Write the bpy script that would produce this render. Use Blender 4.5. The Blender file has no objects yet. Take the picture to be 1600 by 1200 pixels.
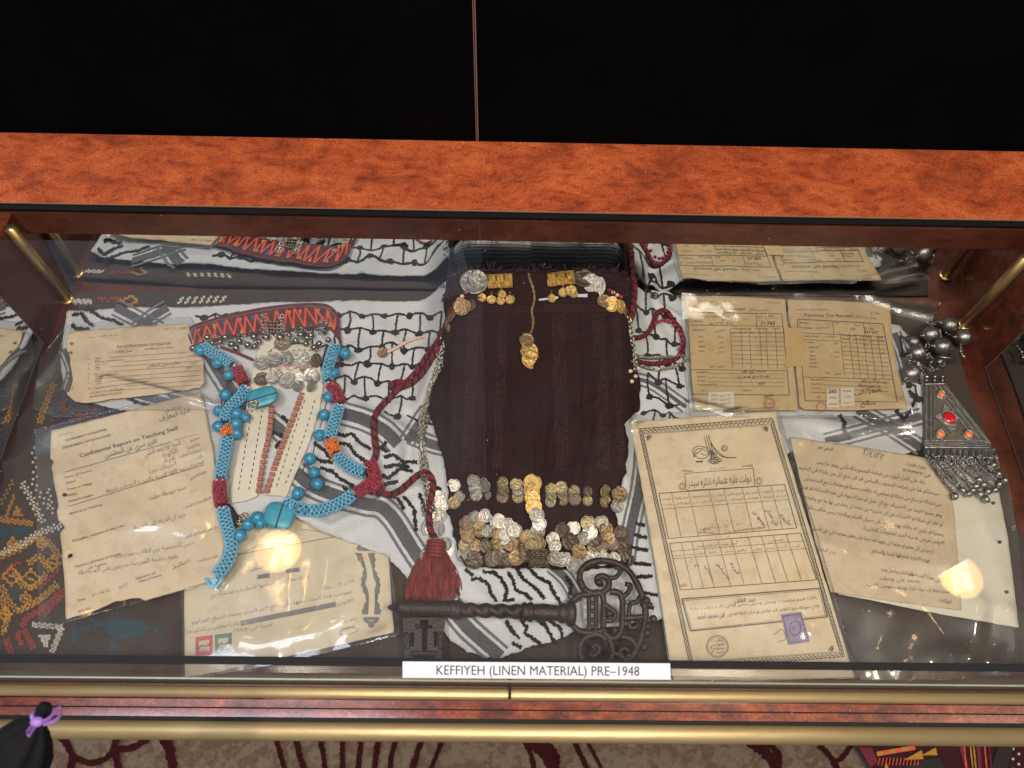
import bpy, math, random
import numpy as np
from mathutils import Vector, Matrix, noise
from mathutils.geometry import tessellate_polygon

random.seed(7)
rng = np.random.default_rng(7)
scn = bpy.context.scene
col = scn.collection

# ------------------------------------------------------------------ camera
# World: X right along the case, Y away from the viewer, Z up; the deck of the case is z = 0.
F, HC = 1209.0, 0.85
_X = np.array([87100, 1253, 1209.0]); _X /= np.linalg.norm(_X)
_g = np.array([-26.85, 700, 1209.0]); _g -= _X * (_g @ _X); _g /= np.linalg.norm(_g)
_U = -_g
_Y = np.cross(_U, _X)
ROT = np.stack([_X, _Y, _U])            # image axes (right, down, forward) -> world
CAM = np.array([0, 0, HC])
cam_d = bpy.data.cameras.new('camera'); cam = bpy.data.objects.new('camera', cam_d); col.objects.link(cam)
r_, d_, f_ = ROT[:, 0], ROT[:, 1], ROT[:, 2]
cam.matrix_world = Matrix(((r_[0], -d_[0], -f_[0], 0), (r_[1], -d_[1], -f_[1], 0), (r_[2], -d_[2], -f_[2], HC), (0, 0, 0, 1)))
cam_d.sensor_width = 36; cam_d.lens = 36 * F / 1600
cam_d.clip_start = 0.02; cam_d.clip_end = 50
cam_d.dof.use_dof = True; cam_d.dof.focus_distance = 0.92; cam_d.dof.aperture_fstop = 9.0
scn.camera = cam

# ------------------------------------------------------------------ world and lamps (indoor light)
w = bpy.data.worlds.new('World'); scn.world = w; w.use_nodes = True
bg = w.node_tree.nodes['Background']
bg.inputs[0].default_value = (0.86, 0.9, 1.0, 1); bg.inputs[1].default_value = 0.16


def area(name, loc, target, sx, sy, power, colr, shape='RECTANGLE'):
    l = bpy.data.lights.new(name, 'AREA'); l.shape = shape; l.size = sx
    if shape in ('RECTANGLE', 'ELLIPSE'):
        l.size_y = sy
    l.energy = power; l.color = colr
    o = bpy.data.objects.new(name, l); col.objects.link(o); o.location = loc
    o.rotation_euler = (Vector(target) - Vector(loc)).to_track_quat('-Z', 'Y').to_euler()
    return o


area('soft_key_light', (0.3, -0.55, 2.4), (0, 0.4, 0), 1.6, 0.7, 38, (1.0, 0.9, 0.78))  # added soft key light, kept outside what the top glass reflects
area('side_window', (-3.0, 0.5, 1.9), (0, 0.4, 0), 1.6, 1.2, 34, (0.75, 0.87, 1.0))
area('cool_sheen_light', (-1.0, 0.26, 2.4), (-0.6, 0.17, 0), 1.2, 0.36, 15, (0.8, 0.82, 1.0)).rotation_euler = (0, 0, 0)  # added cool light for the lavender sheen on the front strips
area('veil_light', (-1.1, 2.4, 2.1), (-0.2, 0.5, 0.15), 1.7, 1.3, 1.7, (0.72, 0.82, 1.0))  # added dim bluish light, mirrored as a veil on the left glass
area('spot_lamp_a', (0.9, -0.35, 2.4), (0.2, 0.4, 0), 0.13, 0.13, 19, (1.0, 0.86, 0.66), 'DISK')
area('spot_lamp_b', (-0.8, -0.3, 2.4), (0, 0.4, 0), 0.13, 0.13, 19, (1.0, 0.86, 0.66), 'DISK')
area('spot_lamp_c', (1.9, 0.1, 2.4), (0.3, 0.4, 0), 0.13, 0.13, 12, (1.0, 0.86, 0.66), 'DISK')

scn.view_settings.view_transform = 'Standard'; scn.view_settings.look = 'None'
scn.view_settings.exposure = 0.33; scn.view_settings.gamma = 1.0
scn.view_settings.use_curve_mapping = False
scn.render.engine = 'CYCLES'
scn.cycles.max_bounces = 12; scn.cycles.transparent_max_bounces = 24; scn.cycles.glossy_bounces = 6
scn.cycles.caustics_reflective = False; scn.cycles.caustics_refractive = False

# ------------------------------------------------------------------ helpers


def at(px, z=0.0):
    """photo pixels (n,2) -> world points at height z (scalar or array)"""
    px = np.atleast_2d(np.asarray(px, float))
    v = np.stack([(px[:, 0] - 800) / F, (px[:, 1] - 600) / F, np.ones(len(px))], 1) @ ROT.T
    t = (np.asarray(z) - HC) / v[:, 2]
    return CAM + v * t[:, None]


def lift(px, surf, dz=0.0):
    """photo pixels -> world points lying on the height field surf(x, y)"""
    z = np.full(len(np.atleast_2d(px)), 0.1)
    for _ in range(12):
        p = at(px, z)
        z = 0.35 * z + 0.65 * (surf(p[:, 0], p[:, 1]) + dz)
    p = at(px, z)
    return p


def P(x, y, z=0.0):
    return Vector(at([(x, y)], z)[0])


def sstep(a, b, x):
    t = np.clip((x - a) / (b - a), 0, 1)
    return t * t * (3 - 2 * t)


def resample(pts, step):
    pts = np.asarray(pts, float)
    out = [pts[0]]
    for a, b in zip(pts[:-1], pts[1:]):
        n = max(1, int(np.ceil(np.linalg.norm(b - a) / step)))
        for k in range(1, n + 1):
            out.append(a + (b - a) * k / n)
    return np.array(out)


def smooth(pts, step, closed=False):
    """Catmull-Rom through the points, then even spacing"""
    pts = np.asarray(pts, float)
    n = len(pts)
    if n < 3:
        return resample(pts, step)
    out = []
    m = n if closed else n - 1
    for i in range(m):
        p0 = pts[(i - 1) % n] if closed or i > 0 else 2 * pts[0] - pts[1]
        p1 = pts[i]; p2 = pts[(i + 1) % n]
        p3 = pts[(i + 2) % n] if closed or i + 2 < n else 2 * pts[-1] - pts[-2]
        k = max(2, int(np.linalg.norm(p2 - p1) / step))
        for t in np.arange(k) / k:
            out.append(0.5 * ((2 * p1) + (p2 - p0) * t + (2 * p0 - 5 * p1 + 4 * p2 - p3) * t * t + (3 * p1 - p0 - 3 * p2 + p3) * t ** 3))
    out.append(pts[0] if closed else pts[-1])
    return np.array(out)


def nz(x, y, s, seed=0.0):
    """cheap smooth noise, about -1..1"""
    a = np.sin(x * s * 1.7 + 1.3 + seed) * np.cos(y * s * 1.3 + 0.7 * seed + 0.4)
    b = np.sin((x * 0.8 + y * 0.6) * s * 2.3 + 2.1 * seed + 0.9)
    c = np.cos((x * 0.5 - y * 0.9) * s * 3.1 + 1.7 * seed)
    return (a + 0.6 * b + 0.4 * c) / 2.0


def seg_dist(x, y, pts):
    d = np.full(np.shape(x), 9.0)
    for a, b in zip(pts[:-1], pts[1:]):
        ab = b - a; L = ab @ ab + 1e-12
        t = np.clip(((x - a[0]) * ab[0] + (y - a[1]) * ab[1]) / L, 0, 1)
        d = np.minimum(d, np.hypot(x - a[0] - t * ab[0], y - a[1] - t * ab[1]))
    return d


def inpoly(x, y, poly):
    c = np.zeros(np.shape(x), bool)
    n = len(poly); j = n - 1
    for i in range(n):
        xi, yi = poly[i]; xj, yj = poly[j]
        if yi != yj:
            c ^= ((yi > y) != (yj > y)) & (x < (xj - xi) * (y - yi) / (yj - yi) + xi)
        j = i
    return c


class Acc:
    """collects faces for one mesh"""
    def __init__(s):
        s.v = []; s.f = []; s.n = 0

    def add(s, v, f):
        v = np.asarray(v, float).reshape(-1, 3)
        s.v.append(v); s.f.extend([tuple(int(i) + s.n for i in q) for q in f]); s.n += len(v)
        return s

    def box(s, lo, hi):
        x0, y0, z0 = lo; x1, y1, z1 = hi
        v = [(x0, y0, z0), (x1, y0, z0), (x1, y1, z0), (x0, y1, z0), (x0, y0, z1), (x1, y0, z1), (x1, y1, z1), (x0, y1, z1)]
        return s.add(v, [(3, 2, 1, 0), (4, 5, 6, 7), (0, 1, 5, 4), (1, 2, 6, 5), (2, 3, 7, 6), (3, 0, 4, 7)])

    def tube(s, pts, rad, seg=8, closed=False, flat=1.0):
        pts = np.asarray(pts, float); n = len(pts)
        rad = np.broadcast_to(np.asarray(rad, float), (n,))
        if closed:
            tan = np.roll(pts, -1, 0) - np.roll(pts, 1, 0)
        else:
            tan = np.gradient(pts, axis=0)
        tan /= np.linalg.norm(tan, axis=1)[:, None] + 1e-12
        up = np.array([0, 0, 1.0])
        if abs(tan[0] @ up) > 0.9:
            up = np.array([1.0, 0, 0])
        u = up - tan[0] * (tan[0] @ up); u /= np.linalg.norm(u)
        V = []
        ang = np.arange(seg) / seg * 2 * np.pi
        for i in range(n):
            u = u - tan[i] * (tan[i] @ u); u /= np.linalg.norm(u) + 1e-12
            b = np.cross(tan[i], u)
            V.append(pts[i] + rad[i] * (np.cos(ang)[:, None] * u * flat + np.sin(ang)[:, None] * b))
        V = np.concatenate(V)
        fs = []
        for i in range(n if closed else n - 1):
            j = (i + 1) % n
            for k in range(seg):
                k2 = (k + 1) % seg
                fs.append((i * seg + k, i * seg + k2, j * seg + k2, j * seg + k))
        if not closed:
            fs.append(tuple(range(seg))[::-1]); fs.append(tuple((n - 1) * seg + k for k in range(seg)))
        return s.add(V, fs)

    def ball(s, c, r, seg=10, rings=6, sq=(1, 1, 1)):
        V = [(0, 0, 1)]
        for i in range(1, rings):
            a = math.pi * i / rings
            for k in range(seg):
                b = 2 * math.pi * k / seg
                V.append((math.sin(a) * math.cos(b), math.sin(a) * math.sin(b), math.cos(a)))
        V.append((0, 0, -1)); V = np.array(V) * r * np.array(sq) + np.array(c)
        fs = [(0, 1 + k, 1 + (k + 1) % seg) for k in range(seg)]
        for i in range(rings - 2):
            for k in range(seg):
                a = 1 + i * seg; b = a + seg; k2 = (k + 1) % seg
                fs.append((a + k, b + k, b + k2, a + k2))
        a = 1 + (rings - 2) * seg; e = len(V) - 1
        fs += [(a + k, e, a + (k + 1) % seg) for k in range(seg)]
        return s.add(V, fs)

    def ring(s, c, n, R, r, seg=12, sub=5):
        n = Vector(n).normalized(); q = n.to_track_quat('Z', 'Y')
        pts = [Vector(c) + q @ Vector((R * math.cos(a), R * math.sin(a), 0)) for a in np.arange(seg) / seg * 2 * math.pi]
        return s.tube(np.array([p[:] for p in pts]), r, sub, True)

    def slab(s, loop, holes, zf, th):
        """extruded outline with holes; loop in world xy, zf(x,y) top height"""
        loops = [np.asarray(loop)] + [np.asarray(h) for h in holes]
        allp = np.concatenate(loops)
        tris = tessellate_polygon([[Vector((p[0], p[1], 0)) for p in L] for L in loops])
        z = zf(allp[:, 0], allp[:, 1]); n = len(allp)
        V = np.concatenate([np.c_[allp[:, :2], z], np.c_[allp[:, :2], z - th]])
        fs = []
        for t in tris:
            a, b, c = (allp[i] for i in t)
            if (b[0] - a[0]) * (c[1] - a[1]) - (b[1] - a[1]) * (c[0] - a[0]) < 0:
                t = t[::-1]
            fs.append(tuple(t)); fs.append(tuple(i + n for i in t[::-1]))
        o = 0
        for L in loops:
            m = len(L)
            for k in range(m):
                i, j = o + k, o + (k + 1) % m
                fs.append((i, j, j + n, i + n))
            o += m
        return s.add(V, fs)

    def obj(s, name, mat, parent=None, smooth_=True, link=True):
        me = bpy.data.meshes.new(name)
        v = np.concatenate(s.v) if s.v else np.zeros((0, 3))
        org = Vector((0, 0, 0))
        me.from_pydata(v.tolist(), [], s.f)
        if smooth_:
            me.polygons.foreach_set('use_smooth', [True] * len(me.polygons))
        me.materials.append(mat)
        o = bpy.data.objects.new(name, me)
        if link:
            col.objects.link(o)
        if parent is not None:
            o.parent = parent
            o.matrix_parent_inverse = Matrix.Translation(-parent.location)
        return o


def thing(name, label, cat, loc, group=None):
    o = bpy.data.objects.new(name, None); col.objects.link(o); o.location = loc
    o.empty_display_size = 0.02
    o['label'] = label; o['category'] = cat
    if group:
        o['group'] = group
    return o


def tag(o, label, cat, group=None):
    o['label'] = label; o['category'] = cat
    if group:
        o['group'] = group
    return o


def stuff(o):
    o['kind'] = 'stuff'; return o


# ------------------------------------------------------------------ materials
def mat(name, base, rough=0.6, metal=0.0, var=None, vscale=40, bump=0.0, bscale=200, spec=0.5, sheen=0.0, extra=None, stretch=(1, 1, 1), emit=None):
    m = bpy.data.materials.new(name); m.use_nodes = True
    nt = m.node_tree; b = nt.nodes['Principled BSDF']
    b.inputs['Base Color'].default_value = (*base, 1); b.inputs['Roughness'].default_value = rough
    b.inputs['Metallic'].default_value = metal
    b.inputs['Specular IOR Level'].default_value = spec
    if sheen:
        b.inputs['Sheen Weight'].default_value = sheen
    tc = nt.nodes.new('ShaderNodeTexCoord'); mp = nt.nodes.new('ShaderNodeMapping')
    mp.inputs['Scale'].default_value = stretch
    geo = nt.nodes.new('ShaderNodeObjectInfo')
    nt.links.new(tc.outputs['Object'], mp.inputs['Vector'])
    ad = nt.nodes.new('ShaderNodeVectorMath'); ad.operation = 'ADD'
    cb = nt.nodes.new('ShaderNodeCombineXYZ')
    ml = nt.nodes.new('ShaderNodeMath'); ml.operation = 'MULTIPLY'; ml.inputs[1].default_value = 17.0
    nt.links.new(geo.outputs['Random'], ml.inputs[0]); nt.links.new(ml.outputs[0], cb.inputs[0]); nt.links.new(ml.outputs[0], cb.inputs[1])
    nt.links.new(mp.outputs[0], ad.inputs[0]); nt.links.new(cb.outputs[0], ad.inputs[1])
    vec = ad.outputs[0]
    if var is not None:
        n = nt.nodes.new('ShaderNodeTexNoise'); n.inputs['Scale'].default_value = vscale; n.inputs['Detail'].default_value = 6
        n.inputs['Roughness'].default_value = 0.65
        nt.links.new(vec, n.inputs['Vector'])
        rp = nt.nodes.new('ShaderNodeValToRGB')
        cols = [base] + list(var) if len(var) else [base]
        e = rp.color_ramp.elements
        e[0].position = 0.3; e[1].position = 0.7
        cs = cols
        e[0].color = (*cs[0], 1); e[1].color = (*cs[-1], 1)
        for i, c in enumerate(cs[1:-1]):
            q = e.new(0.3 + 0.4 * (i + 1) / (len(cs) - 1)); q.color = (*c, 1)
        nt.links.new(n.outputs['Fac'], rp.inputs[0]); nt.links.new(rp.outputs[0], b.inputs['Base Color'])
    if bump:
        n2 = nt.nodes.new('ShaderNodeTexNoise'); n2.inputs['Scale'].default_value = bscale; n2.inputs['Detail'].default_value = 4
        nt.links.new(vec, n2.inputs['Vector'])
        bp = nt.nodes.new('ShaderNodeBump'); bp.inputs['Strength'].default_value = bump; bp.inputs['Distance'].default_value = 0.001
        nt.links.new(n2.outputs['Fac'], bp.inputs['Height']); nt.links.new(bp.outputs[0], b.inputs['Normal'])
    if emit:
        b.inputs['Emission Color'].default_value = (*emit[0], 1); b.inputs['Emission Strength'].default_value = emit[1]
    return m


def clear_film(name, rough, strength, tint=(1, 1, 1), bump=0.0, bscale=60, ior=1.5, scuff=0.0):
    """thin clear sheet: passes light straight through and reflects by Fresnel"""
    m = bpy.data.materials.new(name); m.use_nodes = True; nt = m.node_tree
    nt.nodes.remove(nt.nodes['Principled BSDF']); out = nt.nodes['Material Output']
    tr = nt.nodes.new('ShaderNodeBsdfTransparent'); tr.inputs[0].default_value = (*tint, 1)
    gl = nt.nodes.new('ShaderNodeBsdfGlossy'); gl.inputs['Roughness'].default_value = rough
    fr = nt.nodes.new('ShaderNodeFresnel'); fr.inputs['IOR'].default_value = ior
    mu = nt.nodes.new('ShaderNodeMath'); mu.operation = 'MULTIPLY'; mu.inputs[1].default_value = strength; mu.use_clamp = True
    mx = nt.nodes.new('ShaderNodeMixShader')
    nt.links.new(fr.outputs[0], mu.inputs[0]); nt.links.new(mu.outputs[0], mx.inputs[0])
    nt.links.new(tr.outputs[0], mx.inputs[1]); nt.links.new(gl.outputs[0], mx.inputs[2]); last = mx.outputs[0]
    if scuff:
        g2 = nt.nodes.new('ShaderNodeBsdfGlossy'); g2.inputs['Roughness'].default_value = 0.42
        t2 = nt.nodes.new('ShaderNodeTexCoord'); n2 = nt.nodes.new('ShaderNodeTexNoise'); n2.inputs['Scale'].default_value = 16; n2.inputs['Detail'].default_value = 6
        nt.links.new(t2.outputs['Object'], n2.inputs['Vector'])
        mr = nt.nodes.new('ShaderNodeMapRange'); mr.inputs[1].default_value = 0.35; mr.inputs[2].default_value = 0.75; mr.inputs[3].default_value = 0.0; mr.inputs[4].default_value = scuff
        nt.links.new(n2.outputs['Fac'], mr.inputs[0])
        m2 = nt.nodes.new('ShaderNodeMixShader'); nt.links.new(mr.outputs[0], m2.inputs[0]); nt.links.new(last, m2.inputs[1]); nt.links.new(g2.outputs[0], m2.inputs[2]); last = m2.outputs[0]
    nt.links.new(last, out.inputs[0])
    if bump:
        tc = nt.nodes.new('ShaderNodeTexCoord'); n = nt.nodes.new('ShaderNodeTexNoise'); n.inputs['Scale'].default_value = bscale
        n.inputs['Detail'].default_value = 3
        bp = nt.nodes.new('ShaderNodeBump'); bp.inputs['Strength'].default_value = bump; bp.inputs['Distance'].default_value = 0.002
        nt.links.new(tc.outputs['Object'], n.inputs['Vector']); nt.links.new(n.outputs[0], bp.inputs['Height'])
        nt.links.new(bp.outputs[0], gl.inputs['Normal'])
    return m


def weave_mat(name, c1, c2, freq, rough=0.9, bump=0.5, blot=None, blots=12, sheen=0.3):
    """woven cloth: crossing threads as fine relief and colour"""
    m = bpy.data.materials.new(name); m.use_nodes = True; nt = m.node_tree; b = nt.nodes['Principled BSDF']
    b.inputs['Roughness'].default_value = rough; b.inputs['Specular IOR Level'].default_value = 0.16
    b.inputs['Sheen Weight'].default_value = sheen
    tc = nt.nodes.new('ShaderNodeTexCoord')
    hs = []
    for d in ('X', 'Y'):
        wv = nt.nodes.new('ShaderNodeTexWave'); wv.bands_direction = d; wv.inputs['Scale'].default_value = freq
        wv.inputs['Distortion'].default_value = 1.6; wv.inputs['Detail'].default_value = 2; wv.inputs['Detail Scale'].default_value = 1.5
        nt.links.new(tc.outputs['Object'], wv.inputs['Vector']); hs.append(wv.outputs['Fac'])
    ad = nt.nodes.new('ShaderNodeMath'); ad.operation = 'ADD'; nt.links.new(hs[0], ad.inputs[0]); nt.links.new(hs[1], ad.inputs[1])
    hf = nt.nodes.new('ShaderNodeMath'); hf.operation = 'MULTIPLY'; hf.inputs[1].default_value = 0.5; nt.links.new(ad.outputs[0], hf.inputs[0])
    n = nt.nodes.new('ShaderNodeTexNoise'); n.inputs['Scale'].default_value = 500; n.inputs['Detail'].default_value = 3
    nt.links.new(tc.outputs['Object'], n.inputs['Vector'])
    mixf = nt.nodes.new('ShaderNodeMath'); mixf.operation = 'MULTIPLY'; nt.links.new(hf.outputs[0], mixf.inputs[0]); nt.links.new(n.outputs['Fac'], mixf.inputs[1])
    sc = nt.nodes.new('ShaderNodeMath'); sc.operation = 'MULTIPLY'; sc.inputs[1].default_value = 2.0; nt.links.new(mixf.outputs[0], sc.inputs[0])
    mx = nt.nodes.new('ShaderNodeMix'); mx.data_type = 'RGBA'; mx.inputs[6].default_value = (*c1, 1); mx.inputs[7].default_value = (*c2, 1)
    nt.links.new(sc.outputs[0], mx.inputs[0]); res = mx.outputs[2]
    if blot:
        n3 = nt.nodes.new('ShaderNodeTexNoise'); n3.inputs['Scale'].default_value = blots; n3.inputs['Detail'].default_value = 5
        nt.links.new(tc.outputs['Object'], n3.inputs['Vector'])
        rp = nt.nodes.new('ShaderNodeValToRGB'); rp.color_ramp.elements[0].position = 0.45; rp.color_ramp.elements[1].position = 0.75
        nt.links.new(n3.outputs['Fac'], rp.inputs[0])
        m2 = nt.nodes.new('ShaderNodeMix'); m2.data_type = 'RGBA'; m2.inputs[7].default_value = (*blot, 1)
        nt.links.new(rp.outputs[0], m2.inputs[0]); nt.links.new(res, m2.inputs[6]); res = m2.outputs[2]
    nt.links.new(res, b.inputs['Base Color'])
    bp = nt.nodes.new('ShaderNodeBump'); bp.inputs['Strength'].default_value = bump; bp.inputs['Distance'].default_value = 0.0006
    nt.links.new(sc.outputs[0], bp.inputs['Height']); nt.links.new(bp.outputs[0], b.inputs['Normal'])
    return m


def laminate(name, cols, rough, vs=9.0, coat=0.0, spec=0.5):
    """mottled burl laminate"""
    m = bpy.data.materials.new(name); m.use_nodes = True; nt = m.node_tree; b = nt.nodes['Principled BSDF']
    b.inputs['Specular IOR Level'].default_value = spec; b.inputs['Roughness'].default_value = rough; b.inputs['Coat Weight'].default_value = coat; b.inputs['Coat Roughness'].default_value = 0.16
    tc = nt.nodes.new('ShaderNodeTexCoord')
    mp = nt.nodes.new('ShaderNodeMapping'); mp.inputs['Scale'].default_value = (1, 1.7, 1.7); nt.links.new(tc.outputs['Object'], mp.inputs[0])
    n1 = nt.nodes.new('ShaderNodeTexNoise'); n1.inputs['Scale'].default_value = vs; n1.inputs['Detail'].default_value = 9; n1.inputs['Roughness'].default_value = 0.66; n1.inputs['Distortion'].default_value = 0.7
    n2 = nt.nodes.new('ShaderNodeTexNoise'); n2.inputs['Scale'].default_value = 330; n2.inputs['Detail'].default_value = 4
    n3 = nt.nodes.new('ShaderNodeTexNoise'); n3.inputs['Scale'].default_value = 60; n3.inputs['Detail'].default_value = 8; n3.inputs['Roughness'].default_value = 0.75
    for n in (n1, n2, n3):
        nt.links.new(mp.outputs[0], n.inputs['Vector'])
    rp = nt.nodes.new('ShaderNodeValToRGB'); e = rp.color_ramp.elements
    e[0].position = 0.34; e[0].color = (*cols[0], 1); e[1].position = 0.66; e[1].color = (*cols[2], 1)
    q = e.new(0.48); q.color = (*cols[1], 1)
    nt.links.new(n1.outputs['Fac'], rp.inputs[0])
    rd = nt.nodes.new('ShaderNodeValToRGB'); rd.color_ramp.elements[0].position = 0.36; rd.color_ramp.elements[1].position = 0.5
    rd.color_ramp.elements[0].color = (0.6, 0.52, 0.5, 1); rd.color_ramp.elements[1].color = (1, 1, 1, 1)
    nt.links.new(n3.outputs['Fac'], rd.inputs[0])
    rs = nt.nodes.new('ShaderNodeValToRGB'); rs.color_ramp.elements[0].position = 0.3; rs.color_ramp.elements[1].position = 0.62
    rs.color_ramp.elements[0].color = (0.6, 0.55, 0.53, 1); rs.color_ramp.elements[1].color = (1.25, 1.22, 1.2, 1)
    nt.links.new(n2.outputs['Fac'], rs.inputs[0])
    a = nt.nodes.new('ShaderNodeMix'); a.data_type = 'RGBA'; a.blend_type = 'MULTIPLY'; a.inputs[0].default_value = 1
    nt.links.new(rp.outputs[0], a.inputs[6]); nt.links.new(rd.outputs[0], a.inputs[7])
    c = nt.nodes.new('ShaderNodeMix'); c.data_type = 'RGBA'; c.blend_type = 'MULTIPLY'; c.inputs[0].default_value = 1
    nt.links.new(a.outputs[2], c.inputs[6]); nt.links.new(rs.outputs[0], c.inputs[7])
    nt.links.new(c.outputs[2], b.inputs['Base Color'])
    return m


def paper_mat(name, c, dark, stain, rough=0.75):
    m = bpy.data.materials.new(name); m.use_nodes = True; nt = m.node_tree; b = nt.nodes['Principled BSDF']
    b.inputs['Roughness'].default_value = rough; b.inputs['Specular IOR Level'].default_value = 0.25
    tc = nt.nodes.new('ShaderNodeTexCoord')
    def noi(s, d, r=0.6):
        n = nt.nodes.new('ShaderNodeTexNoise'); n.inputs['Scale'].default_value = s; n.inputs['Detail'].default_value = d; n.inputs['Roughness'].default_value = r
        nt.links.new(tc.outputs['Object'], n.inputs['Vector']); return n
    n1 = noi(14, 6); n2 = noi(55, 5, 0.7); n3 = noi(700, 2)
    r1 = nt.nodes.new('ShaderNodeValToRGB'); r1.color_ramp.elements[0].position = 0.38; r1.color_ramp.elements[1].position = 0.62
    r1.color_ramp.elements[0].color = (*c, 1); r1.color_ramp.elements[1].color = (*dark, 1)
    nt.links.new(n1.outputs['Fac'], r1.inputs[0])
    r2 = nt.nodes.new('ShaderNodeValToRGB'); r2.color_ramp.elements[0].position = 0.5; r2.color_ramp.elements[1].position = 0.82
    nt.links.new(n2.outputs['Fac'], r2.inputs[0])
    mx = nt.nodes.new('ShaderNodeMix'); mx.data_type = 'RGBA'; mx.inputs[7].default_value = (*stain, 1)
    nt.links.new(r2.outputs[0], mx.inputs[0]); nt.links.new(r1.outputs[0], mx.inputs[6])
    r3 = nt.nodes.new('ShaderNodeValToRGB'); r3.color_ramp.elements[0].position = 0.3; r3.color_ramp.elements[1].position = 0.7
    r3.color_ramp.elements[0].color = (0.9, 0.9, 0.9, 1); nt.links.new(n3.outputs['Fac'], r3.inputs[0])
    m3 = nt.nodes.new('ShaderNodeMix'); m3.data_type = 'RGBA'; m3.blend_type = 'MULTIPLY'; m3.inputs[0].default_value = 1
    nt.links.new(mx.outputs[2], m3.inputs[6]); nt.links.new(r3.outputs[0], m3.inputs[7]); nt.links.new(m3.outputs[2], b.inputs['Base Color'])
    bp = nt.nodes.new('ShaderNodeBump'); bp.inputs['Strength'].default_value = 0.35; bp.inputs['Distance'].default_value = 0.001
    nt.links.new(n2.outputs['Fac'], bp.inputs['Height']); nt.links.new(bp.outputs[0], b.inputs['Normal'])
    return m


LAM_TOP = laminate('rail_laminate', [(0.14, 0.026, 0.009), (0.235, 0.045, 0.0135), (0.33, 0.078, 0.023)], 0.6, 17, 0.0, 0.2)
LAM_MID = laminate('inner_laminate', [(0.06, 0.016, 0.01), (0.1, 0.026, 0.015), (0.16, 0.05, 0.03)], 0.4)  # colour lightened to hold the glass veil seen over the back panel
LAM_DARK = laminate('dark_laminate', [(0.045, 0.01, 0.006), (0.085, 0.018, 0.009), (0.13, 0.034, 0.016)], 0.35)
LAM_STEP = laminate('step_laminate', [(0.07, 0.013, 0.006), (0.15, 0.028, 0.01), (0.26, 0.06, 0.018)], 0.35, 30, 1.0, 0.3)
BLACK = mat('black_plastic', (0.005, 0.005, 0.006), 0.5, spec=0.15)
BLACKCLOTH = mat('black_board', (0.0012, 0.0012, 0.0015), 1.0, spec=0.0, var=[(0.0032, 0.003, 0.003)], vscale=6, bump=0.5, bscale=700)
WOODEDGE = mat('raw_board_edge', (0.22, 0.11, 0.07), 0.8)
GOLDTRIM = mat('gold_anodised_trim', (0.36, 0.26, 0.13), 0.46, 0.7, var=[(0.5, 0.38, 0.2), (0.42, 0.3, 0.14)], vscale=7, bump=0.25, bscale=160, stretch=(0.25, 1, 1))
BRASS = mat('brass_tube', (0.5, 0.36, 0.16), 0.34, 0.9)
SIDEGLASS = mat('dark_side_mirror', (0.6, 0.64, 0.61), 0.02, 1.0)
MIRROR = mat('mirror', (0.86, 0.88, 0.87), 0.005, 1.0)
GLASS = clear_film('clear_glass', 0.0, 1.7, (0.965, 0.975, 0.97), scuff=0.018)
GLASSEDGE = mat('glass_edge', (0.2, 0.22, 0.19), 0.2, 0.0, spec=0.5)
FRONTGLASS = clear_film('front_clear_glass', 0.0, 0.4, (0.93, 0.95, 0.94))
RAILEDGE = mat('rail_edge', (0.14, 0.09, 0.06), 0.5)
FILM = clear_film('clear_plastic_film', 0.085, 1.8, (0.985, 0.985, 0.98), 0.12, 45, 1.45, 0.11)
WHITECARD = mat('white_card', (0.5, 0.49, 0.55), 0.6)
INKB = mat('black_print', (0.012, 0.012, 0.014), 0.6)
INK = mat('faded_print', (0.085, 0.07, 0.055), 0.8, spec=0.2)
INKL = mat('pale_print', (0.16, 0.13, 0.095), 0.8, spec=0.2)
INKP = mat('pencil_print', (0.11, 0.09, 0.07), 0.8, spec=0.2)
INKV = mat('violet_ink', (0.07, 0.045, 0.16), 0.8, spec=0.2)
INKG = mat('grey_print', (0.17, 0.16, 0.155), 0.8, spec=0.2)
INKR = mat('red_stamp_ink', (0.36, 0.07, 0.06), 0.8, spec=0.2)
PAPER_TAN = paper_mat('tan_paper', (0.66, 0.53, 0.37), (0.59, 0.45, 0.29), (0.48, 0.33, 0.19))
PAPER_OLD = paper_mat('aged_paper', (0.66, 0.55, 0.4), (0.6, 0.48, 0.32), (0.5, 0.37, 0.22))
PAPER_KRAFT = paper_mat('receipt_paper', (0.5, 0.375, 0.215), (0.45, 0.325, 0.17), (0.35, 0.23, 0.115))
PAPER_PALE = paper_mat('pale_paper', (0.63, 0.55, 0.41), (0.58, 0.49, 0.35), (0.5, 0.4, 0.26))
PAPER_WHITE = paper_mat('backing_sheet', (0.62, 0.59, 0.5), (0.6, 0.56, 0.46), (0.52, 0.47, 0.37))
PAPER_LETTER = paper_mat('letter_paper', (0.56, 0.45, 0.32), (0.5, 0.4, 0.27), (0.42, 0.31, 0.19))
TAPE = mat('aged_tape', (0.36, 0.21, 0.06), 0.35)
STICKER = mat('small_sticker', (0.55, 0.48, 0.37), 0.6)

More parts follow.
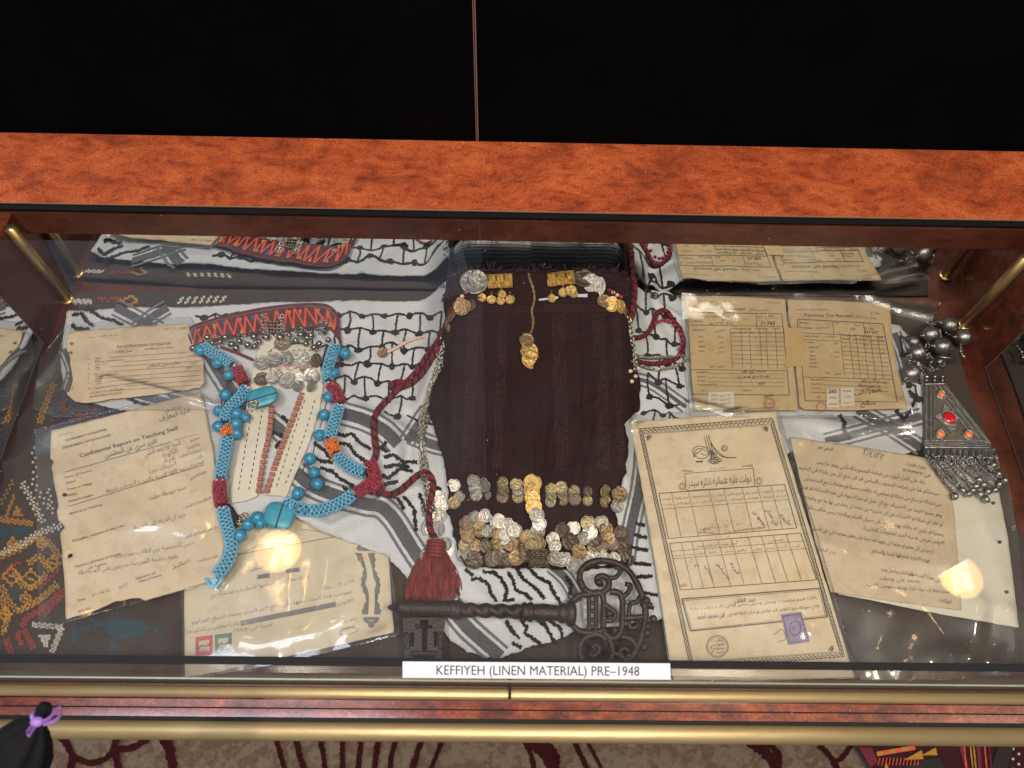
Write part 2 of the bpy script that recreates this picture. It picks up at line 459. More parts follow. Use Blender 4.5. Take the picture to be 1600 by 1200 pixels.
LINEN = weave_mat('brown_linen', (0.02, 0.014, 0.012), (0.09, 0.067, 0.056), 230, bump=0.9, blot=(0.06, 0.043, 0.036), sheen=0.05)
KEF = weave_mat('white_cotton', (0.4, 0.41, 0.43), (0.68, 0.69, 0.71), 230, bump=1.0, blot=(0.5, 0.51, 0.54), sheen=0.1)
KEFBLK = weave_mat('black_cotton_thread', (0.006, 0.006, 0.007), (0.022, 0.022, 0.024), 420, bump=0.8, sheen=0.1)
KEFGREY = weave_mat('grey_cotton_band', (0.03, 0.03, 0.036), (0.16, 0.16, 0.18), 420, bump=0.7, sheen=0.1)
KEFMID = weave_mat('mid_grey_cotton', (0.09, 0.09, 0.1), (0.2, 0.2, 0.22), 420, bump=0.7, sheen=0.1)
AUB = weave_mat('aubergine_cloth', (0.007, 0.003, 0.0034), (0.042, 0.019, 0.0205), 200, bump=1.0, blot=(0.02, 0.009, 0.01), blots=30, sheen=0.0)
AUBST = mat('aubergine_stitching', (0.04, 0.018, 0.02), 0.85, bump=0.5, bscale=600)
AUBTUFT = mat('maroon_fringe', (0.035, 0.008, 0.012), 0.9)
CREAM = weave_mat('cream_cotton', (0.5, 0.46, 0.37), (0.68, 0.64, 0.54), 300, bump=0.5, blot=(0.52, 0.46, 0.36), sheen=0.2)
REDBAND = weave_mat('dark_red_band', (0.04, 0.007, 0.01), (0.12, 0.02, 0.026), 500, bump=0.6)
THREAD_O = mat('orange_red_thread', (0.62, 0.08, 0.03), 0.7)
THREAD_Y = mat('yellow_thread', (0.42, 0.2, 0.02), 0.75)
THREAD_B = mat('blue_thread', (0.02, 0.09, 0.2), 0.75)
THREAD_T = mat('teal_thread', (0.01, 0.06, 0.08), 0.75)
THREAD_W = mat('white_thread', (0.55, 0.52, 0.46), 0.8)
THREAD_R = mat('red_thread', (0.36, 0.035, 0.03), 0.75)
THREAD_M = mat('maroon_thread', (0.11, 0.012, 0.02), 0.8)
THREAD_K = mat('black_thread', (0.012, 0.01, 0.01), 0.8)
THREAD_S = mat('salmon_thread', (0.5, 0.16, 0.09), 0.8)
THREAD_G = mat('lilac_grey_thread', (0.25, 0.19, 0.22), 0.8)
CORD_R = mat('red_cord', (0.1, 0.004, 0.009), 0.85, var=[(0.2, 0.008, 0.014)], vscale=300, bump=0.8, bscale=1500)
CORD_K = mat('dark_cord', (0.012, 0.004, 0.006), 0.85, bump=0.8, bscale=1500)
TASSEL = mat('rust_red_tassel', (0.05, 0.006, 0.005), 0.8, var=[(0.25, 0.03, 0.016)], vscale=260, stretch=(1, 0.15, 1))
TURQ = mat('turquoise_bead', (0.015, 0.14, 0.28), 0.3, var=[(0.03, 0.24, 0.4), (0.02, 0.18, 0.33)], vscale=90)
TURQS = mat('turquoise_slab', (0.05, 0.3, 0.4), 0.35, var=[(0.03, 0.24, 0.35), (0.08, 0.36, 0.44)], vscale=50)
SEEDB = mat('pale_blue_seed_beads', (0.22, 0.5, 0.68), 0.25, var=[(0.1, 0.36, 0.58)], vscale=250)
SEEDR = mat('red_seed_beads', (0.28, 0.018, 0.04), 0.3)
SEEDO = mat('orange_seed_beads', (0.68, 0.17, 0.015), 0.3)
SEEDW = mat('white_seed_beads', (0.7, 0.6, 0.58), 0.3)
COREB = mat('blue_core', (0.03, 0.15, 0.24), 0.7)
WIRE = mat('dark_wire', (0.05, 0.02, 0.03), 0.5)
IRON = mat('dark_iron', (0.022, 0.018, 0.017), 0.5, 0.45, var=[(0.03, 0.023, 0.02), (0.045, 0.027, 0.019), (0.02, 0.017, 0.016)], vscale=120, bump=1.0, bscale=420)
SILV = mat('aged_silver', (0.4, 0.39, 0.38), 0.28, 0.9, var=[(0.2, 0.195, 0.19), (0.52, 0.51, 0.5)], vscale=70, bump=0.25, bscale=300)
SILVD = mat('oxidised_silver', (0.16, 0.16, 0.16), 0.36, 0.9, var=[(0.34, 0.335, 0.33)], vscale=200, bump=0.5, bscale=700)
CHAIN = mat('silver_chain', (0.42, 0.4, 0.36), 0.3, 0.95)
CHAING = mat('pale_gold_chain', (0.55, 0.4, 0.2), 0.3, 0.95)
STONE_R = mat('red_stone', (0.5, 0.008, 0.02), 0.12)
STONE_O = mat('orange_stone', (0.68, 0.13, 0.025), 0.35, var=[(0.8, 0.25, 0.08)], vscale=120)


def coin_shader(m):
    """struck relief in the coin's own units and a different tone for every coin"""
    nt = m.node_tree; b = nt.nodes['Principled BSDF']
    for n in nt.nodes:
        if n.type == 'BUMP':
            n.inputs['Distance'].default_value = 0.05; n.inputs['Strength'].default_value = 0.22
    src = b.inputs['Base Color'].links[0].from_socket
    oi = nt.nodes.new('ShaderNodeObjectInfo'); hs = nt.nodes.new('ShaderNodeHueSaturation')
    mr = nt.nodes.new('ShaderNodeMapRange'); mr.inputs[3].default_value = 0.7; mr.inputs[4].default_value = 1.25
    nt.links.new(oi.outputs['Random'], mr.inputs[0]); nt.links.new(mr.outputs[0], hs.inputs['Value'])
    nt.links.new(src, hs.inputs['Color']); nt.links.new(hs.outputs[0], b.inputs['Base Color'])
    return m


def coin_mat(name, c1, c2, rough):
    return coin_shader(mat(name, c1, rough, 0.6, var=[c2], vscale=0.9, bump=1.0, bscale=2.6))


COIN = {'g': coin_mat('gold_coin', (0.44, 0.27, 0.08), (0.6, 0.41, 0.15), 0.4),
        's': coin_mat('silver_coin', (0.5, 0.47, 0.42), (0.68, 0.64, 0.57), 0.4),
        'n': coin_mat('nickel_coin', (0.23, 0.22, 0.2), (0.35, 0.335, 0.3), 0.44),
        'b': coin_mat('bronze_coin', (0.22, 0.14, 0.07), (0.34, 0.235, 0.13), 0.44),
        'o': coin_mat('olive_bronze_coin', (0.2, 0.155, 0.08), (0.32, 0.25, 0.14), 0.4),
        'd': coin_mat('dark_coin', (0.085, 0.06, 0.045), (0.15, 0.11, 0.08), 0.42)}

# ------------------------------------------------------------------ height fields of the soft layers
CX0, CX1 = -0.585, 0.634          # inner faces of the side walls
YF, YB = 0.113, 0.637             # front glass, back panel
ZG = 0.145                        # underside of the top glass


def s_linen(x, y):
    z = 0.0025 + 0.0008 * nz(x, y, 26, 1) + 0.0006 * nz(x, y, 60, 3)
    for pts, wd, h in LIN_FOLDS:
        z = z + h * np.exp(-(seg_dist(x, y, pts) / wd) ** 2)
    return z


LIN_FOLDS = []
for px, wd, h in [([(0, 735), (40, 725), (75, 690), (110, 620), (170, 560)], 0.008, 0.012),
                  ([(0, 690), (25, 680), (60, 640), (90, 590)], 0.007, 0.012),
                  ([(120, 462), (300, 466), (500, 458), (690, 462)], 0.010, 0.004)]:
    LIN_FOLDS.append((at(px, 0.0)[:, :2], wd, h))

MX0, MX1 = at([(700, 500)], 0.05)[0][0], at([(985, 500)], 0.05)[0][0]


def mound(x, y):
    lat = sstep(MX0 - 0.045, MX0 + 0.022, x) * (1 - sstep(MX1 - 0.022, MX1 + 0.008 + 0.042 * sstep(0.45, 0.55, y), x))
    lon = np.clip((y - 0.27) / 0.33, 0, 1) ** 0.85 * (1 - sstep(0.612, 0.632, y))
    return 0.068 * lat * lon


KF = []
for px, wd, h in [([(500, 560), (560, 640), (660, 700), (760, 760)], 0.012, 0.006),
                  ([(470, 812), (520, 828), (580, 800), (650, 770)], 0.010, 0.010),
                  ([(620, 640), (640, 720), (600, 800)], 0.010, 0.007),
                  ([(600, 800), (650, 860), (700, 930), (760, 1020)], 0.014, 0.006),
                  ([(820, 900), (870, 950), (905, 985)], 0.012, 0.005),
                  ([(560, 480), (620, 540), (680, 560)], 0.012, 0.003),
                  ([(1000, 470), (1040, 540), (1000, 620)], 0.012, 0.005),
                  ([(1000, 600), (1060, 620), (1070, 660)], 0.008, 0.003),
                  ([(978, 760), (990, 860), (1010, 960)], 0.008, 0.0025),
                  ([(110, 490), (105, 560), (110, 610)], 0.010, 0.005),
                  ([(330, 560), (420, 700), (470, 790)], 0.016, 0.003),
                  ([(540, 640), (600, 660), (640, 690)], 0.006, 0.005), ([(690, 560), (655, 640), (640, 720)], 0.009, 0.006), ([(560, 700), (600, 740), (610, 790)], 0.006, 0.004),
                  ([(720, 890), (760, 940), (800, 1010)], 0.008, 0.004), ([(850, 890), (880, 940), (890, 985)], 0.007, 0.005), ([(460, 560), (500, 520), (560, 500)], 0.009, 0.003), ([(1010, 440), (1030, 480), (1062, 500)], 0.007, 0.006), ([(560, 540), (620, 590), (640, 640)], 0.008, 0.003),
                  ([(1400, 520), (1430, 600), (1440, 680)], 0.010, 0.003)]:
    KF.append((at(px, 0.012)[:, :2], wd, h * 1.35))


def s_kef(x, y):
    z = 0.0105 + mound(x, y) + 0.0013 * nz(x, y, 34, 5) + 0.0006 * nz(x, y, 95, 2) + 0.0005 * np.sin((x * 0.6 + y) * 190 + 2 * nz(x, y, 30, 9)) * (0.5 + 0.5 * nz(x, y, 16, 3))
    for pts, wd, h in KF:
        z = z + h * np.exp(-(seg_dist(x, y, pts) / wd) ** 2)
    return z


GF = [(at(px, 0.04)[:, :2], wd, h) for px, wd, h in [
    ([(722, 495), (706, 600), (712, 740)], 0.006, 0.0028), ([(800, 510), (788, 620), (802, 740)], 0.005, 0.0022), ([(886, 560), (862, 680), (850, 770)], 0.006, 0.003), ([(946, 520), (930, 640), (900, 750)], 0.006, 0.003),
    ([(690, 640), (750, 690), (815, 735)], 0.006, 0.002), ([(688, 600), (760, 612), (826, 604)], 0.007, 0.0016), ([(978, 600), (930, 640), (900, 650)], 0.005, 0.0022), ([(965, 700), (920, 730), (880, 735)], 0.005, 0.002),
    ([(704, 520), (770, 540), (830, 520), (900, 540), (975, 520)], 0.006, 0.0014), ([(770, 640), (764, 700), (772, 742)], 0.004, 0.002), ([(840, 560), (836, 650), (842, 740)], 0.004, 0.0016), ([(980, 560), (955, 600), (960, 640)], 0.005, 0.003)]]


def s_garm(x, y):
    u = (x - MX0) / (MX1 - MX0)
    pl = 0.0016 * np.sin(u * 48 + 1.5 * np.sin(y * 26)) + 0.0014 * nz(x, y, 55, 8) + 0.0006 * nz(x, y, 140, 6)
    pl = pl + 0.0035 * np.exp(-((u - 0.62 + 0.5 * (y - 0.4)) / 0.05) ** 2) * sstep(0.45, 0.3, y)
    for pts, wd, h in GF:
        pl = pl + 1.6 * h * np.exp(-(seg_dist(x, y, pts) / wd) ** 2)
    return s_kef(x, y) + 0.0055 + pl


def plane(z0, ax=0.0, ay=0.0, curl=0.0008, s=18, seed=0.0, cx=0.0, cy=0.3, creases=(), lifts=()):
    CR = [(at(p, 0.014)[:, :2], h) for p, h in creases]
    LF = [(at([p], 0.014)[0], r, h) for p, r, h in lifts]

    def f(x, y):
        z = z0 + ax * (x - cx) + ay * (y - cy) + curl * nz(x, y, s, seed) + 0.25 * curl * nz(x, y, s * 4, seed + 3)
        for pts, h in CR:
            d = seg_dist(x, y, pts); z = z + h * np.exp(-(d / 0.0045)) + 0.5 * h * np.exp(-(d / 0.02) ** 2)
        for c, r, h in LF:
            z = z + h * np.exp(-((x - c[0]) ** 2 + (y - c[1]) ** 2) / r ** 2)
        return z
    return f


# ------------------------------------------------------------------ sheets
def sheet_acc(poly, surf, res, holes=(), th=0.0):
    """world-xy outline filled by a regular mesh lying on surf; border snapped to the outline"""
    poly = np.asarray(poly)[:, :2]
    x0, y0 = poly.min(0) - res; x1, y1 = poly.max(0) + res
    xs = np.arange(x0, x1 + res, res); ys = np.arange(y0, y1 + res, res)
    cxs = (xs[:-1] + xs[1:]) / 2; cys = (ys[:-1] + ys[1:]) / 2
    CX, CY = np.meshgrid(cxs, cys, indexing='ij')
    keep = inpoly(CX, CY, poly)
    for h in holes:
        keep &= ~inpoly(CX, CY, np.asarray(h))
    cnt = np.zeros((len(xs), len(ys)), int)
    for a in (0, 1):
        for b in (0, 1):
            cnt[a:a + keep.shape[0], b:b + keep.shape[1]] += keep
    VX, VY = np.meshgrid(xs, ys, indexing='ij'); VX = VX.copy(); VY = VY.copy()
    bi = np.argwhere((cnt > 0) & (cnt < 4))
    loops = [poly] + [np.asarray(h) for h in holes]
    bx, by = VX[bi[:, 0], bi[:, 1]], VY[bi[:, 0], bi[:, 1]]
    best = np.full(len(bi), 9.0); nx, ny = bx.copy(), by.copy()
    for L in loops:
        for a, b in zip(L, np.roll(L, -1, 0)):
            ab = b - a; t = np.clip(((bx - a[0]) * ab[0] + (by - a[1]) * ab[1]) / (ab @ ab + 1e-12), 0, 1)
            qx, qy = a[0] + t * ab[0], a[1] + t * ab[1]; d = np.hypot(bx - qx, by - qy)
            m = d < best; best[m] = d[m]; nx[m] = qx[m]; ny[m] = qy[m]
    m = best < res * 1.1
    VX[bi[m, 0], bi[m, 1]] = nx[m]; VY[bi[m, 0], bi[m, 1]] = ny[m]
    idx = -np.ones(cnt.shape, int); used = np.argwhere(cnt > 0); idx[used[:, 0], used[:, 1]] = np.arange(len(used))
    X, Y = VX[used[:, 0], used[:, 1]], VY[used[:, 0], used[:, 1]]
    V = np.c_[X, Y, surf(X, Y)]
    k = np.argwhere(keep)
    fs = np.c_[idx[k[:, 0], k[:, 1]], idx[k[:, 0] + 1, k[:, 1]], idx[k[:, 0] + 1, k[:, 1] + 1], idx[k[:, 0], k[:, 1] + 1]]
    A = Acc()
    if th:
        n = len(V)
        V2 = V.copy(); V2[:, 2] -= th
        ed = {}
        for q in fs:
            for a, b in zip(q, np.roll(q, -1)):
                ed[(a, b)] = 1
        side = [(b, a, a + n, b + n) for (a, b) in ed if (b, a) not in ed]
        A.add(np.concatenate([V, V2]), [tuple(q) for q in fs] + [tuple(q[::-1] + n) for q in fs] + side)
    else:
        A.add(V, [tuple(q) for q in fs])
    return A


def rough_loop(px, step=6, amp=0.0, seed=0):
    """photo outline -> finer outline with small irregularities"""
    p = resample(np.vstack([px, px[0]]), step)[:-1]
    if amp:
        r = np.random.default_rng(seed); n = len(p)
        j = r.normal(0, 1, (n, 2)); j = (j + np.roll(j, 1, 0) + np.roll(j, -1, 0)) / 2
        p = p + j * amp
    return p


# flat drawing in photo pixels, later lifted on a surface
class Draw:
    def __init__(s):
        s.v = []; s.f = []; s.n = 0; s.z = []; s.k = 0

    def add(s, v, f):
        s.k += 1; s.z.append(np.full(len(v), (s.k % 23) * 1.1e-5))
        s.v.append(np.asarray(v, float)); s.f.extend([tuple(int(i) + s.n for i in q) for q in f]); s.n += len(v)

    def line(s, pts, wd, step=8, jag=0.0, closed=False, taper=False, curve=False):
        p = np.asarray(pts, float)
        if closed:
            p = np.vstack([p, p[0]])
        p = smooth(p, step) if curve else resample(p, step)
        t = np.gradient(p, axis=0); t /= np.linalg.norm(t, axis=1)[:, None] + 1e-9
        nrm = np.c_[-t[:, 1], t[:, 0]]
        h = np.full(len(p), wd / 2.0)
        h2 = h.copy()
        if jag:
            h = h * (1 + rng.uniform(-jag, jag, len(p))); h2 = h2 * (1 + rng.uniform(-jag, jag, len(p)))
        if taper:
            tt = np.sin(np.linspace(0.12, math.pi - 0.12, len(p))); h *= tt; h2 *= tt
        n = len(p); k = max(1, int(wd / 4))
        v = np.concatenate([p + nrm * (h * (1 - j / k) - h2 * (j / k))[:, None] for j in range(k + 1)])
        s.add(v, [(j * n + i, j * n + i + 1, (j + 1) * n + i + 1, (j + 1) * n + i) for j in range(k) for i in range(n - 1)])

    def poly(s, pts):
        p = np.asarray(pts, float)
        tr = tessellate_polygon([[Vector((a[0], a[1], 0)) for a in p]])
        s.add(p, tr)

    def quadgrid(s, c, nu, nv):
        """four corner points filled by a grid so it can bend"""
        c = np.asarray(c, float); V = []
        for j in range(nv + 1):
            for i in range(nu + 1):
                u, v_ = i / nu, j / nv
                V.append((c[0] * (1 - u) + c[1] * u) * (1 - v_) + (c[3] * (1 - u) + c[2] * u) * v_)
        s.add(V, [(j * (nu + 1) + i, j * (nu + 1) + i + 1, (j + 1) * (nu + 1) + i + 1, (j + 1) * (nu + 1) + i) for j in range(nv) for i in range(nu)])

    def dot(s, c, rx, ry=None, n=10, jag=0.0):
        ry = ry or rx; a = np.arange(n) / n * 2 * np.pi
        k = 1 + (rng.uniform(-jag, jag, n) if jag else 0)
        s.add(np.c_[c[0] + rx * np.cos(a) * k, c[1] + ry * np.sin(a) * k], [tuple(range(n))])

    def circle(s, c, r, wd, ry=None, n=28):
        a = np.arange(n) / n * 2 * np.pi
        s.line(np.c_[c[0] + r * np.cos(a), c[1] + (ry or r) * np.sin(a)], wd, 3, closed=True)

    def text(s, body, a, b, h=None, bold=0.0, shear=0.0, fit=True, sy=1.0):
        """body runs from photo point a to b along its baseline; h = cap height in px"""
        V, Fc = glyphs(body, bold)
        if not len(V):
            return
        V = V.copy(); x0, x1 = V[:, 0].min(), V[:, 0].max()
        a = np.asarray(a, float); b = np.asarray(b, float); d = b - a; L = np.linalg.norm(d); d /= L
        k = L / (x1 - x0)
        ky = (h / 0.73) if h else k
        up = np.array([d[1], -d[0]])
        X = (V[:, 0] - x0) * k; Y = V[:, 1] * ky * sy
        s.add(a + np.outer(X + Y * shear, d) + np.outer(Y, up), Fc)

    def obj(s, name, m, parent, surf, dz):
        if not s.n:
            return None
        v = np.concatenate(s.v)
        w = lift(v, surf, dz); w[:, 2] += np.concatenate(s.z)
        A = Acc()
        # keep every face pointing up
        fs = []
        for q in s.f:
            a, b, c = w[q[0]], w[q[1]], w[q[2]]
            fs.append(q if (b[0] - a[0]) * (c[1] - a[1]) - (b[1] - a[1]) * (c[0] - a[0]) > 0 else q[::-1])
        A.add(w, fs)
        return A.obj(name, m, parent, smooth_=False)


AR = {}
_o = 0xFE80
for ch, n in [('ء', 1), ('آ', 2), ('أ', 2), ('ؤ', 2), ('إ', 2), ('ئ', 4), ('ا', 2), ('ب', 4), ('ة', 2), ('ت', 4), ('ث', 4), ('ج', 4), ('ح', 4), ('خ', 4), ('د', 2), ('ذ', 2), ('ر', 2), ('ز', 2), ('س', 4), ('ش', 4), ('ص', 4), ('ض', 4), ('ط', 4), ('ظ', 4), ('ع', 4), ('غ', 4), ('ف', 4), ('ق', 4), ('ك', 4), ('ل', 4), ('م', 4), ('ن', 4), ('ه', 4), ('و', 2), ('ى', 2), ('ي', 4)]:
    AR[ch] = [chr(_o + i) for i in range(n)]; _o += n
AR['لا'] = ['\uFEFB', '\uFEFC']


def arabic(t):
    """join Arabic letters and put them in drawing order"""
    if not any(c in AR for c in t):
        return t
    items = []; i = 0
    while i < len(t):
        if t[i:i + 2] == 'لا':
            items.append('لا'); i += 2
        else:
            items.append(t[i]); i += 1
    out = []
    for k, c in enumerate(items):
        if c not in AR:
            out.append(c); continue
        fm = AR[c]
        prev = k > 0 and items[k - 1] in AR and len(AR[items[k - 1]]) == 4
        nxt = k + 1 < len(items) and items[k + 1] in AR and len(AR[items[k + 1]]) >= 2
        if len(fm) == 4:
            out.append(fm[3] if prev and nxt else fm[1] if prev else fm[2] if nxt else fm[0])
        elif len(fm) == 2:
            out.append(fm[1] if prev else fm[0])
        else:
            out.append(fm[0])
    s = ''.join(out[::-1])
    # digit groups keep their left-to-right order
    res = ''; buf = ''
    for c in s:
        if c in '0123456789٠١٢٣٤٥٦٧٨٩/':
            buf = c + buf
        else:
            res += buf + c; buf = ''
    return res + buf


_fc = bpy.data.curves.new('type_setter', 'FONT'); _fc.resolution_u = 2
_fo = bpy.data.objects.new('type_setter', _fc); col.objects.link(_fo)
_gcache = {}


def glyphs(body, bold):
    k = (body, bold)
    if k not in _gcache:
        _fc.body = arabic(body); _fc.offset = bold
        dg = bpy.context.evaluated_depsgraph_get(); dg.update()
        me = bpy.data.meshes.new_from_object(_fo.evaluated_get(dg))
        V = np.array([v.co[:2] for v in me.vertices]); Fc = [tuple(p.vertices) for p in me.polygons]
        bpy.data.meshes.remove(me)
        _gcache[k] = (V, Fc)
    return _gcache[k]


# ================================================================== the setting: carpet, boards, display case
A = Acc(); A.add([(-3, -3, -0.86), (3, -3, -0.86), (3, 3, -0.86), (-3, 3, -0.86)], [(0, 1, 2, 3)])
CARPET = mat('beige_carpet', (0.1, 0.074, 0.053), 0.95, var=[(0.185, 0.145, 0.11), (0.115, 0.07, 0.05), (0.21, 0.162, 0.123)], vscale=34, bump=1.0, bscale=240, spec=0.1)
CARPET_D = mat('burgundy_carpet', (0.025, 0.004, 0.006), 0.95, var=[(0.045, 0.008, 0.01)], vscale=40, bump=1.0, bscale=240, spec=0.1)
carpet = A.obj('carpet', CARPET, smooth_=False); carpet['kind'] = 'structure'
D = Draw()
for pts, wd in [([(95, 1150), (112, 1180), (108, 1215)], 11), ([(108, 1180), (140, 1192), (172, 1180), (182, 1150)], 10), ([(183, 1165), (182, 1190), (192, 1215)], 10),
                ([(182, 1172), (215, 1165), (240, 1145)], 10), ([(238, 1140), (262, 1165), (272, 1215)], 15),
                ([(430, 1150), (448, 1215)], 8), ([(462, 1148), (468, 1180), (480, 1215)], 9), ([(500, 1148), (510, 1215)], 8), ([(535, 1148), (535, 1215)], 8),
                ([(565, 1150), (558, 1215)], 8), ([(592, 1150), (583, 1215)], 9), ([(622, 1150), (612, 1180), (610, 1215)], 8), ([(660, 1152), (640, 1215)], 9),
                ([(690, 1160), (668, 1215)], 7), ([(818, 1155), (830, 1180), (836, 1215)], 8), ([(826, 1160), (852, 1180), (868, 1215)], 16), ([(845, 1158), (866, 1180), (868, 1215)], 14),
                ([(898, 1160), (915, 1195), (925, 1215)], 8), ([(918, 1160), (940, 1200)], 6), ([(1170, 1160), (1200, 1180), (1218, 1215)], 16), ([(1200, 1160), (1216, 1180), (1216, 1215)], 10),
                ([(1280, 1165), (1300, 1185), (1312, 1215)], 9), ([(1335, 1158), (1315, 1185), (1300, 1190)], 8), ([(-20, 1150), (20, 1190), (10, 1220)], 9)]:
    D.line(pts, wd, 3, jag=0.25, curve=True)
D.obj('carpet_motif', CARPET_D, carpet, lambda x, y: np.full(np.shape(x), -0.86), 0.006)

for nm, x0, x1, h, lab in [('backdrop_board', -1.5, -0.0362, 0.36, 'plain black board behind the case, left of the pale seam'),
                           ('backdrop_board', -0.0338, 1.5, 2.2, 'plain black board behind the case, right of the pale seam')]:
    A = Acc(); A.box((x0, 0.765, -0.86), (x1, 0.79, h))
    o = A.obj(nm, BLACKCLOTH, smooth_=False); tag(o, lab, 'board')
    A = Acc(); e = x1 if x1 < 0 else x0
    A.box((e - 0.0004, 0.7636, -0.86), (e + 0.0004, 0.7648, h - 0.001)); A.obj('raw_edge', WOODEDGE, o, smooth_=False)

case = thing('display_case', 'long glass topped display case with orange brown laminate rail and gold trim', 'display case', (0, 0.37, 0))
A = Acc(); A.box((-0.95, 0.1171, -0.03), (0.95, 0.744, 0.0)); A.obj('deck', LAM_DARK, case, False)
A = Acc()
n0 = [(0.641, 0.150), (0.6405, 0.1535), (0.642, 0.155), (0.757, 0.155), (0.7585, 0.1535), (0.7585, -0.86), (0.7445, -0.86), (0.7445, 0.135), (0.641, 0.135)]
V = [(x, y, z) for x in (-1.4, 1.4) for y, z in n0]; n = len(n0)
A.add(V, [(i, (i + 1) % n, n + (i + 1) % n, n + i) for i in range(n)] + [tuple(range(n))[::-1], tuple(range(n, 2 * n))]); A.obj('back_rail', LAM_TOP, case, False)
A = Acc(); A.box((-1.4, 0.6392, 0.1546), (1.4, 0.6404, 0.1556)); A.obj('rail_edge_strip', RAILEDGE, case, False)
A = Acc(); A.box((-1.4, 0.6335, 0.1502), (1.4, 0.6403, 0.1522)); A.obj('gasket', BLACK, case, False)
A = Acc(); A.box((CX0, 0.6345, 0.108), (CX1, 0.6405, 0.1445)); A.obj('back_panel', LAM_MID, case, False)
for x0, x1, y in [(CX0, 0.035, 0.6372), (0.03, CX1, 0.6388)]:
    A = Acc(); tl = 0.0042         # the doors lean back a little
    V = [(x, y + (dy - tl if z < 0.01 else dy), z) for x in (x0, x1) for dy, z in ((0, 0.0003), (0.0013, 0.0003), (0.0013, 0.1078), (0, 0.1078))]
    A.add(V, [(0, 4, 7, 3), (1, 2, 6, 5), (0, 1, 5, 4), (3, 7, 6, 2), (0, 3, 2, 1), (4, 5, 6, 7)]); A.obj('mirror_door', MIRROR, case, False)
for s, x in ((-1, CX0), (1, CX1)):
    A = Acc(); A.box((min(x, x + s * 0.018), YF + 0.004, -0.002), (max(x, x + s * 0.018), 0.6400, 0.1445)); A.obj('side_wall', LAM_DARK if s < 0 else LAM_STEP, case, False)
    A = Acc(); xi = x - s * 0.006
    A.box((min(xi, xi + s * 0.005), YF + 0.02, 0.020 if s < 0 else 0.004), (max(xi, xi + s * 0.005), 0.524 if s > 0 else 0.531, 0.140)); m = A.obj('side_mirror', MIRROR if s < 0 else SIDEGLASS, case, False)
    A = Acc(); ye = 0.524 if s > 0 else 0.531
    A.box((min(xi, xi + s * 0.005), ye, 0.019 if s < 0 else 0.003), (max(xi, xi + s * 0.005), ye + 0.0012, 0.140)); A.box((min(xi, xi + s * 0.005), YF + 0.02, 0.0185 if s < 0 else 0.0025), (max(xi, xi + s * 0.005), ye, 0.0198 if s < 0 else 0.0038)); A.obj('polished_edge', GLASSEDGE, m, False)
for px in ((107, 470), (1504, 510)):
    p = at([px], 0.0)[0]
    A = Acc(); A.tube([(p[0], p[1], 0.004), (p[0], p[1], 0.1445)], 0.0066, 16); o = A.obj('corner_post', BRASS, case)
    A = Acc(); A.tube([(p[0], p[1], 0.0), (p[0], p[1], 0.005), (p[0], p[1], 0.006)], [0.0095, 0.0095, 0.006], 16); A.obj('post_foot', BRASS, o)
# glass: one sheet each for the top and the front, polished edges as real strips
A = Acc(); A.add([(-0.9, 0.1125, 0.150), (0.9, 0.1125, 0.150), (0.9, 0.639, 0.150), (-0.9, 0.639, 0.150)], [(0, 1, 2, 3)]); A.obj('top_glass', GLASS, case, False)
A = Acc(); A.box((-0.9, 0.1112, 0.1462), (0.9, 0.1124, 0.1498)); A.obj('top_glass_edge', GLASSEDGE, case, False)
A = Acc(); A.add([(-0.9, 0.1295, 0.0), (0.9, 0.1295, 0.0), (0.9, 0.1295, 0.1475), (-0.9, 0.1295, 0.1475)], [(0, 1, 2, 3)]); A.obj('front_glass', FRONTGLASS, case, False)
A = Acc(); A.box((-0.9, 0.1232, 0.1501), (0.9, 0.1300, 0.1504)); A.obj('black_edge_band', mat('matt_black_tape', (0.006, 0.006, 0.007), 0.7, spec=0.2), case, False)


def rail(name, y0, y1, z0, z1, m, n=10, x0=-1.0, x1=1.0):
    """half-round moulding running along the front"""
    prof = [(y0, z0)] + [((y0 + y1) / 2 - (y1 - y0) / 2 * math.cos(a), z0 + (z1 - z0) * math.sin(a) ** 0.7) for a in np.linspace(0.12, math.pi - 0.12, n)] + [(y1, z0)]
    k = len(prof); V = [(x, y, z) for x in (x0, x1) for y, z in prof]
    A = Acc(); A.add(V, [(i, i + k, i + k + 1, i + 1) for i in range(k - 1)] + [(k - 1, 2 * k - 1, k, 0), tuple(range(k)), tuple(range(k, 2 * k))[::-1]])
    return A.obj(name, m, case)


rail('upper_gold_rail', 0.1172, 0.1285, 0.0004, 0.0045, GOLDTRIM)
A = Acc(); A.box((0.012, 0.1172, 0.0047), (0.0145, 0.129, 0.009)); A.obj('glass_clip', BLACK, case, False)
A = Acc(); A.box((-1.0, 0.0965, -0.05), (1.0, 0.1170, -0.0085)); A.obj('front_core', BLACK, case, False)
A = Acc(); A.box((-1.0, 0.1092, -0.0084), (1.0, 0.1168, -0.006)); A.obj('laminate_strip', LAM_STEP, case, False)
A = Acc(); A.box((-1.0, 0.1000, -0.0084), (1.0, 0.1078, -0.0064)); A.obj('laminate_strip', LAM_STEP, case, False)
rail('lower_gold_rail', 0.0790, 0.0980, -0.018, -0.008, GOLDTRIM, 14)
A = Acc(); A.box((-1.0, 0.34, -0.859), (1.0, 0.36, -0.031)); A.obj('base_panel', LAM_DARK, case, False)

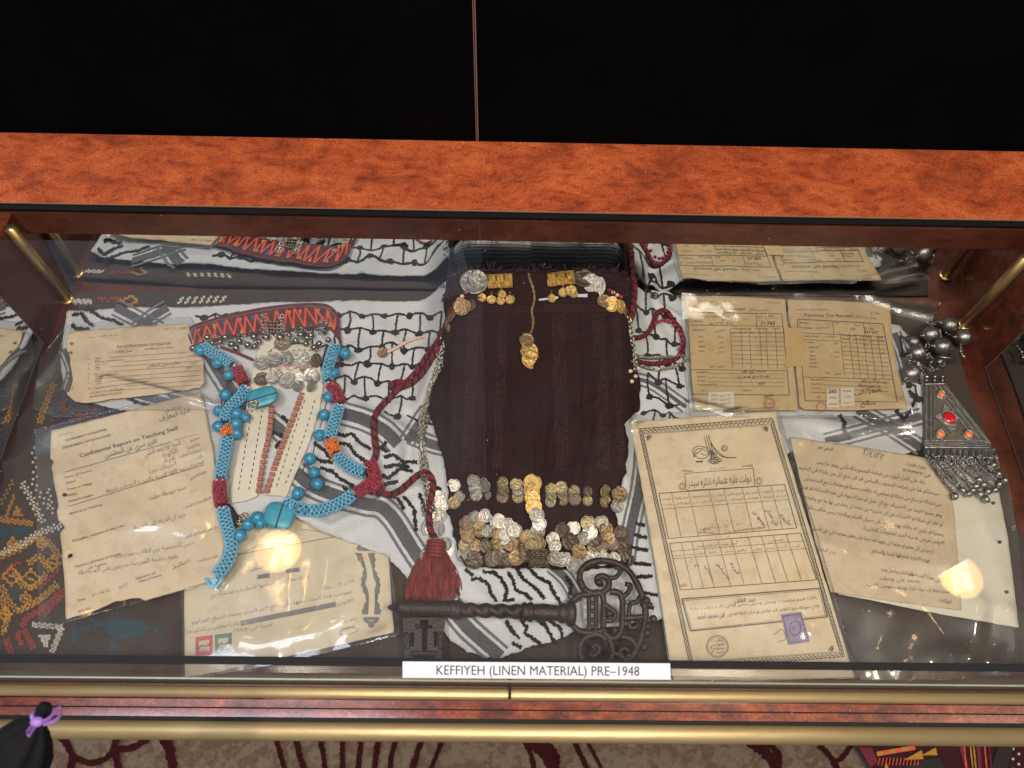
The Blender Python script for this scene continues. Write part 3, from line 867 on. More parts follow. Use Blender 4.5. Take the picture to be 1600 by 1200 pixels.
# ceiling lamps, seen in the photograph only as reflections in the glass and the plastic
LAMPSHELL = mat('lamp_reflector', (0.9, 0.62, 0.3), 0.4, emit=((1.0, 0.62, 0.27), 2.0))
LAMPTUBE = mat('lamp_tube', (1, 0.9, 0.7), 0.4, emit=((1.0, 0.8, 0.45), 12.0))
LAMPRIM = mat('lamp_rim', (0.7, 0.65, 0.6), 0.4)
for (x, y), lab in [((-0.858, 0.944), 'round warm ceiling lamp mirrored over the lower left papers'), ((1.797, 0.873), 'round warm ceiling lamp mirrored over the right hand letter')]:
    L = thing('ceiling_lamp', lab, 'ceiling lamp', (x, y, 2.46), 'warm round ceiling lamps')
    A = Acc(); k = 24
    V = [(x + r * math.cos(a), y + r * math.sin(a), z) for r, z in ((0.088, 2.40), (0.075, 2.43), (0.03, 2.455)) for a in np.arange(k) / k * 2 * math.pi] + [(x, y, 2.457)]
    A.add(V, [(i * k + j, i * k + (j + 1) % k, (i + 1) * k + (j + 1) % k, (i + 1) * k + j) for i in range(2) for j in range(k)] + [(2 * k + j, 2 * k + (j + 1) % k, 3 * k) for j in range(k)])
    A.obj('reflector', LAMPSHELL, L)
    A = Acc(); A.ring((x, y, 2.399), (0, 0, 1), 0.091, 0.004, 32, 6); A.obj('rim', LAMPRIM, L)
    for p0, p1, r in (((-0.062, 0.03), (0.05, 0.055), 0.017), ((0.004, 0.05), (-0.018, -0.062), 0.014), ((0.03, 0.02), (0.036, -0.045), 0.018)):
        A = Acc(); A.tube(resample([(x + p0[0], y + p0[1], 2.418), (x + (p0[0] + p1[0]) / 2, y + (p0[1] + p1[1]) / 2 + 0.006, 2.416), (x + p1[0], y + p1[1], 2.418)], 0.01), r, 10, flat=0.6); A.obj('tube', LAMPTUBE, L)

# caption card on the glass
cp = at([(629, 1033.5), (1047, 1036.5), (1048, 1062), (629, 1059)], 0.1512)
cardf = lambda x, y: np.full(np.shape(x), 0.1512)
A = Acc(); A.slab(cp[::-1], [], cardf, 0.0007); card = A.obj('caption_card', WHITECARD, None, False); tag(card, 'white caption card reading KEFFIYEH lying on the front edge of the glass', 'card')
D = Draw(); D.text('KEFFIYEH (LINEN MATERIAL) PRE\u20131948', (682, 1054.2), (999, 1056), 15.5); D.obj('printed_text', INKB, card, cardf, 0.0003)

# black drawstring pouch with a purple ribbon, close to the lens at the lower left
BAGM = mat('black_pouch_cloth', (0.003, 0.003, 0.0034), 0.8, bump=0.8, bscale=90, spec=0.15)
RIB = mat('purple_ribbon', (0.2, 0.09, 0.36), 0.5, var=[(0.3, 0.15, 0.5)], vscale=60)
zb = 0.27
bag = thing('drawstring_pouch', 'black cloth pouch tied with a purple ribbon at the lower left corner', 'pouch', P(30, 1190, zb))
c0 = at([(62, 1122)], zb)[0]; c1 = at([(12, 1215)], zb - 0.02)[0]
A = Acc(); ax = c1 - c0; L = np.linalg.norm(ax); ax /= L
u = np.cross(ax, (0, 0, 1)); u /= np.linalg.norm(u); b = np.cross(u, ax)
V = []; K = 40; prof = [(-0.24, 0.07), (-0.2, 0.10), (-0.1, 0.115), (0.0, 0.085), (0.08, 0.15), (0.22, 0.30), (0.45, 0.43), (0.8, 0.5), (1.2, 0.52), (1.7, 0.40), (1.95, 0.1)]
for t, r in prof:
    for k in range(K):
        a = 2 * math.pi * k / K
        rr = L * r * (1 + 0.09 * math.sin(9 * a + t * 2) * (1.1 if t < 0.9 else 0.4) + 0.05 * math.sin(4 * a + 1))
        V.append(c0 + ax * L * t + (u * math.cos(a) + b * math.sin(a) * 0.75) * rr)
A.add(V, [(i * K + k, i * K + (k + 1) % K, (i + 1) * K + (k + 1) % K, (i + 1) * K + k) for i in range(len(prof) - 1) for k in range(K)] + [tuple(range(K))[::-1], tuple((len(prof) - 1) * K + k for k in range(K))])
A.obj('pouch_body', BAGM, bag)
A = Acc()
kn = c0
pts = [kn + (u * math.cos(a) * 1.02 + b * math.sin(a) * 0.8) * L * 0.115 for a in np.arange(20) / 20 * 2 * math.pi]
A.tube(np.array(pts), 0.0016, 8, True)
top = at([(58, 1128)], zb + 0.012)[0]
for loop in ([(58, 1128), (75, 1120), (92, 1103), (95, 1112), (84, 1124), (66, 1130)], [(58, 1128), (50, 1138), (44, 1147), (40, 1143), (48, 1132)]):
    p = smooth(loop, 2.0); w_ = np.concatenate([at(p, zb + 0.014), at(p + (2, 5), zb + 0.011)]); n = len(p)
    A.add(w_, [(i, i + 1, n + i + 1, n + i) for i in range(n - 1)])
A.ball(top, 0.0035, 12, 8, (1.3, 1, 0.8)); A.obj('ribbon', RIB, bag)

# bright embroidered textile lying on the carpet at the lower right
TEX = weave_mat('dark_red_textile', (0.014, 0.003, 0.006), (0.06, 0.009, 0.016), 160)
tf = lambda x, y: -0.835 + 0.004 * nz(x, y, 16, 2)
tp = lift(rough_loop([(1338, 1166), (1450, 1150), (1640, 1150), (1640, 1260), (1380, 1260), (1360, 1200)], 12), tf)
tex = sheet_acc(tp, tf, 0.012, th=0.012).obj('embroidered_textile', TEX); tag(tex, 'bright embroidered red textile lying below the case at lower right', 'textile')
Dm = {k: Draw() for k in 'ymokw'}
Dm['m'].poly([(1342, 1168), (1362, 1168), (1372, 1190), (1360, 1200)]); Dm['m'].line([(1500, 1162), (1512, 1205)], 6); Dm['m'].line([(1528, 1162), (1532, 1205)], 6)
for k in range(6):
    Dm['y' if k % 2 == 0 else 'o'].line([(1370 + k * 10, 1178 - k * 1.7), (1380 + k * 10, 1176.5 - k * 1.7)], 7, 3)
Dm['y'].poly([(1413, 1187), (1440, 1172), (1443, 1186)]); Dm['y'].poly([(1440, 1180), (1462, 1168), (1465, 1180)]); Dm['y'].poly([(1380, 1212), (1384, 1190), (1394, 1212)])
Dm['k'].poly([(1412, 1200), (1440, 1188), (1468, 1183), (1480, 1210), (1412, 1210)]); Dm['k'].poly([(1560, 1165), (1585, 1163), (1570, 1210), (1545, 1210)])
for xx, c in ((1506, 'o'), (1516, 'y'), (1521, 'y'), (1538, 'o'), (1545, 'm')):
    Dm[c].line([(xx, 1162), (xx + 5, 1210)], 2.2, 4, jag=0.4)
for k in range(12):
    Dm['o'].line([(1375 + k * 5.5, 1184), (1372 + k * 5.6, 1196)], 1.2, 3)
for k in range(5):
    Dm['w'].dot((1583 + (k % 2) * 9, 1170 + 8 * k), 2.2, n=6)
for k, m in (('y', THREAD_Y), ('m', mat('crimson_thread', (0.13, 0.008, 0.03), 0.8)), ('o', THREAD_O), ('k', THREAD_K), ('w', THREAD_W)):
    stuff(Dm[k].obj('stitching', m, tex, tf, 0.0035))

# dust on the glass and lint on the rails
DUST = mat('dust', (0.6, 0.58, 0.55), 0.9)
A = Acc(); dr = np.random.default_rng(11)
for i in range(150):
    if i < 120:
        x, y, z = dr.uniform(-0.6, 0.62), dr.uniform(0.14, 0.63), 0.1503
    elif i < 140:
        x, y, z = dr.uniform(-0.6, 0.62), dr.uniform(0.65, 0.75), 0.1553
    else:
        x, y, z = dr.uniform(-0.5, 0.5), dr.uniform(0.102, 0.115), -0.0055
    a = dr.uniform(0, 3.14); L = dr.uniform(0.00025, 0.0007) * (2.2 if dr.random() < 0.12 else 1); W_ = dr.uniform(0.0002, 0.0004); ca, sa = math.cos(a), math.sin(a)
    A.add([(x + L * ca - W_ * sa, y + L * sa + W_ * ca, z), (x - L * ca, y - L * sa, z + 0.0002), (x + L * ca + W_ * sa, y + L * sa - W_ * ca, z)], [(0, 1, 2)])
stuff(A.obj('dust_flecks', DUST, case, False))

# ================================================================== cloths on the deck
# ---- brown linen with cross-stitch
lp = np.vstack([at([(-60, 1092)], 0)[:, :2] * 0 + [(-0.578, 0.1305)], [(-0.578, 0.30)], [(-0.579, 0.50)], [(-0.57, 0.62)], [(-0.40, 0.6305)], [(0.0, 0.6315)], [(0.50, 0.6315)], [(0.585, 0.6285)],
                at([(1495, 540), (1512, 600), (1545, 690), (1580, 780)], 0.003)[:, :2], [(0.598, 0.24)], [(0.600, 0.1305)]])
linen = sheet_acc(resample(np.vstack([lp, lp[0]]), 0.01)[:-1], s_linen, 0.0045, th=0.001).obj('linen_cloth', LINEN)
tag(linen, 'grey brown linen cloth with cross stitch embroidery spread over the case floor', 'cloth')


class Stitch:
    """cross-stitches: two short crossing threads each"""
    def __init__(s):
        s.d = Draw()

    def x(s, c, r=1.75, wd=1.0):
        c = np.asarray(c, float) + rng.normal(0, 0.25, 2)
        for a, b in (((-r, -r), (r, r)), ((-r, r), (r, -r))):
            p = c + a; q = c + b; d = (q - p) / np.linalg.norm(q - p); n = np.array([-d[1], d[0]]) * wd / 2
            s.d.add([p + n, q + n, q - n, p - n], [(0, 1, 2, 3)])

    def along(s, pts, step=4.2, rows=1, zig=0.0):
        step = step * 1.3; p = resample(pts, step)
        for i, c in enumerate(p):
            t = p[min(i + 1, len(p) - 1)] - p[max(i - 1, 0)]; t = t / (np.linalg.norm(t) + 1e-9); n = np.array([-t[1], t[0]])
            for k in range(rows):
                s.x(c + n * ((k - (rows - 1) / 2) * step + ((zig + 0.9) if i % 2 else -(zig + 0.9))))
        return s

    def fill(s, poly, step=3.6, prob=1.0):
        step = step * 1.2
        poly = np.asarray(poly, float); x0, y0 = poly.min(0); x1, y1 = poly.max(0)
        for x in np.arange(x0, x1, step):
            for y in np.arange(y0, y1, step):
                if inpoly(np.array([x]), np.array([y]), poly)[0] and rng.random() < prob:
                    s.x((x, y))
        return s


def emb(st, m):
    stuff(st.d.obj('embroidery', m, linen, s_linen, 0.0012))


Y_ = Stitch()
Y_.fill([(26, 788), (38, 808), (18, 808)], 3.4); Y_.along([(2, 812), (50, 818)], 3.4, 2); Y_.along([(10, 806), (22, 775)], 3.6)
Y_.along([(0, 870), (30, 858), (60, 838), (80, 850), (92, 870)], 4, 2); Y_.along([(45, 880), (62, 868), (78, 890)], 4, 2)
Y_.along([(2, 916), (14, 940), (28, 955), (48, 945), (70, 930), (88, 912)], 4, 2); Y_.along([(0, 935), (14, 960), (6, 985)], 4, 2)
Y_.along([(22, 895), (35, 915), (50, 918), (66, 905), (72, 898)], 4, 2); Y_.fill([(2, 984), (12, 978), (10, 990), (0, 992)], 3.5)
Y_.along([(30, 955), (60, 940), (90, 915)], 4, 1, 1.0); Y_.along([(84, 600), (68, 640), (62, 660)], 4, 2); Y_.along([(30, 612), (42, 600)], 4, 2)
Y_.fill([(185, 938), (200, 935), (195, 948)], 4, 0.6); Y_.along([(190, 470), (205, 462), (215, 470), (200, 478)], 3, 1)
for cx, cy, q in ((18, 900, 14), (48, 905, 15), (82, 880, 11), (20, 850, 9), (40, 935, 9), (8, 960, 10), (66, 850, 8)):
    Y_.along([(cx, cy - q), (cx + q, cy), (cx, cy + q), (cx - q, cy), (cx, cy - q)], 3.6, 1)
    Y_.x((cx, cy)); Y_.x((cx + 3, cy + 1)); Y_.x((cx - 3, cy - 1))
Y_.along([(0, 790), (10, 770), (20, 752)], 3.6, 1, 1); Y_.along([(52, 792), (60, 806)], 3.6, 1, 1)
emb(Y_, THREAD_Y)
W_ = Stitch()
W_.along([(35, 755), (52, 785), (66, 815)], 4, 2, 1); W_.along([(50, 750), (70, 785), (84, 800)], 5, 1, 1.5); W_.along([(75, 765), (80, 790)], 4, 1, 1)
W_.along([(0, 865), (35, 850), (62, 832), (95, 822)], 4, 2, 0.6); W_.along([(52, 976), (96, 980)], 3.4, 2); W_.along([(96, 982), (82, 1018)], 3.4, 2)
W_.fill([(58, 990), (80, 992), (72, 1014)], 3.2); W_.along([(52, 700), (55, 745)], 6, 1, 1.5)
for k in range(7):
    W_.along([(280 + k * 11, 474 - k * 0.4), (285 + k * 11, 465 - k * 0.3)], 3)
W_.along([(115, 471), (142, 471)], 3, 2)
emb(W_, THREAD_W)
T_ = Stitch()
T_.fill([(0, 825), (48, 822), (50, 832), (0, 850)], 3.4, 0.9)
T_.fill([(158, 972), (180, 966), (205, 968), (232, 975), (225, 990), (195, 998), (170, 992)], 3.1); T_.along([(140, 965), (158, 975), (130, 985)], 3.4, 2); T_.along([(232, 980), (258, 985), (250, 995)], 3.4, 1)
T_.along([(176, 998), (178, 1010), (172, 1022)], 3.4, 2); T_.fill([(110, 985), (122, 980), (122, 1000), (114, 1005)], 3.3); T_.fill([(143, 1005), (155, 1002), (155, 1014), (145, 1015)], 3.4, 0.8)
T_.along([(170, 965), (190, 952)], 4, 1, 1); T_.along([(15, 930), (35, 935)], 4, 2); T_.along([(105, 1005), (112, 1020)], 4)
T_.fill([(205, 460), (245, 458), (245, 473), (205, 475)], 4, 0.35)
emb(T_, THREAD_T)
R_ = Stitch()
R_.along([(100, 922), (70, 950), (42, 965), (35, 978)], 3.8, 2); R_.along([(38, 985), (52, 1012)], 3.8, 2); R_.fill([(22, 985), (32, 990), (38, 1012), (28, 1008)], 3.6)
R_.fill([(100, 600), (180, 610), (150, 655), (90, 660)], 4.2, 0.3); R_.fill([(155, 462), (195, 461), (195, 473), (150, 475)], 4, 0.5)
R_.along([(4, 905), (16, 885), (30, 878)], 4, 1, 0.6); R_.along([(60, 920), (76, 905), (92, 890)], 4, 1, 0.6); R_.along([(10, 1000), (18, 1020)], 4, 2); R_.along([(100, 930), (85, 945), (70, 962)], 4, 1)
emb(R_, THREAD_R)
B_ = Stitch(); B_.fill([(90, 610), (190, 600), (185, 650), (80, 690)], 4.2, 0.42); B_.fill([(40, 700), (80, 640), (95, 660), (70, 720)], 4.4, 0.4); B_.fill([(0, 590), (40, 560), (60, 610), (0, 650)], 5, 0.2)
emb(B_, THREAD_B)

# ---- keffiyeh
kpx = [(108, 489), (160, 483), (230, 479), (300, 480), (420, 472), (540, 470), (640, 470), (700, 468)]
kp = np.vstack([at(kpx, 0.011)[:, :2], [(-0.068, 0.628), (-0.03, 0.6315), (0.05, 0.632), (0.13, 0.6315), (0.165, 0.618)],
                at([(1040, 452), (1068, 470), (1150, 480), (1300, 492), (1405, 508), (1432, 540), (1446, 600), (1446, 700), (1400, 712), (1250, 700), (1200, 720), (1160, 850), (1090, 960), (1036, 966),
                    (1000, 972), (960, 978), (905, 984), (870, 1000), (822, 1012), (800, 1024), (762, 1029), (730, 1018), (705, 1000), (684, 978), (664, 940), (640, 905), (618, 884), (604, 868),
                    (560, 852), (520, 838), (495, 830), (466, 812), (430, 826), (385, 815), (350, 780), (328, 700), (310, 650), (240, 640), (186, 640), (120, 622), (102, 610), (96, 570)], 0.012)[:, :2]])
kp = resample(np.vstack([kp, kp[0]]), 0.004)[:-1]
kp = kp + np.random.default_rng(3).normal(0, 0.0006, kp.shape)
kef = sheet_acc(kp, s_kef, 0.0028, th=0.0012).obj('keffiyeh_scarf', KEF)
tag(kef, 'white keffiyeh scarf with black net pattern and grey striped borders spread across the case', 'scarf')

net = Draw()


def net_region(o, eu, ev, nu, nv, clip, wave=2.0, seed=1, knot=5.8, lw=2.9):
    """fishnet: wavering rows joined by staggered uprights, a knot at every joint"""
    r = np.random.default_rng(seed); o = np.array(o, float); eu = np.array(eu, float); ev = np.array(ev, float)
    clip = np.array(clip, float)
    J = {}
    for j in range(nv + 1):
        for i in range(nu * 2 + 1):
            J[i, j] = o + eu * i / 2 + ev * (j + (0.10 if (i + j) % 2 else -0.10)) + r.normal(0, wave, 2)
    ins = lambda p: inpoly(np.array([p[0]]), np.array([p[1]]), clip)[0]

    def seg(a, b, wd):
        if ins(a) and ins(b):
            m = (a + b) / 2 + r.normal(0, 1.4, 2); net.line([a, m, b], wd, 1.5, jag=0.45)
    for (i, j), p in J.items():
        if (i + 1, j) in J:
            seg(p, J[i + 1, j], lw)
        if (i + j) % 2 == 0 and (i, j + 1) in J:
            seg(p, J[i, j + 1], lw * 0.95)
        if (i + j) % 2 == 1 and ins(p):
            net.dot(p, knot * r.uniform(0.85, 1.25), knot * r.uniform(0.7, 1.0), 12, 0.2)


net_region((425, 462), (36, 0.5), (-3, 26), 9, 8, [(440, 474), (702, 470), (694, 520), (660, 600), (640, 655), (600, 650), (520, 622), (470, 600), (440, 560)], 2.2, 4)
net_region((996, 640), (26, 4), (-2, 26), 3, 3, [(1002, 640), (1075, 640), (1040, 690), (1000, 720)], 2, 9, 5)
net_region((1390, 500), (26, 6), (4, 24), 2, 8, [(1396, 512), (1440, 520), (1446, 640), (1420, 640)], 2, 10, 5)
net_region((285, 468), (34, -2), (2, 28), 5, 3, [(285, 483), (440, 474), (440, 560), (400, 540), (330, 520)], 2, 5)
net_region((978, 440), (29, 10), (2, 34), 4, 7, [(985, 436), (1030, 452), (1064, 474), (1072, 560), (1075, 640), (1030, 655), (1002, 640), (1000, 560)], 2.5, 6)
net_region((700, 406), (40, 0), (0, 25), 8, 1, [(690, 408), (1000, 406), (1000, 436), (690, 440)], 1.5, 7, 4)
net_region((600, 640), (40, 12), (-4, 28), 2, 3, [(590, 620), (700, 600), (690, 680), (640, 668)], 2, 8, 5)
LEAF = [[(527, 677), (540, 681), (550, 677), (562, 692), (580, 702)], [(530, 692), (545, 695), (555, 710), (572, 722)], [(490, 692), (505, 702), (517, 717)], [(490, 712), (500, 720), (520, 722)],
        [(517, 735), (530, 747), (552, 760), (566, 765)], [(500, 730), (517, 736)], [(600, 715), (615, 710), (630, 722), (652, 722)], [(597, 742), (607, 747), (625, 732), (645, 737)], [(600, 757), (622, 752)],
        [(630, 775), (647, 795), (650, 830)], [(425, 675), (443, 682)], [(430, 700), (440, 690)], [(600, 730), (622, 726), (640, 730)],
        [(727, 889), (739, 900)], [(736, 906), (750, 904), (763, 913), (768, 929), (777, 940)], [(754, 893), (772, 895), (783, 904), (793, 922), (788, 938), (804, 938)],
        [(793, 893), (802, 907), (806, 922), (822, 929), (831, 938)], [(806, 886), (817, 904), (829, 913), (840, 922), (851, 936)], [(824, 886), (840, 902), (858, 911), (867, 929), (876, 942)],
        [(812, 967), (823, 981), (820, 989), (836, 1000), (848, 1011)], [(839, 970), (850, 975), (861, 992), (867, 1006)], [(858, 970), (875, 981), (880, 1000)],
        [(993, 817), (1008, 821)], [(990, 835), (1011, 841)], [(986, 855), (1013, 860)], [(990, 880), (1018, 882)], [(995, 902), (1020, 900)], [(1000, 925), (1028, 930)],
        [(700, 905), (712, 915), (716, 930)], [(690, 870), (700, 884), (712, 890)], [(606, 770), (622, 780), (632, 796)], [(655, 770), (662, 790), (668, 806)], [(430, 720), (450, 728), (462, 742)], [(440, 650), (455, 662), (470, 668)], [(470, 680), (482, 690)], [(535, 760), (548, 772)], [(545, 718), (562, 738), (580, 745)], [(800, 1004), (815, 1012)], [(790, 970), (800, 985), (812, 998)], [(884, 900), (893, 915), (890, 930)], [(1000, 945), (1022, 950)], [(1012, 800), (1022, 806)], [(604, 690), (596, 700), (606, 706)],
        [(133, 481), (148, 489), (158, 497), (176, 500), (192, 508)], [(112, 492), (128, 490), (136, 502), (146, 510)], [(112, 506), (118, 514), (140, 514)],
        [(1400, 640), (1412, 655), (1425, 640)], [(1424, 560), (1434, 575), (1428, 590), (1440, 600)], [(1420, 610), (1432, 622), (1426, 636)], [(1312, 648), (1320, 660), (1318, 672), (1330, 686)],
        [(196, 618), (215, 630), (235, 632)], [(340, 640), (352, 660)], [(262, 618), (290, 625)], [(660, 745), (675, 760), (690, 765)], [(690, 780), (700, 800), (712, 815), (716, 840), (722, 860)]]
for L in LEAF:
    net.line(L, 5.6, 1.8, jag=0.55, taper=False)
stuff(net.obj('black_woven_lines', KEFBLK, kef, s_kef, 0.0013))
bandw = Draw(); bandm = Draw()


def band(pts, wd, off, thin, k=1.0):
    p = smooth(pts, 5); t = np.gradient(p, axis=0); t /= np.linalg.norm(t, axis=1)[:, None]; n = np.c_[-t[:, 1], t[:, 0]]
    bandw.line(p, wd, 5, jag=0.05)
    for s in (-1, 1):
        bandm.line(p + n * off * s, thin, 5, jag=0.15)


band([(462, 738), (490, 760), (530, 776), (570, 787), (595, 792), (616, 812), (640, 850), (668, 892), (703, 945), (728, 978), (752, 1000), (782, 1026)], 20, 17.5, 4.5)
band([(536, 646), (570, 656), (600, 672), (622, 694)], 19, 17, 4)
band([(668, 640), (650, 668), (636, 690)], 12, 12, 3.5)
band([(640, 680), (675, 694), (700, 700)], 14, 13, 3.5)
band([(322, 545), (345, 585), (375, 625), (430, 665), (455, 690)], 18, 16, 4)
band([(180, 480), (215, 498), (250, 516)], 13, 12.5, 3.5); band([(262, 480), (236, 496), (214, 514)], 12, 11, 3.5)
band([(1006, 700), (1000, 760), (985, 830), (978, 880)], 15, 13, 3.5)
band([(985, 590), (1020, 600), (1072, 636)], 6, 9, 3)
band([(1290, 690), (1360, 672), (1440, 650)], 12, 12, 3.5); band([(1340, 640), (1390, 668), (1440, 700)], 13, 12, 3.5)
band([(100, 545), (112, 580), (104, 612)], 8, 8, 3); band([(1398, 520), (1412, 560), (1420, 600)], 9, 9, 3)
band([(862, 884), (885, 905), (905, 940)], 12, 11, 3); band([(200, 612), (260, 628), (320, 640)], 13, 12, 3.5)
stuff(bandw.obj('grey_woven_bands', KEFGREY, kef, s_kef, 0.0009)); stuff(bandm.obj('thin_woven_stripes', KEFMID, kef, s_kef, 0.0010))

# ---- dark aubergine head veil on its rise
gpx = [(702, 436), (720, 424), (760, 424), (830, 424), (900, 424), (955, 424), (984, 428), (990, 450), (984, 480), (988, 530), (993, 570), (1000, 600), (998, 640), (985, 650), (974, 664), (982, 690), (978, 730),
       (966, 770), (960, 800), (968, 830), (984, 868), (978, 884), (940, 886), (900, 892), (860, 886), (820, 886), (770, 888), (728, 884), (716, 860), (704, 800), (700, 760), (694, 720), (682, 680), (670, 640), (678, 605), (690, 575), (688, 540), (698, 500), (692, 470)]
gw = lift(rough_loop(gpx, 4, 0.9, 5), s_garm)
garm = thing('coin_head_veil', 'dark aubergine cloth head veil sewn with rows of coins, central on the scarf', 'head veil', P(835, 650, 0.02))
sheet_acc(gw, s_garm, 0.0026, th=0.002).obj('veil_cloth', AUB, garm)
A = Acc(); hem = gw + (0, 0, 0.0004); A.tube(hem, 0.0011 * (1 + 0.3 * np.sin(np.arange(len(hem)) * 1.3)), 6, True); A.obj('rolled_hem', AUB, garm)
D = Draw()
for x0, x1 in ((728, 746), (776, 790), (866, 886), (930, 950), (962, 972)):
    for y in np.arange(492, 735, 2.6):
        xa = x0 + (y - 600) * (-0.04 if x0 < 800 else 0.03)
        for x in np.arange(xa, xa + (x1 - x0), 3.0):
            if rng.random() < 0.8:
                D.dot((x + rng.normal(0, 0.3), y + rng.normal(0, 0.3)), 1.05, 0.8, 5)
for y in (478, 482, 486):
    for x in np.arange(704, 980, 3.0):
        D.dot((x, y + 1.5 * math.sin(x / 30)), 1.1, 0.8, 5)
stuff(D.obj('drawn_thread_stitching', AUBST, garm, s_garm, 0.0006))
A = Acc()
for x in list(np.arange(757, 758)) + [832, 906]:
    pl = lift(smooth([(x, 484), (x + (3 if x > 800 else -3), 600), (x + (4 if x > 800 else -5), 740)], 6), s_garm, 0.0004); A.tube(pl, 0.0006, 5)
A.obj('seam', AUB, garm)
A = Acc()
edge = resample(np.vstack([[(694, 470), (700, 440), (722, 424), (750, 421)], [(985, 424), (992, 450), (986, 490)]]), 2.0)
for _ in range(260):
    x, y = [(rng.uniform(690, 745), rng.uniform(418, 470)), (rng.uniform(950, 992), rng.uniform(418, 470)), (rng.uniform(700, 985), rng.uniform(418, 428))][rng.integers(0, 3)]
    if 750 < x < 950 and y > 432:
        continue
    p0 = lift([(x, y)], s_garm, 0.001)[0]; d = rng.normal(0, 0.0035, 3); d[2] = abs(d[2]) * 0.8 + 0.0012
    A.tube([p0, p0 + d * 0.6, p0 + d * 1.1 + (0, 0, -0.001)], [0.0009, 0.0008, 0.0004], 4)
stuff(A.obj('gathered_fringe', AUBTUFT, garm))
for q in ([(842, 467), (872, 463), (872, 466.5), (842, 470)], [(898, 460), (918, 459), (918, 464.5), (900, 464)]):
    D = Draw(); D.quadgrid(q, 4, 1); D.obj('white_lining', KEF, garm, s_garm, 0.0015)
A = Acc(); pl = lift(smooth([(838, 480), (870, 468), (905, 462), (935, 462)], 4), s_garm, 0.0002); A.tube(pl, 0.0011, 6); A.obj('hem_fold', AUB, garm)

# ================================================================== papers and their plastic sleeves
def paper(name, label, px, surf, m, cat='document', amp=0.25, seed=1, holes=()):
    lp = lift(rough_loop(px, 5, amp, seed), surf)
    o = sheet_acc(lp, surf, 0.003, [lift(np.array(h), surf)[:, :2] for h in holes], th=0.0003).obj(name, m)
    return tag(o, label, cat)


def wline(a, b, off, sc):
    a = np.array(a, float) * sc + off; b = np.array(b, float) * sc + off
    return a, b


class Page:
    """printing on one paper; coordinates are taken from an enlarged view (offset, scale)"""
    def __init__(s, off, sc):
        s.o = np.array(off, float); s.k = sc; s.d = {}

    def D(s, ink):
        return s.d.setdefault(ink, Draw())

    def c(s, p):
        return np.array(p, float) * s.k + s.o

    def t(s, ink, body, a, b, h=None, bold=0.0, shear=0.0, sy=1.0):
        s.D(ink).text(body, s.c(a), s.c(b), None if h is None else h * s.k, bold, shear, sy=sy)

    def l(s, ink, pts, wd=1.0, **k):
        s.D(ink).line([s.c(p) for p in pts], wd, **k)

    def grid(s, ink, q, rows, cols, wd=0.8):
        q = [s.c(p) for p in q]
        f = lambda u, v: (q[0] * (1 - u) + q[1] * u) * (1 - v) + (q[3] * (1 - u) + q[2] * u) * v
        for v in rows:
            s.D(ink).line([f(0, v), f(1, v)], wd)
        for u in cols:
            u0, v0, v1 = u if isinstance(u, tuple) else (u, 0, 1)
            s.D(ink).line([f(u0, v0), f(u0, v1)], wd)
        return f

    def done(s, parent, surf, dz=0.0004):
        for i, (k, d) in enumerate(s.d.items()):
            o = d.obj({'INKV': 'ink_writing', 'INKP': 'handwriting'}.get(k, 'printed_text'), globals()[k], parent, surf, dz + i * 0.00012)
            if o:
                stuff(o)


# ---- registration of death
f_reg = plane(0.0168, 0, 0.0, 0.0007, 30, 2, creases=[([(205, 511), (218, 620)], 0.0006), ([(103, 572), (319, 552)], 0.0005)], lifts=[((106, 520), 0.025, 0.005), ((316, 600), 0.02, 0.004)])
reg = paper('death_certificate', 'tan registration of death form with worn corners, upper left of the case',
            [(104, 530), (109, 518), (200, 511), (294, 505), (299, 528), (306, 545), (318, 562), (319, 598), (312, 606), (266, 613), (220, 619), (190, 622), (132, 630), (118, 628), (106, 617), (102, 604), (102, 570)], f_reg, PAPER_TAN, amp=0.5)
pg = Page((80, 480), 0.1625)
pg.t('INKL', 'HEALTH DEPT. No. 21', (365, 300), (630, 272), 17); pg.t('INKL', 'Nº 13 184', (1090, 222), (1300, 210), 24)
pg.t('INK', 'REGISTRATION OF DEATH', (635, 394), (1145, 362), 27, 0.012); pg.t('INK', 'سجل الوفيات', (595, 440), (780, 425), 30); pg.t('INK', 'תעודת פטירה רשום', (900, 412), (1165, 396), 20)
for k, y in enumerate((505, 555, 600, 648, 692, 738, 792)):
    pg.t('INK', '%d.' % (k + 1), (352, y), (372, y - 1), 18)
for tx, a, b in [('Date', (425, 497), (480, 492)), ('تاريخ', (420, 516), (470, 512)), ('Name of Deceased', (425, 535), (692, 510)), ('اسم المتوفى', (425, 555), (545, 545)), ('Age', (425, 588), (470, 584)),
                 ('عمر', (425, 606), (470, 602)), ('Sex', (412, 650), (452, 646)), ('Cause of Death', (428, 675), (632, 645)), ('سبب الوفاة', (425, 697), (570, 680)), ('Place', (425, 720), (480, 714)), ('محل', (428, 742), (490, 736)),
                 ('Signature of Person Giving Notice of Death', (425, 786), (935, 716)), ('توقيع الشخص الذي يعطي الخبر', (360, 833), (695, 790)), ('חתימת המודיע על הפטירה', (365, 870), (680, 832))]:
    pg.t('INKP', tx, a, b, 17)
for k in range(8):
    y = 490 + k * 46; x0 = 500 + (180 if k in (1, 4) else 60) + (170 if k == 6 else 0)
    pg.l('INKL', [(x0, y - 8), (1440, y - 66)], 0.7)
pg.t('INKP', 'صالح حسين مصطفى', (920, 580), (1240, 545), 34, -0.004, 0.2); pg.t('INKP', 'الفالوجة', (1310, 475), (1400, 465), 20); pg.t('INKP', 'غزة', (1340, 548), (1400, 540), 24); pg.t('INKP', 'شهر', (1290, 590), (1350, 580), 22)
pg.done(reg, f_reg)
D = Draw()
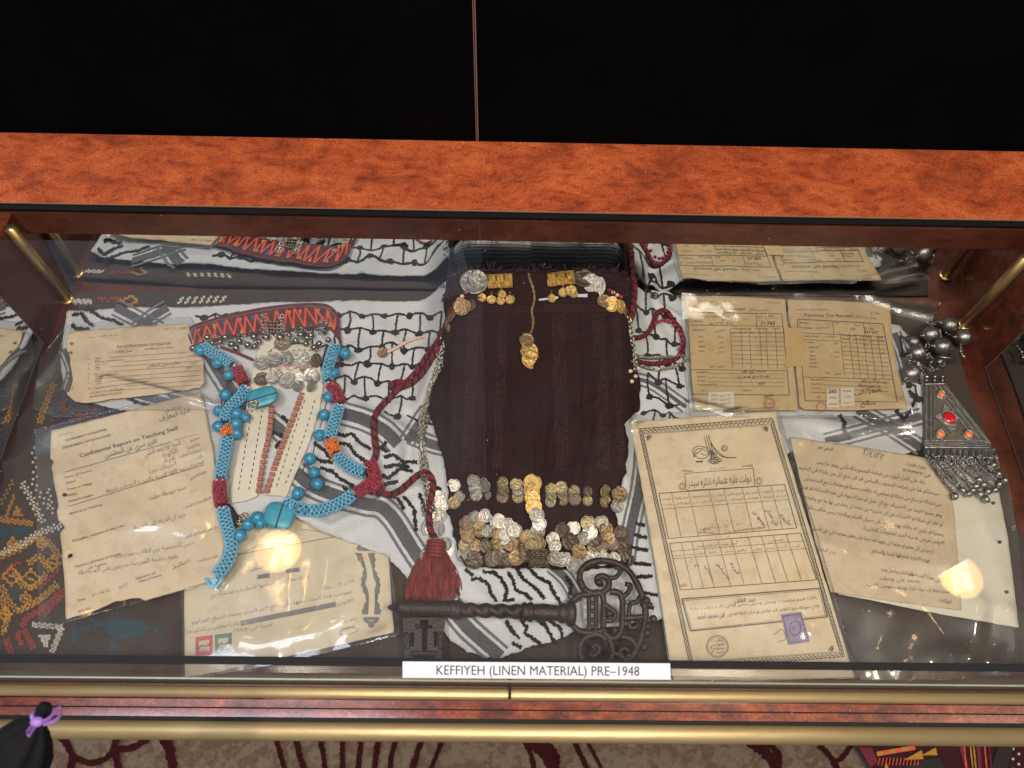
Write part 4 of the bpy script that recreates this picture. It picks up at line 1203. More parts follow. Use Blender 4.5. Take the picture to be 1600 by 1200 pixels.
for c, r in (((112, 537), 2.6), ((111, 551), 2.4), ((107.5, 583), 2.2), ((106.5, 591), 1.8), ((106, 597), 1.2)):
    D.dot(c, r * 1.3, r, 9, 0.25)
stuff(D.obj('rust_stains', mat('rust_stain', (0.2, 0.1, 0.05), 0.8), reg, f_reg, 0.0006))

# ---- confidential report
f_rep = plane(0.0158, 0, 0.012, 0.0008, 22, 4, -0.4, 0.35, [([(84, 745), (340, 705)], 0.0007), ([(95, 850), (349, 800)], 0.0007), ([(200, 640), (215, 935)], 0.0005)], [((104, 966), 0.03, 0.006), ((80, 674), 0.02, 0.004)])
rep = paper('staff_report', 'tall torn Confidential Report on Teaching Staff sheet at the left', [(80, 673), (200, 642), (313, 612), (323, 655), (336, 725), (347, 790), (350, 850), (346, 901), (300, 917), (226, 939), (218, 934), (182, 939), (150, 953), (103, 968), (101, 920), (97, 860), (93, 832),
            (101, 824), (97, 818), (91, 812), (88, 796), (92, 794), (83, 744), (80, 727), (86, 723), (79, 716)], f_rep, PAPER_OLD, amp=0.4, seed=2, holes=[[(97, 772), (103, 769), (106, 772), (104, 776), (98, 776)], [(105, 868), (110, 864), (114, 867), (112, 871), (106, 872)]])
pg = Page((0, 600), 0.25)
pg.t('INKL', 'Form No. Edu.', (370, 328), (460, 302), 9)
pg.t('INK', 'حكومة فلسطين', (1030, 178), (1142, 145), 20); pg.t('INK', 'ادارة المعارف', (1000, 235), (1190, 172), 34, 0.006)
pg.t('INK', 'GOVERNMENT OF PALESTINE', (410, 360), (665, 290), 14, 0.012); pg.t('INK', 'DEPARTMENT OF EDUCATION', (392, 407), (692, 326), 15, 0.012)
pg.t('INK', 'Confidential Report on Teaching Staff.', (500, 460), (1120, 282), 24, 0.016); pg.t('INK', 'تقرير سري عن المعلمين', (655, 462), (985, 365), 32, 0.004)
pg.l('INK', [(405, 552), (1070, 362)], 0.9); pg.l('INKL', [(1085, 352), (1240, 312)], 0.7); pg.l('INK', [(430, 765), (1275, 505)], 0.9)
for tx, a, b in [('Name of Teacher', (405, 592), (578, 545)), ('School', (412, 628), (475, 610)), ('Town or Village', (418, 668), (578, 626)), ('Salary', (425, 703), (480, 688)), ('Subjects taught', (430, 741), (582, 698)),
                 ('Method of Teaching', (438, 818), (640, 758)), ('Discipline, response of class, etc.', (455, 988), (780, 888)), ('Opinion of Head of School', (470, 1150), (755, 1066)), ('on Teacher', (560, 1158), (670, 1126)),
                 ('Signature of', (848, 1224), (972, 1186)), ('Head of School', (872, 1242), (1010, 1200)), ('Date', (488, 1360), (535, 1347)), ('(P.S. 01)', (492, 1432), (570, 1408))]:
    pg.t('INKP', tx, a, b, 16, 0.004)
for tx, a, b in [('اسم المعلم', (1190, 362), (1245, 342)), ('اسم المدرسة', (1170, 408), (1250, 380)), ('اسم المدينة او القرية', (1122, 462), (1260, 417)), ('الراتب', (1225, 472), (1265, 456)), ('المواضيع التي يدرسها', (1125, 545), (1275, 492)),
                 ('طريقة التدريس', (1185, 600), (1290, 552)), ('النظام وادارة الصف', (1150, 780), (1320, 716)), ('رأي رئيس المدرسة في المعلم', (1160, 965), (1360, 896)), ('توقيع رئيس المدرسة', (1235, 1115), (1365, 1077))]:
    pg.t('INK', tx, a, b, 17)
for tx, a, b, h in [('الشيخ فؤاد احمد الشلبي', (905, 452), (1130, 378), 34), ('الفالوجة', (1018, 460), (1110, 428), 32), ('غزة', (1030, 492), (1100, 468), 30), ('٨ جنيهات شهريا', (935, 560), (1105, 506), 30), ('اللغة العربية والدين و الحساب وغيرها', (665, 680), (1110, 557), 32),
                    ('حسنة متوسطة ومفيدة', (935, 726), (1165, 656), 34), ('جيد ان قدرته على الضبط', (835, 916), (1160, 826), 32), ('حسن الشخصية بين الطلاب مما يجعله', (715, 1090), (1215, 1002), 32), ('يقوم بخدمة المدرسة وحرص على المحافظة', (490, 1195), (1110, 1085), 32),
                    ('سعيد', (1080, 1160), (1185, 1112), 42), ('٢٠/٧/٤٠', (580, 1332), (705, 1292), 22), ('التاريخ', (745, 1278), (795, 1258), 22)]:
    pg.t('INK', tx, a, b, h, -0.011, 0.15)
pg.done(rep, f_rep)

# ---- bond
f_bond = plane(0.0068, 0, 0, 0.0003, 25, 6, creases=[([(370, 858), (375, 1040)], 0.0006), ([(455, 830), (452, 1025)], 0.0006), ([(525, 825), (540, 1005)], 0.0006)], lifts=[((615, 988), 0.025, 0.004)])
bond = paper('promissory_note', 'pale bond with a scalloped ornament and two revenue stamps, front left', [(287, 900), (330, 850), (400, 805), (470, 790), (560, 800), (601, 836), (607, 868), (612, 940), (616, 988), (520, 1010), (400, 1036), (330, 1052), (289, 1058)], f_bond, PAPER_PALE, seed=3)
pg = Page((280, 810), 0.2125)
pg.l('INK', [(280, 296), (345, 283)], 1.0); pg.l('INK', [(420, 268), (1430, 82)], 1.0)
pg.D('INKG').quadgrid([pg.c(p) for p in ((450, 752), (1150, 612), (1152, 650), (452, 792))], 14, 1); pg.D('INKG').quadgrid([pg.c(p) for p in ((572, 415), (664, 402), (666, 438), (572, 447))], 3, 1); pg.D('INKG').quadgrid([pg.c(p) for p in ((785, 375), (884, 360), (886, 392), (786, 405))], 3, 1)
pg.t('INKB', '٤٧', (590, 440), (650, 432), 22); pg.t('INKB', 'فلسطين', (525, 385), (620, 365), 22, 0, 0.2)
for tx, a, b, h in [('وقدره سبعة وعشرون جنيها فلسطينيا و خمسماية مل', (230, 583), (955, 432), 30), ('وذلك', (1062, 526), (1115, 512), 24), ('غزة في ١٩٤٠', (1170, 498), (1285, 466), 26),
                    ('بموجب هذا السند نتعهد بأن ندفع لامر السيد محمد المبلغ المرقوم', (95, 778), (1270, 548), 30), ('جنيها فلسطينيا و خمسماية مل فقط', (500, 778), (1100, 655), 26), ('اعلاه وقدره', (1160, 648), (1280, 606), 26),
                    ('والقيمة وصلتني من المذكور نقدا', (50, 848), (440, 782), 26), ('تحريرا في ٢٦/٤/٤٠', (400, 842), (690, 786), 26), ('شاهد بذلك', (1185, 780), (1305, 742), 24), ('محمد', (1190, 832), (1290, 800), 40)]:
    pg.t('INK', tx, a, b, h, -0.008, 0.1)
pg.l('INK', [(1175, 850), (1260, 855), (1320, 815), (1250, 800), (1180, 830), (1200, 860)], 0.7, curve=True)
g = pg.D('INKG')
spine = smooth([(570, 864), (577, 890), (579, 912), (581, 935), (580, 960)], 3)
for side in (-1, 1):
    out = []
    for i, p in enumerate(spine):
        u = i / (len(spine) - 1); r = 8.5 + 6.5 * abs(math.cos(u * math.pi * 2)) ** 1.2 + 1.3 * math.cos(u * 60)
        out.append(p + np.array([side * r, 0]))
    inn = [p + np.array([side * (5.2 + 3.5 * abs(math.cos(i / (len(spine) - 1) * math.pi * 2)) ** 8 * (1 if 0.3 < i / len(spine) < 0.7 else 0)), 0]) for i, p in enumerate(spine)]
    n = len(out); g.add(out + inn, [(i, i + 1, n + i + 1, n + i) for i in range(n - 1)])
    pg.D('INK').line([p + (side * -1.5, 0) for p in out], 0.9, 3); pg.D('INK').line(inn, 0.8, 3); pg.D('INK').line([(a + b) / 2 for a, b in zip(np.array(out), np.array(inn))], 0.9, 3, jag=0.8)
for c, sg in (((570, 858), -1), ((580, 966), 1)):
    for k in range(-4, 5):
        a = k * 0.36; g.dot((c[0] + 10 * math.sin(a), c[1] + sg * 7 * math.cos(a)), 3.2, 2.6, 8)
    g.dot((c[0], c[1] + sg * 11), 5, 4, 9); g.quadgrid([(c[0] - 10, c[1] - 2), (c[0] + 10, c[1] - 2), (c[0] + 10, c[1] + 3), (c[0] - 10, c[1] + 3)], 3, 1)
pg.done(bond, f_bond)
for q, cm, lab in [([(305.5, 996), (332, 992), (332, 1023), (305.5, 1024)], mat('red_revenue_stamp', (0.5, 0.07, 0.11), 0.7), 'red revenue stamp'), ([(335.7, 992), (362, 988.5), (362, 1019), (335.7, 1022)], mat('green_revenue_stamp', (0.09, 0.2, 0.13), 0.7), 'green revenue stamp')]:
    A = Acc(); q = np.array(q); A.slab(lift(resample(np.vstack([q, q[0]]), 1.6)[:-1][::-1] + rng.normal(0, 0.2, (len(resample(np.vstack([q, q[0]]), 1.6)) - 1, 2)), lambda x, y: f_bond(x, y) + 0.0007), [], lambda x, y: f_bond(x, y) + 0.0007, 0.0002)
    st = A.obj('revenue_stamp', cm, bond, False); st['label'] = lab + ' on the bond'
    D = Draw(); c = q.mean(0); D.quadgrid([c + (p - c) * (0.6, 0.55) for p in q], 2, 2); D.obj('stamp_panel', PAPER_PALE, st, f_bond, 0.0009)
    D = Draw(); D.text('فلسطين', c + (-9, 3), c + (8, 0), 6); D.line([c + (-13, 7), c + (-4, 0), c + (5, 2), c + (13, -6)], 0.9, 2, curve=True)
    for k in range(5):
        D.line([c + (-8 + 3 * k, 8), c + (-7 + 3 * k, 4)], 0.8, 2)
    stuff(D.obj('stamp_print', INKB, st, f_bond, 0.0011))

# ---- two revenue tax receipts
f_rec = plane(0.0180, 0, 0.0, 0.0008, 24, 8, creases=[([(1075, 545), (1240, 552)], 0.0006), ([(1150, 463), (1165, 641)], 0.0005), ([(1240, 552), (1400, 560)], 0.0006), ([(1315, 470), (1330, 640)], 0.0005)], lifts=[((1416, 638), 0.02, 0.004), ((1072, 464), 0.02, 0.003)])
pk = Page((1040, 450), 0.2375)
recl = paper('tax_receipt', 'brown revenue tax receipt numbered 71785, left of the taped pair', [(1070, 462), (1150, 463), (1227, 467), (1230, 500), (1237, 530), (1240, 570), (1248, 641), (1160, 642), (1086, 641), (1081, 600), (1076, 540)], f_rec, PAPER_KRAFT, seed=4)
recr = paper('tax_receipt', 'brown revenue tax receipt with purple stamped slip, right of the taped pair', [(1230, 467), (1310, 470), (1390, 474), (1394, 520), (1402, 575), (1418, 638), (1330, 641), (1256, 640), (1249, 634), (1243, 570), (1240, 530), (1233, 500)], f_rec, PAPER_KRAFT, seed=5)
t = 'INK'
pk.t(t, 'Revenue Form 14 V.A', (140, 84), (310, 94), 9, 0.01); pk.t('INKP', 'نموذج ١٤ ف م', (645, 102), (760, 100), 16); pk.t(t, 'Revenue Tax Receipt', (230, 147), (528, 146), 20, 0.012); pk.t(t, 'ايصال ضريبة المال', (545, 152), (676, 148), 17)
FR = [(145, 160), (765, 170), (815, 705), (175, 698)]
pk.grid(t, FR, (0, 1), (0, 1), 1.1); f = pk.grid(t, FR, (0.155, 0.70), ((0.365, 0, 0.155), (0.725, 0, 0.155)), 0.8)
TB = [(425, 262), (770, 262), (785, 535), (440, 525)]
pk.grid('INKP', TB, np.linspace(0, 1, 10)[1:-1], (0, 0.2, 0.36, 0.56, 0.68, 0.86), 0.6)
for tx, a, b in [('No. of Tax Roll', (155, 190), (245, 188)), ('رقم جدول الضريبة', (255, 192), (365, 190)), ('No. of Assessment', (155, 225), (245, 222)), ('Year', (425, 210), (465, 210)), ('سنة', (510, 210), (540, 210)), ('Kind of Taxes', (185, 282), (262, 280)), ('نوع الضريبة', (325, 290), (395, 282)),
                 ('Urban', (212, 325), (248, 323)), ('House', (218, 358), (252, 357)), ('Animal', (218, 390), (260, 388)), ('Werko', (218, 420), (258, 418)), ('املاك', (340, 330), (375, 328)), ('بيوت', (350, 362), (380, 360)), ('مواشي', (345, 395), (380, 393)), ('ويركو', (345, 425), (385, 422)),
                 ('Total', (290, 522), (318, 520)), ('المجموع', (340, 522), (385, 520)), ('Received from', (205, 560), (285, 558)), ('the sum of', (208, 588), (270, 586)), ('as tax of', (208, 616), (265, 614)), ('for the Financial Year', (208, 642), (340, 642)), ('Date', (240, 680), (262, 678)), ('Collector', (500, 678), (555, 678)),
                 ('Assessed tax   Arrears   Total', (430, 272), (750, 272)), ('جنيه مل جنيه مل جنيه مل', (432, 298), (770, 300))]:
    pk.t('INKP', tx, a, b, 12, 0.004)
for y, x0 in ((562, 290), (590, 280), (617, 275), (644, 345)):
    pk.l('INKL', [(x0, y), (780, y + 4)], 0.6)
for tx, a, b, h in [('٣٨٤/٣٨', (610, 202), (720, 196), 22), ('71785', (625, 243), (720, 243), 23), ('١١٨٣٧', (290, 246), (370, 240), 20), ('محمد عبد الله', (500, 560), (660, 552), 24), ('عشرون', (480, 588), (690, 586), 18), ('١٩٣٥', (610, 640), (655, 636), 18), ('٢٥', (400, 242), (440, 238), 16), ('٤٠ ٢', (590, 335), (632, 333), 10), ('٢', (630, 478), (640, 476), 12), ('مأمور', (640, 722), (710, 712), 22)]:
    pk.t('INKB', tx, a, b, h, 0, 0.15)
pk.D('INKR').circle(pk.c((683, 760)), 8.6, 0.9); pk.D('INKR').circle(pk.c((683, 760)), 6.4, 0.6); pk.t('INKR', 'حكومة', (655, 768), (712, 764), 18)
pk.done(recl, f_rec)
A = Acc(); A.slab(lift([pk.c(p) for p in ((275, 796), (450, 796), (450, 680), (280, 688))], lambda x, y: f_rec(x, y) + 0.0011), [], lambda x, y: f_rec(x, y) + 0.0011, 0.0003); sl = A.obj('glued_slip', STICKER, recl, False)
D = Draw()
for k in range(3):
    D.text('٤٢ تموز ١٩٣٥', pk.c((300, 715 + k * 27)), pk.c((430, 712 + k * 27)), 4.0)
stuff(D.obj('printed_text', INKP, sl, f_rec, 0.0014))
A = Acc(); A.slab(lift([pk.c(p) for p in ((790, 520), (905, 512), (900, 262), (780, 260))], lambda x, y: f_rec(x, y) + 0.0012), [], lambda x, y: f_rec(x, y) + 0.0012, 0.0003); A.obj('adhesive_tape', mat('aged_tape_film', (0.42, 0.285, 0.125), 0.4, var=[(0.48, 0.34, 0.16)], vscale=60), recl, False)
pk = Page((1040, 450), 0.2375)
pk.t(t, 'Revenue Form No. 5057 V.A', (850, 145), (1070, 147), 9, 0.01); pk.t(t, 'Revenue Tax Receipt', (913, 186), (1235, 192), 20, 0.012); pk.t(t, 'ايصال ضريبة المال', (1240, 194), (1385, 205), 17); pk.t('INKP', 'نموذج', (1350, 165), (1415, 170), 15)
FR = [(865, 205), (1430, 235), (1525, 750), (920, 742)]
pk.grid(t, FR, (0, 1), (0, 1), 1.1); pk.grid(t, FR, (0.165, 0.71), ((0.41, 0, 0.165), (0.77, 0, 0.165)), 0.8)
TB = [(1150, 300), (1440, 318), (1480, 605), (1180, 585)]
pk.grid('INKP', TB, np.linspace(0, 1, 11)[1:-1], (0, 0.2, 0.35, 0.52, 0.68, 0.85), 0.6); pk.l('INKP', [(890, 338), (1155, 350)], 0.6)
for tx, a, b in [('Municipality', (880, 232), (940, 234)), ('بلدية', (1050, 238), (1085, 240)), ('No. of Ledger', (880, 265), (965, 268)), ('دفتر صفحة الموازنة', (985, 268), (1085, 265)), ('Year', (1105, 232), (1145, 234)), ('سنة', (1240, 248), (1280, 248)), ('Kind of Taxes', (915, 322), (1005, 322)), ('نوع الضريبة', (1045, 325), (1115, 322)),
                 ('Urban', (935, 362), (975, 362)), ('House Tax', (945, 395), (1008, 395)), ('Crop', (945, 425), (978, 424)), ('Animal', (948, 450), (990, 450)), ('Werko', (950, 475), (990, 475)), ('Arrears', (950, 498), (998, 498)), ('Fines', (945, 522), (995, 522)), ('املاك', (1105, 370), (1135, 368)), ('بيوت', (1110, 425), (1140, 423)), ('زرع', (1112, 455), (1142, 453)),
                 ('Total', (1050, 565), (1080, 565)), ('المجموع', (1115, 570), (1155, 568)), ('Received from', (955, 608), (1040, 608)), ('the sum of', (958, 636), (1030, 636)), ('as tax of', (960, 664), (1025, 664)), ('for the Financial', (962, 692), (1055, 692)), ('Date', (995, 722), (1020, 722)), ('Assessed   Arrears   Total', (1160, 315), (1430, 332)), ('جنيه مل جنيه مل جنيه', (1160, 340), (1440, 355))]:
    pk.t('INKP', tx, a, b, 12, 0.004)
for y, x0 in ((608, 1045), (636, 1040), (664, 1030)):
    pk.l('INKL', [(x0, y), (1470, y + 18)], 0.6)
for tx, a, b, h in [('١١٢٧٢', (1310, 298), (1400, 302), 20), ('٤٢ ٢٣٥', (1305, 272), (1370, 276), 14), ('٢٥', (1218, 276), (1245, 276), 18), ('محمد عبد الله بن صالح', (1290, 615), (1455, 628), 20), ('عشرون جنيها', (1270, 645), (1415, 650), 20), ('علي بركات', (1290, 672), (1420, 678), 20), ('قرش', (1240, 700), (1380, 690), 24), ('٢ ٤', (1300, 378), (1330, 378), 10), ('١٢', (1425, 435), (1440, 436), 12), ('صالح', (1285, 770), (1380, 768), 30)]:
    pk.t('INKB', tx, a, b, h, 0, 0.15)
pk.D('INKR').circle(pk.c((1025, 785)), 7.6, 0.9); pk.D('INKR').circle(pk.c((845, 225)), 9, 0.5)
pk.done(recr, f_rec)
for q, lab in (([(1060, 787), (1140, 787), (1138, 660), (1058, 662)], 'v'), ([(1152, 778), (1242, 776), (1240, 655), (1150, 658)], 'k')):
    A = Acc(); A.slab(lift([pk.c(p) for p in q], lambda x, y: f_rec(x, y) + 0.0011), [], lambda x, y: f_rec(x, y) + 0.0011, 0.0003); sl = A.obj('glued_slip', STICKER, recr, False)
    D = Draw()
    c = np.array(q).mean(0)
    D.text('285' if lab == 'v' else 'H.D.R.', pk.c(c + (-30, -32)), pk.c(c + (30, -34)), 6 if lab == 'v' else 3.5, 0.02 if lab == 'v' else 0)
    D.text('4 Mils' if lab == 'v' else '2.10', pk.c(c + (-22, 5)), pk.c(c + (22, 4)), 3.6); D.text('Created' if lab == 'v' else '2.0.1', pk.c(c + (-28, 45)), pk.c(c + (28, 44)), 3.4)
    stuff(D.obj('printed_text', INKV if lab == 'v' else INKP, sl, f_rec, 0.0014))

# ---- Ottoman certificate
f_ott = plane(0.0125, 0, 0.026, 0.0007, 16, 3, 0, 0.13, [([(1000, 740), (1240, 722)], 0.0007), ([(1020, 842), (1270, 822)], 0.0008), ([(1040, 950), (1300, 930)], 0.0007), ([(1108, 650), (1190, 1058)], 0.0007)])
ott = paper('land_certificate', 'large cream certificate with ornate border and calligraphic monogram, front right of centre', [(984, 659), (1100, 650), (1212, 642), (1222, 684), (1268, 835), (1326, 1028), (1337, 1060), (1200, 1062), (1052, 1062), (1046, 1030), (1030, 920), (1015, 830), (1000, 745)], f_ott, PAPER_OLD, seed=6)
po = Page((980, 640), 0.2)
q = np.array([(998, 670), (1207, 653), (1320, 1026), (1079, 1045)], float); cen = q.mean(0)
for ins, wd, ink in ((0, 1.2, 'INK'), (9.5, 0.8, 'INK'), (11.5, 0.6, 'INKP')):
    qq = cen + (q - cen) * (1 - ins / np.linalg.norm(q - cen, axis=1))[:, None]
    po.D(ink).line(qq, wd, 8, closed=True)
for ins in (3.0, 6.0):
    qq = cen + (q - cen) * (1 - ins / np.linalg.norm(q - cen, axis=1))[:, None]
    for a, b in zip(qq, np.roll(qq, -1, 0)):
        p = resample([a, b], 3.4)
        for i in range(0, len(p) - 1):
            d = (p[i + 1] - p[i]); n = np.array([-d[1], d[0]]) / np.linalg.norm(d)
            po.D('INK').line([p[i] + n * (0.9 if i % 2 else -0.9), p[i] + d * 0.75 + n * (0.9 if i % 2 else -0.9)], 1.8, 4)
for c, a0 in (((1010, 680), 0.1), ((1200, 666), 1.65), ((1303, 1017), 3.2)):
    for k in range(7):
        a = a0 + k * 0.22; d = np.array([math.cos(a), math.sin(a)]); po.D('INKP').line([np.array(c) + d * 2, np.array(c) + d * 9], 0.9, 4)
# calligraphic monogram
T = po.D('INK')
for pts, wd in [([(600, 215), (625, 290), (640, 340), (660, 390)], 1.0), ([(618, 205), (640, 280), (655, 330), (675, 385)], 1.1), ([(635, 200), (655, 270), (670, 330), (690, 380)], 1.2), ([(655, 255), (690, 320), (740, 365), (800, 375), (855, 375)], 1.5), ([(650, 270), (715, 330), (760, 368), (850, 374)], 0.9),
                ([(520, 370), (515, 310), (560, 285), (620, 300), (640, 345), (610, 380), (560, 380), (525, 350), (545, 310), (600, 300)], 1.1), ([(545, 345), (580, 315), (620, 320), (630, 350), (595, 355), (575, 335)], 1.0), ([(520, 372), (545, 335)], 1.0), ([(630, 400), (660, 380), (700, 375), (740, 395), (710, 415), (690, 425), (650, 415), (630, 400)], 1.3),
                ([(645, 398), (680, 388), (720, 395)], 1.6), ([(650, 408), (690, 402), (720, 404)], 1.4), ([(660, 395), (655, 345), (640, 320)], 1.4), ([(690, 385), (670, 345), (650, 310)], 1.4), ([(715, 385), (690, 350), (665, 320)], 1.2), ([(675, 420), (690, 408), (700, 420)], 1.6), ([(640, 345), (680, 350), (700, 340)], 1.0)]:
    T.line([po.c(p) for p in pts], wd, 2, curve=True)
po.l('INKB', [(535, 408), (592, 405)], 2.2); T.circle(po.c((760, 302)), 4.6, 1.0); T.circle(po.c((757, 305)), 2.3, 0.9)
po.grid('INK', [(450, 500), (985, 458), (1000, 600), (462, 632)], (0, 1), (0, 1), 0.9)
po.t('INK', 'دولت عليه عثمانيه تذكره سيدر', (478, 600), (970, 562), 60, 0.008, 0, 1.0)
for x in np.arange(640, 780, 14):
    po.l('INKP', [(x, 470 - (x - 640) * 0.06), (x + 6, 458 - (x - 640) * 0.06)], 0.8)
for c in ((430, 600), (1030, 560)):
    for k in range(7):
        a = k * 0.9; T.circle(po.c((c[0] + 20 * math.cos(a), c[1] + 24 * math.sin(a))), 1.5, 0.6, n=8)
for x0, y0, sgn in ((430, 490, 1), (980, 450, -1)):
    for k in range(8):
        po.l('INKP', [(x0 + sgn * k * 11, y0 - 4), (x0 + sgn * (k * 11 + 8), y0 - 20 + k)], 0.9)
TB = [(248, 655), (1230, 585), (1325, 925), (322, 1008)]
po.grid('INK', TB, (0, 1), (0, 1), 1.2); ff = po.grid('INKP', TB, (0.345,), (0.10, 0.235, 0.40, 0.515, 0.66, 0.785, 0.89), 0.7)
hd = ['عدد', 'محل وقرية', 'قضا و ناحيه و قريه', 'ملت', 'تاريخ ولادتي', 'اسم پدر', 'شهرت', 'اسم و لقب']
cs = [0, 0.10, 0.235, 0.40, 0.515, 0.66, 0.785, 0.89, 1]
for i, tx in enumerate(hd):
    for v, tt in ((0.15, tx), (0.27, hd[(i + 3) % 8])):
        a, b = ff(cs[i] + 0.015, v), ff(cs[i + 1] - 0.012, v); po.D('INKP').text(tt, a, b, 3.6)
TB2 = [(330, 1045), (1355, 965), (1480, 1330), (415, 1410)]
po.grid('INK', TB2, (0, 1), (0, 1), 1.2); ff = po.grid('INKP', TB2, (0.17, 0.33), (0.09, 0.17, 0.25, 0.37, 0.47, (0.6, 0, 1), 0.70, 0.79, 0.89), 0.7)
for i, u in enumerate((0.01, 0.10, 0.18, 0.27, 0.39, 0.49, 0.61, 0.71, 0.80, 0.90)):
    po.D('INKP').text(['درجه', 'سنه', 'زمان', 'ملاحظه', 'جنس', 'رقم', 'بيان', 'سنه', 'گره', 'عدد'][i], ff(u, 0.28), ff(u + 0.065, 0.28), 3.2)
po.D('INKP').text('سجل نفوسده قيد اولنان محل', ff(0.2, 0.13), ff(0.5, 0.13), 4); po.D('INKP').text('شخصي', ff(0.74, 0.13), ff(0.85, 0.13), 4)
for tx, a, b, h in [('محمود بن', (985, 798), (1068, 912), 34), ('علي حمدان', (1085, 782), (1165, 912), 34), ('حليمه', (1187, 828), (1270, 912), 34), ('١٣٢١', (590, 950), (650, 945), 26), ('خانه', (415, 1390), (470, 1378), 30), ('٢١', (525, 1235), (560, 1232), 24), ('مسلم', (700, 1210), (790, 1330), 26), ('عثماني', (610, 1220), (660, 1330), 24), ('قريه', (800, 1200), (860, 1290), 28)]:
    po.t('INKV', tx, a, b, h, 0, 0.1)
TB3 = [(425, 1480), (1510, 1395), (1565, 1620), (495, 1730)]
fr = po.grid('INKP', TB3, (0, 1), (0, 1), 2.0); po.grid('INK', [(440, 1492), (1498, 1408), (1550, 1610), (506, 1718)], (0, 1), (0, 1), 0.7)
po.D('INKP').text('بالاده اسم وشهرت ومحل وسنى محرر اولان ذات دولت عليه', fr(0.04, 0.36), fr(0.96, 0.36), 5); po.D('INKP').text('اولان صورتله جريدة نفوس قيد اولندي بو تذكره اعطا قلندي', fr(0.3, 0.64), fr(0.96, 0.64), 5)
po.D('INKV').text('عبد القادر', fr(0.36, 0.26), fr(0.52, 0.26), 7); po.D('INKV').text('ابن محمد احمد', fr(0.07, 0.66), fr(0.27, 0.66), 8)
po.D('INK').circle((1121, 1010), 17, 1.0, 17); po.D('INK').circle((1121, 1010), 15, 0.6)
for k in range(4):
    po.D('INK').text(['نظارت', 'نفوس', 'عموميه', 'سنه'][k], (1111 - (k in (1, 2)) * 1.5, 1003 + k * 6), (1131 + (k in (1, 2)) * 1.5, 1002 + k * 6), 5.5)
po.D('INKP').line([(1208, 992), (1222, 984), (1228, 998), (1216, 1003)], 0.9, 2, curve=True)
po.done(ott, f_ott)
sq = np.array([(1220, 960), (1252, 956), (1266, 1003), (1232, 1008)], float); f_st = lambda x, y: f_ott(x, y) + 0.0009
A = Acc(); A.slab(lift(resample(np.vstack([sq, sq[0]]), 1.6)[:-1][::-1], f_st), [], f_st, 0.0003); st = A.obj('revenue_stamp', mat('violet_revenue_stamp', (0.16, 0.13, 0.25), 0.7, var=[(0.26, 0.22, 0.33)], vscale=400), ott, False); st['label'] = 'violet revenue stamp on the certificate'
D = Draw(); D.circle(sq.mean(0), 8.5, 1.2, 11); D.text('٢٠', sq.mean(0) + (-5, 4), sq.mean(0) + (6, 3), 7); D.line(sq.mean(0) + (sq - sq.mean(0)) * 0.86, 1.0, 4, closed=True); stuff(D.obj('stamp_print', INKV, st, f_st, 0.0003))
D = Draw()
for _ in range(60):
    c = np.array([rng.normal(1140, 26), rng.normal(826, 9)]); D.dot(c, rng.uniform(0.5, 2.2), rng.uniform(0.4, 1.2), 7, 0.3)
D.line([(1092, 832), (1130, 834), (1160, 828), (1196, 824)], 3, 3, jag=0.7)
stuff(D.obj('brown_stains', mat('brown_stain', (0.36, 0.25, 0.15), 0.85), ott, f_ott, 0.0003))

# ---- letter on its backing sheet
f_back = plane(0.0128, 0, 0.004, 0.0005, 20, 5); f_let = plane(0.0138, 0, 0.004, 0.0005, 20, 5, creases=[([(1258, 770), (1495, 830)], 0.0006), ([(1280, 850), (1500, 895)], 0.0006), ([(1330, 693), (1400, 941)], 0.0004)], lifts=[((1503, 953), 0.03, 0.004), ((1236, 684), 0.02, 0.003)])
back = paper('backing_sheet', 'pale punched sheet showing beyond the right edge of the typed letter', [(1250, 690), (1300, 690), (1450, 716), (1520, 730), (1556, 742), (1575, 840), (1592, 981), (1450, 956), (1310, 928)], f_back, PAPER_WHITE, seed=8)
let = paper('typed_letter', 'tan typed Arabic letter laid slanting on the right', [(1234, 682), (1330, 696), (1440, 714), (1484, 760), (1491, 800), (1497, 870), (1503, 953), (1400, 941), (1298, 925), (1275, 850), (1255, 770)], f_let, PAPER_LETTER, cat='letter', seed=9)
D = Draw()
for c in ((1552, 786), (1562, 847), (1573, 925)):
    D.dot(c, 3.4, 2.8, 12)
    D.line([c, (c[0] - 5, c[1] - 2)], 1.2, 2)
stuff(D.obj('punch_holes', INKB, back, f_back, 0.0003))
pl = Page((1200, 600), 0.25)
pl.t('INKB', 'الرقم ١٥٢', (310, 404), (405, 418), 18); pl.t('INKP', '٢/٤١٢٢', (592, 440), (718, 478), 44, -0.006); pl.t('INKB', 'معارف القضاء', (865, 508), (985, 532), 22); pl.t('INKB', 'في ١٣/٧/١٩٣٣', (840, 545), (1012, 582), 20)
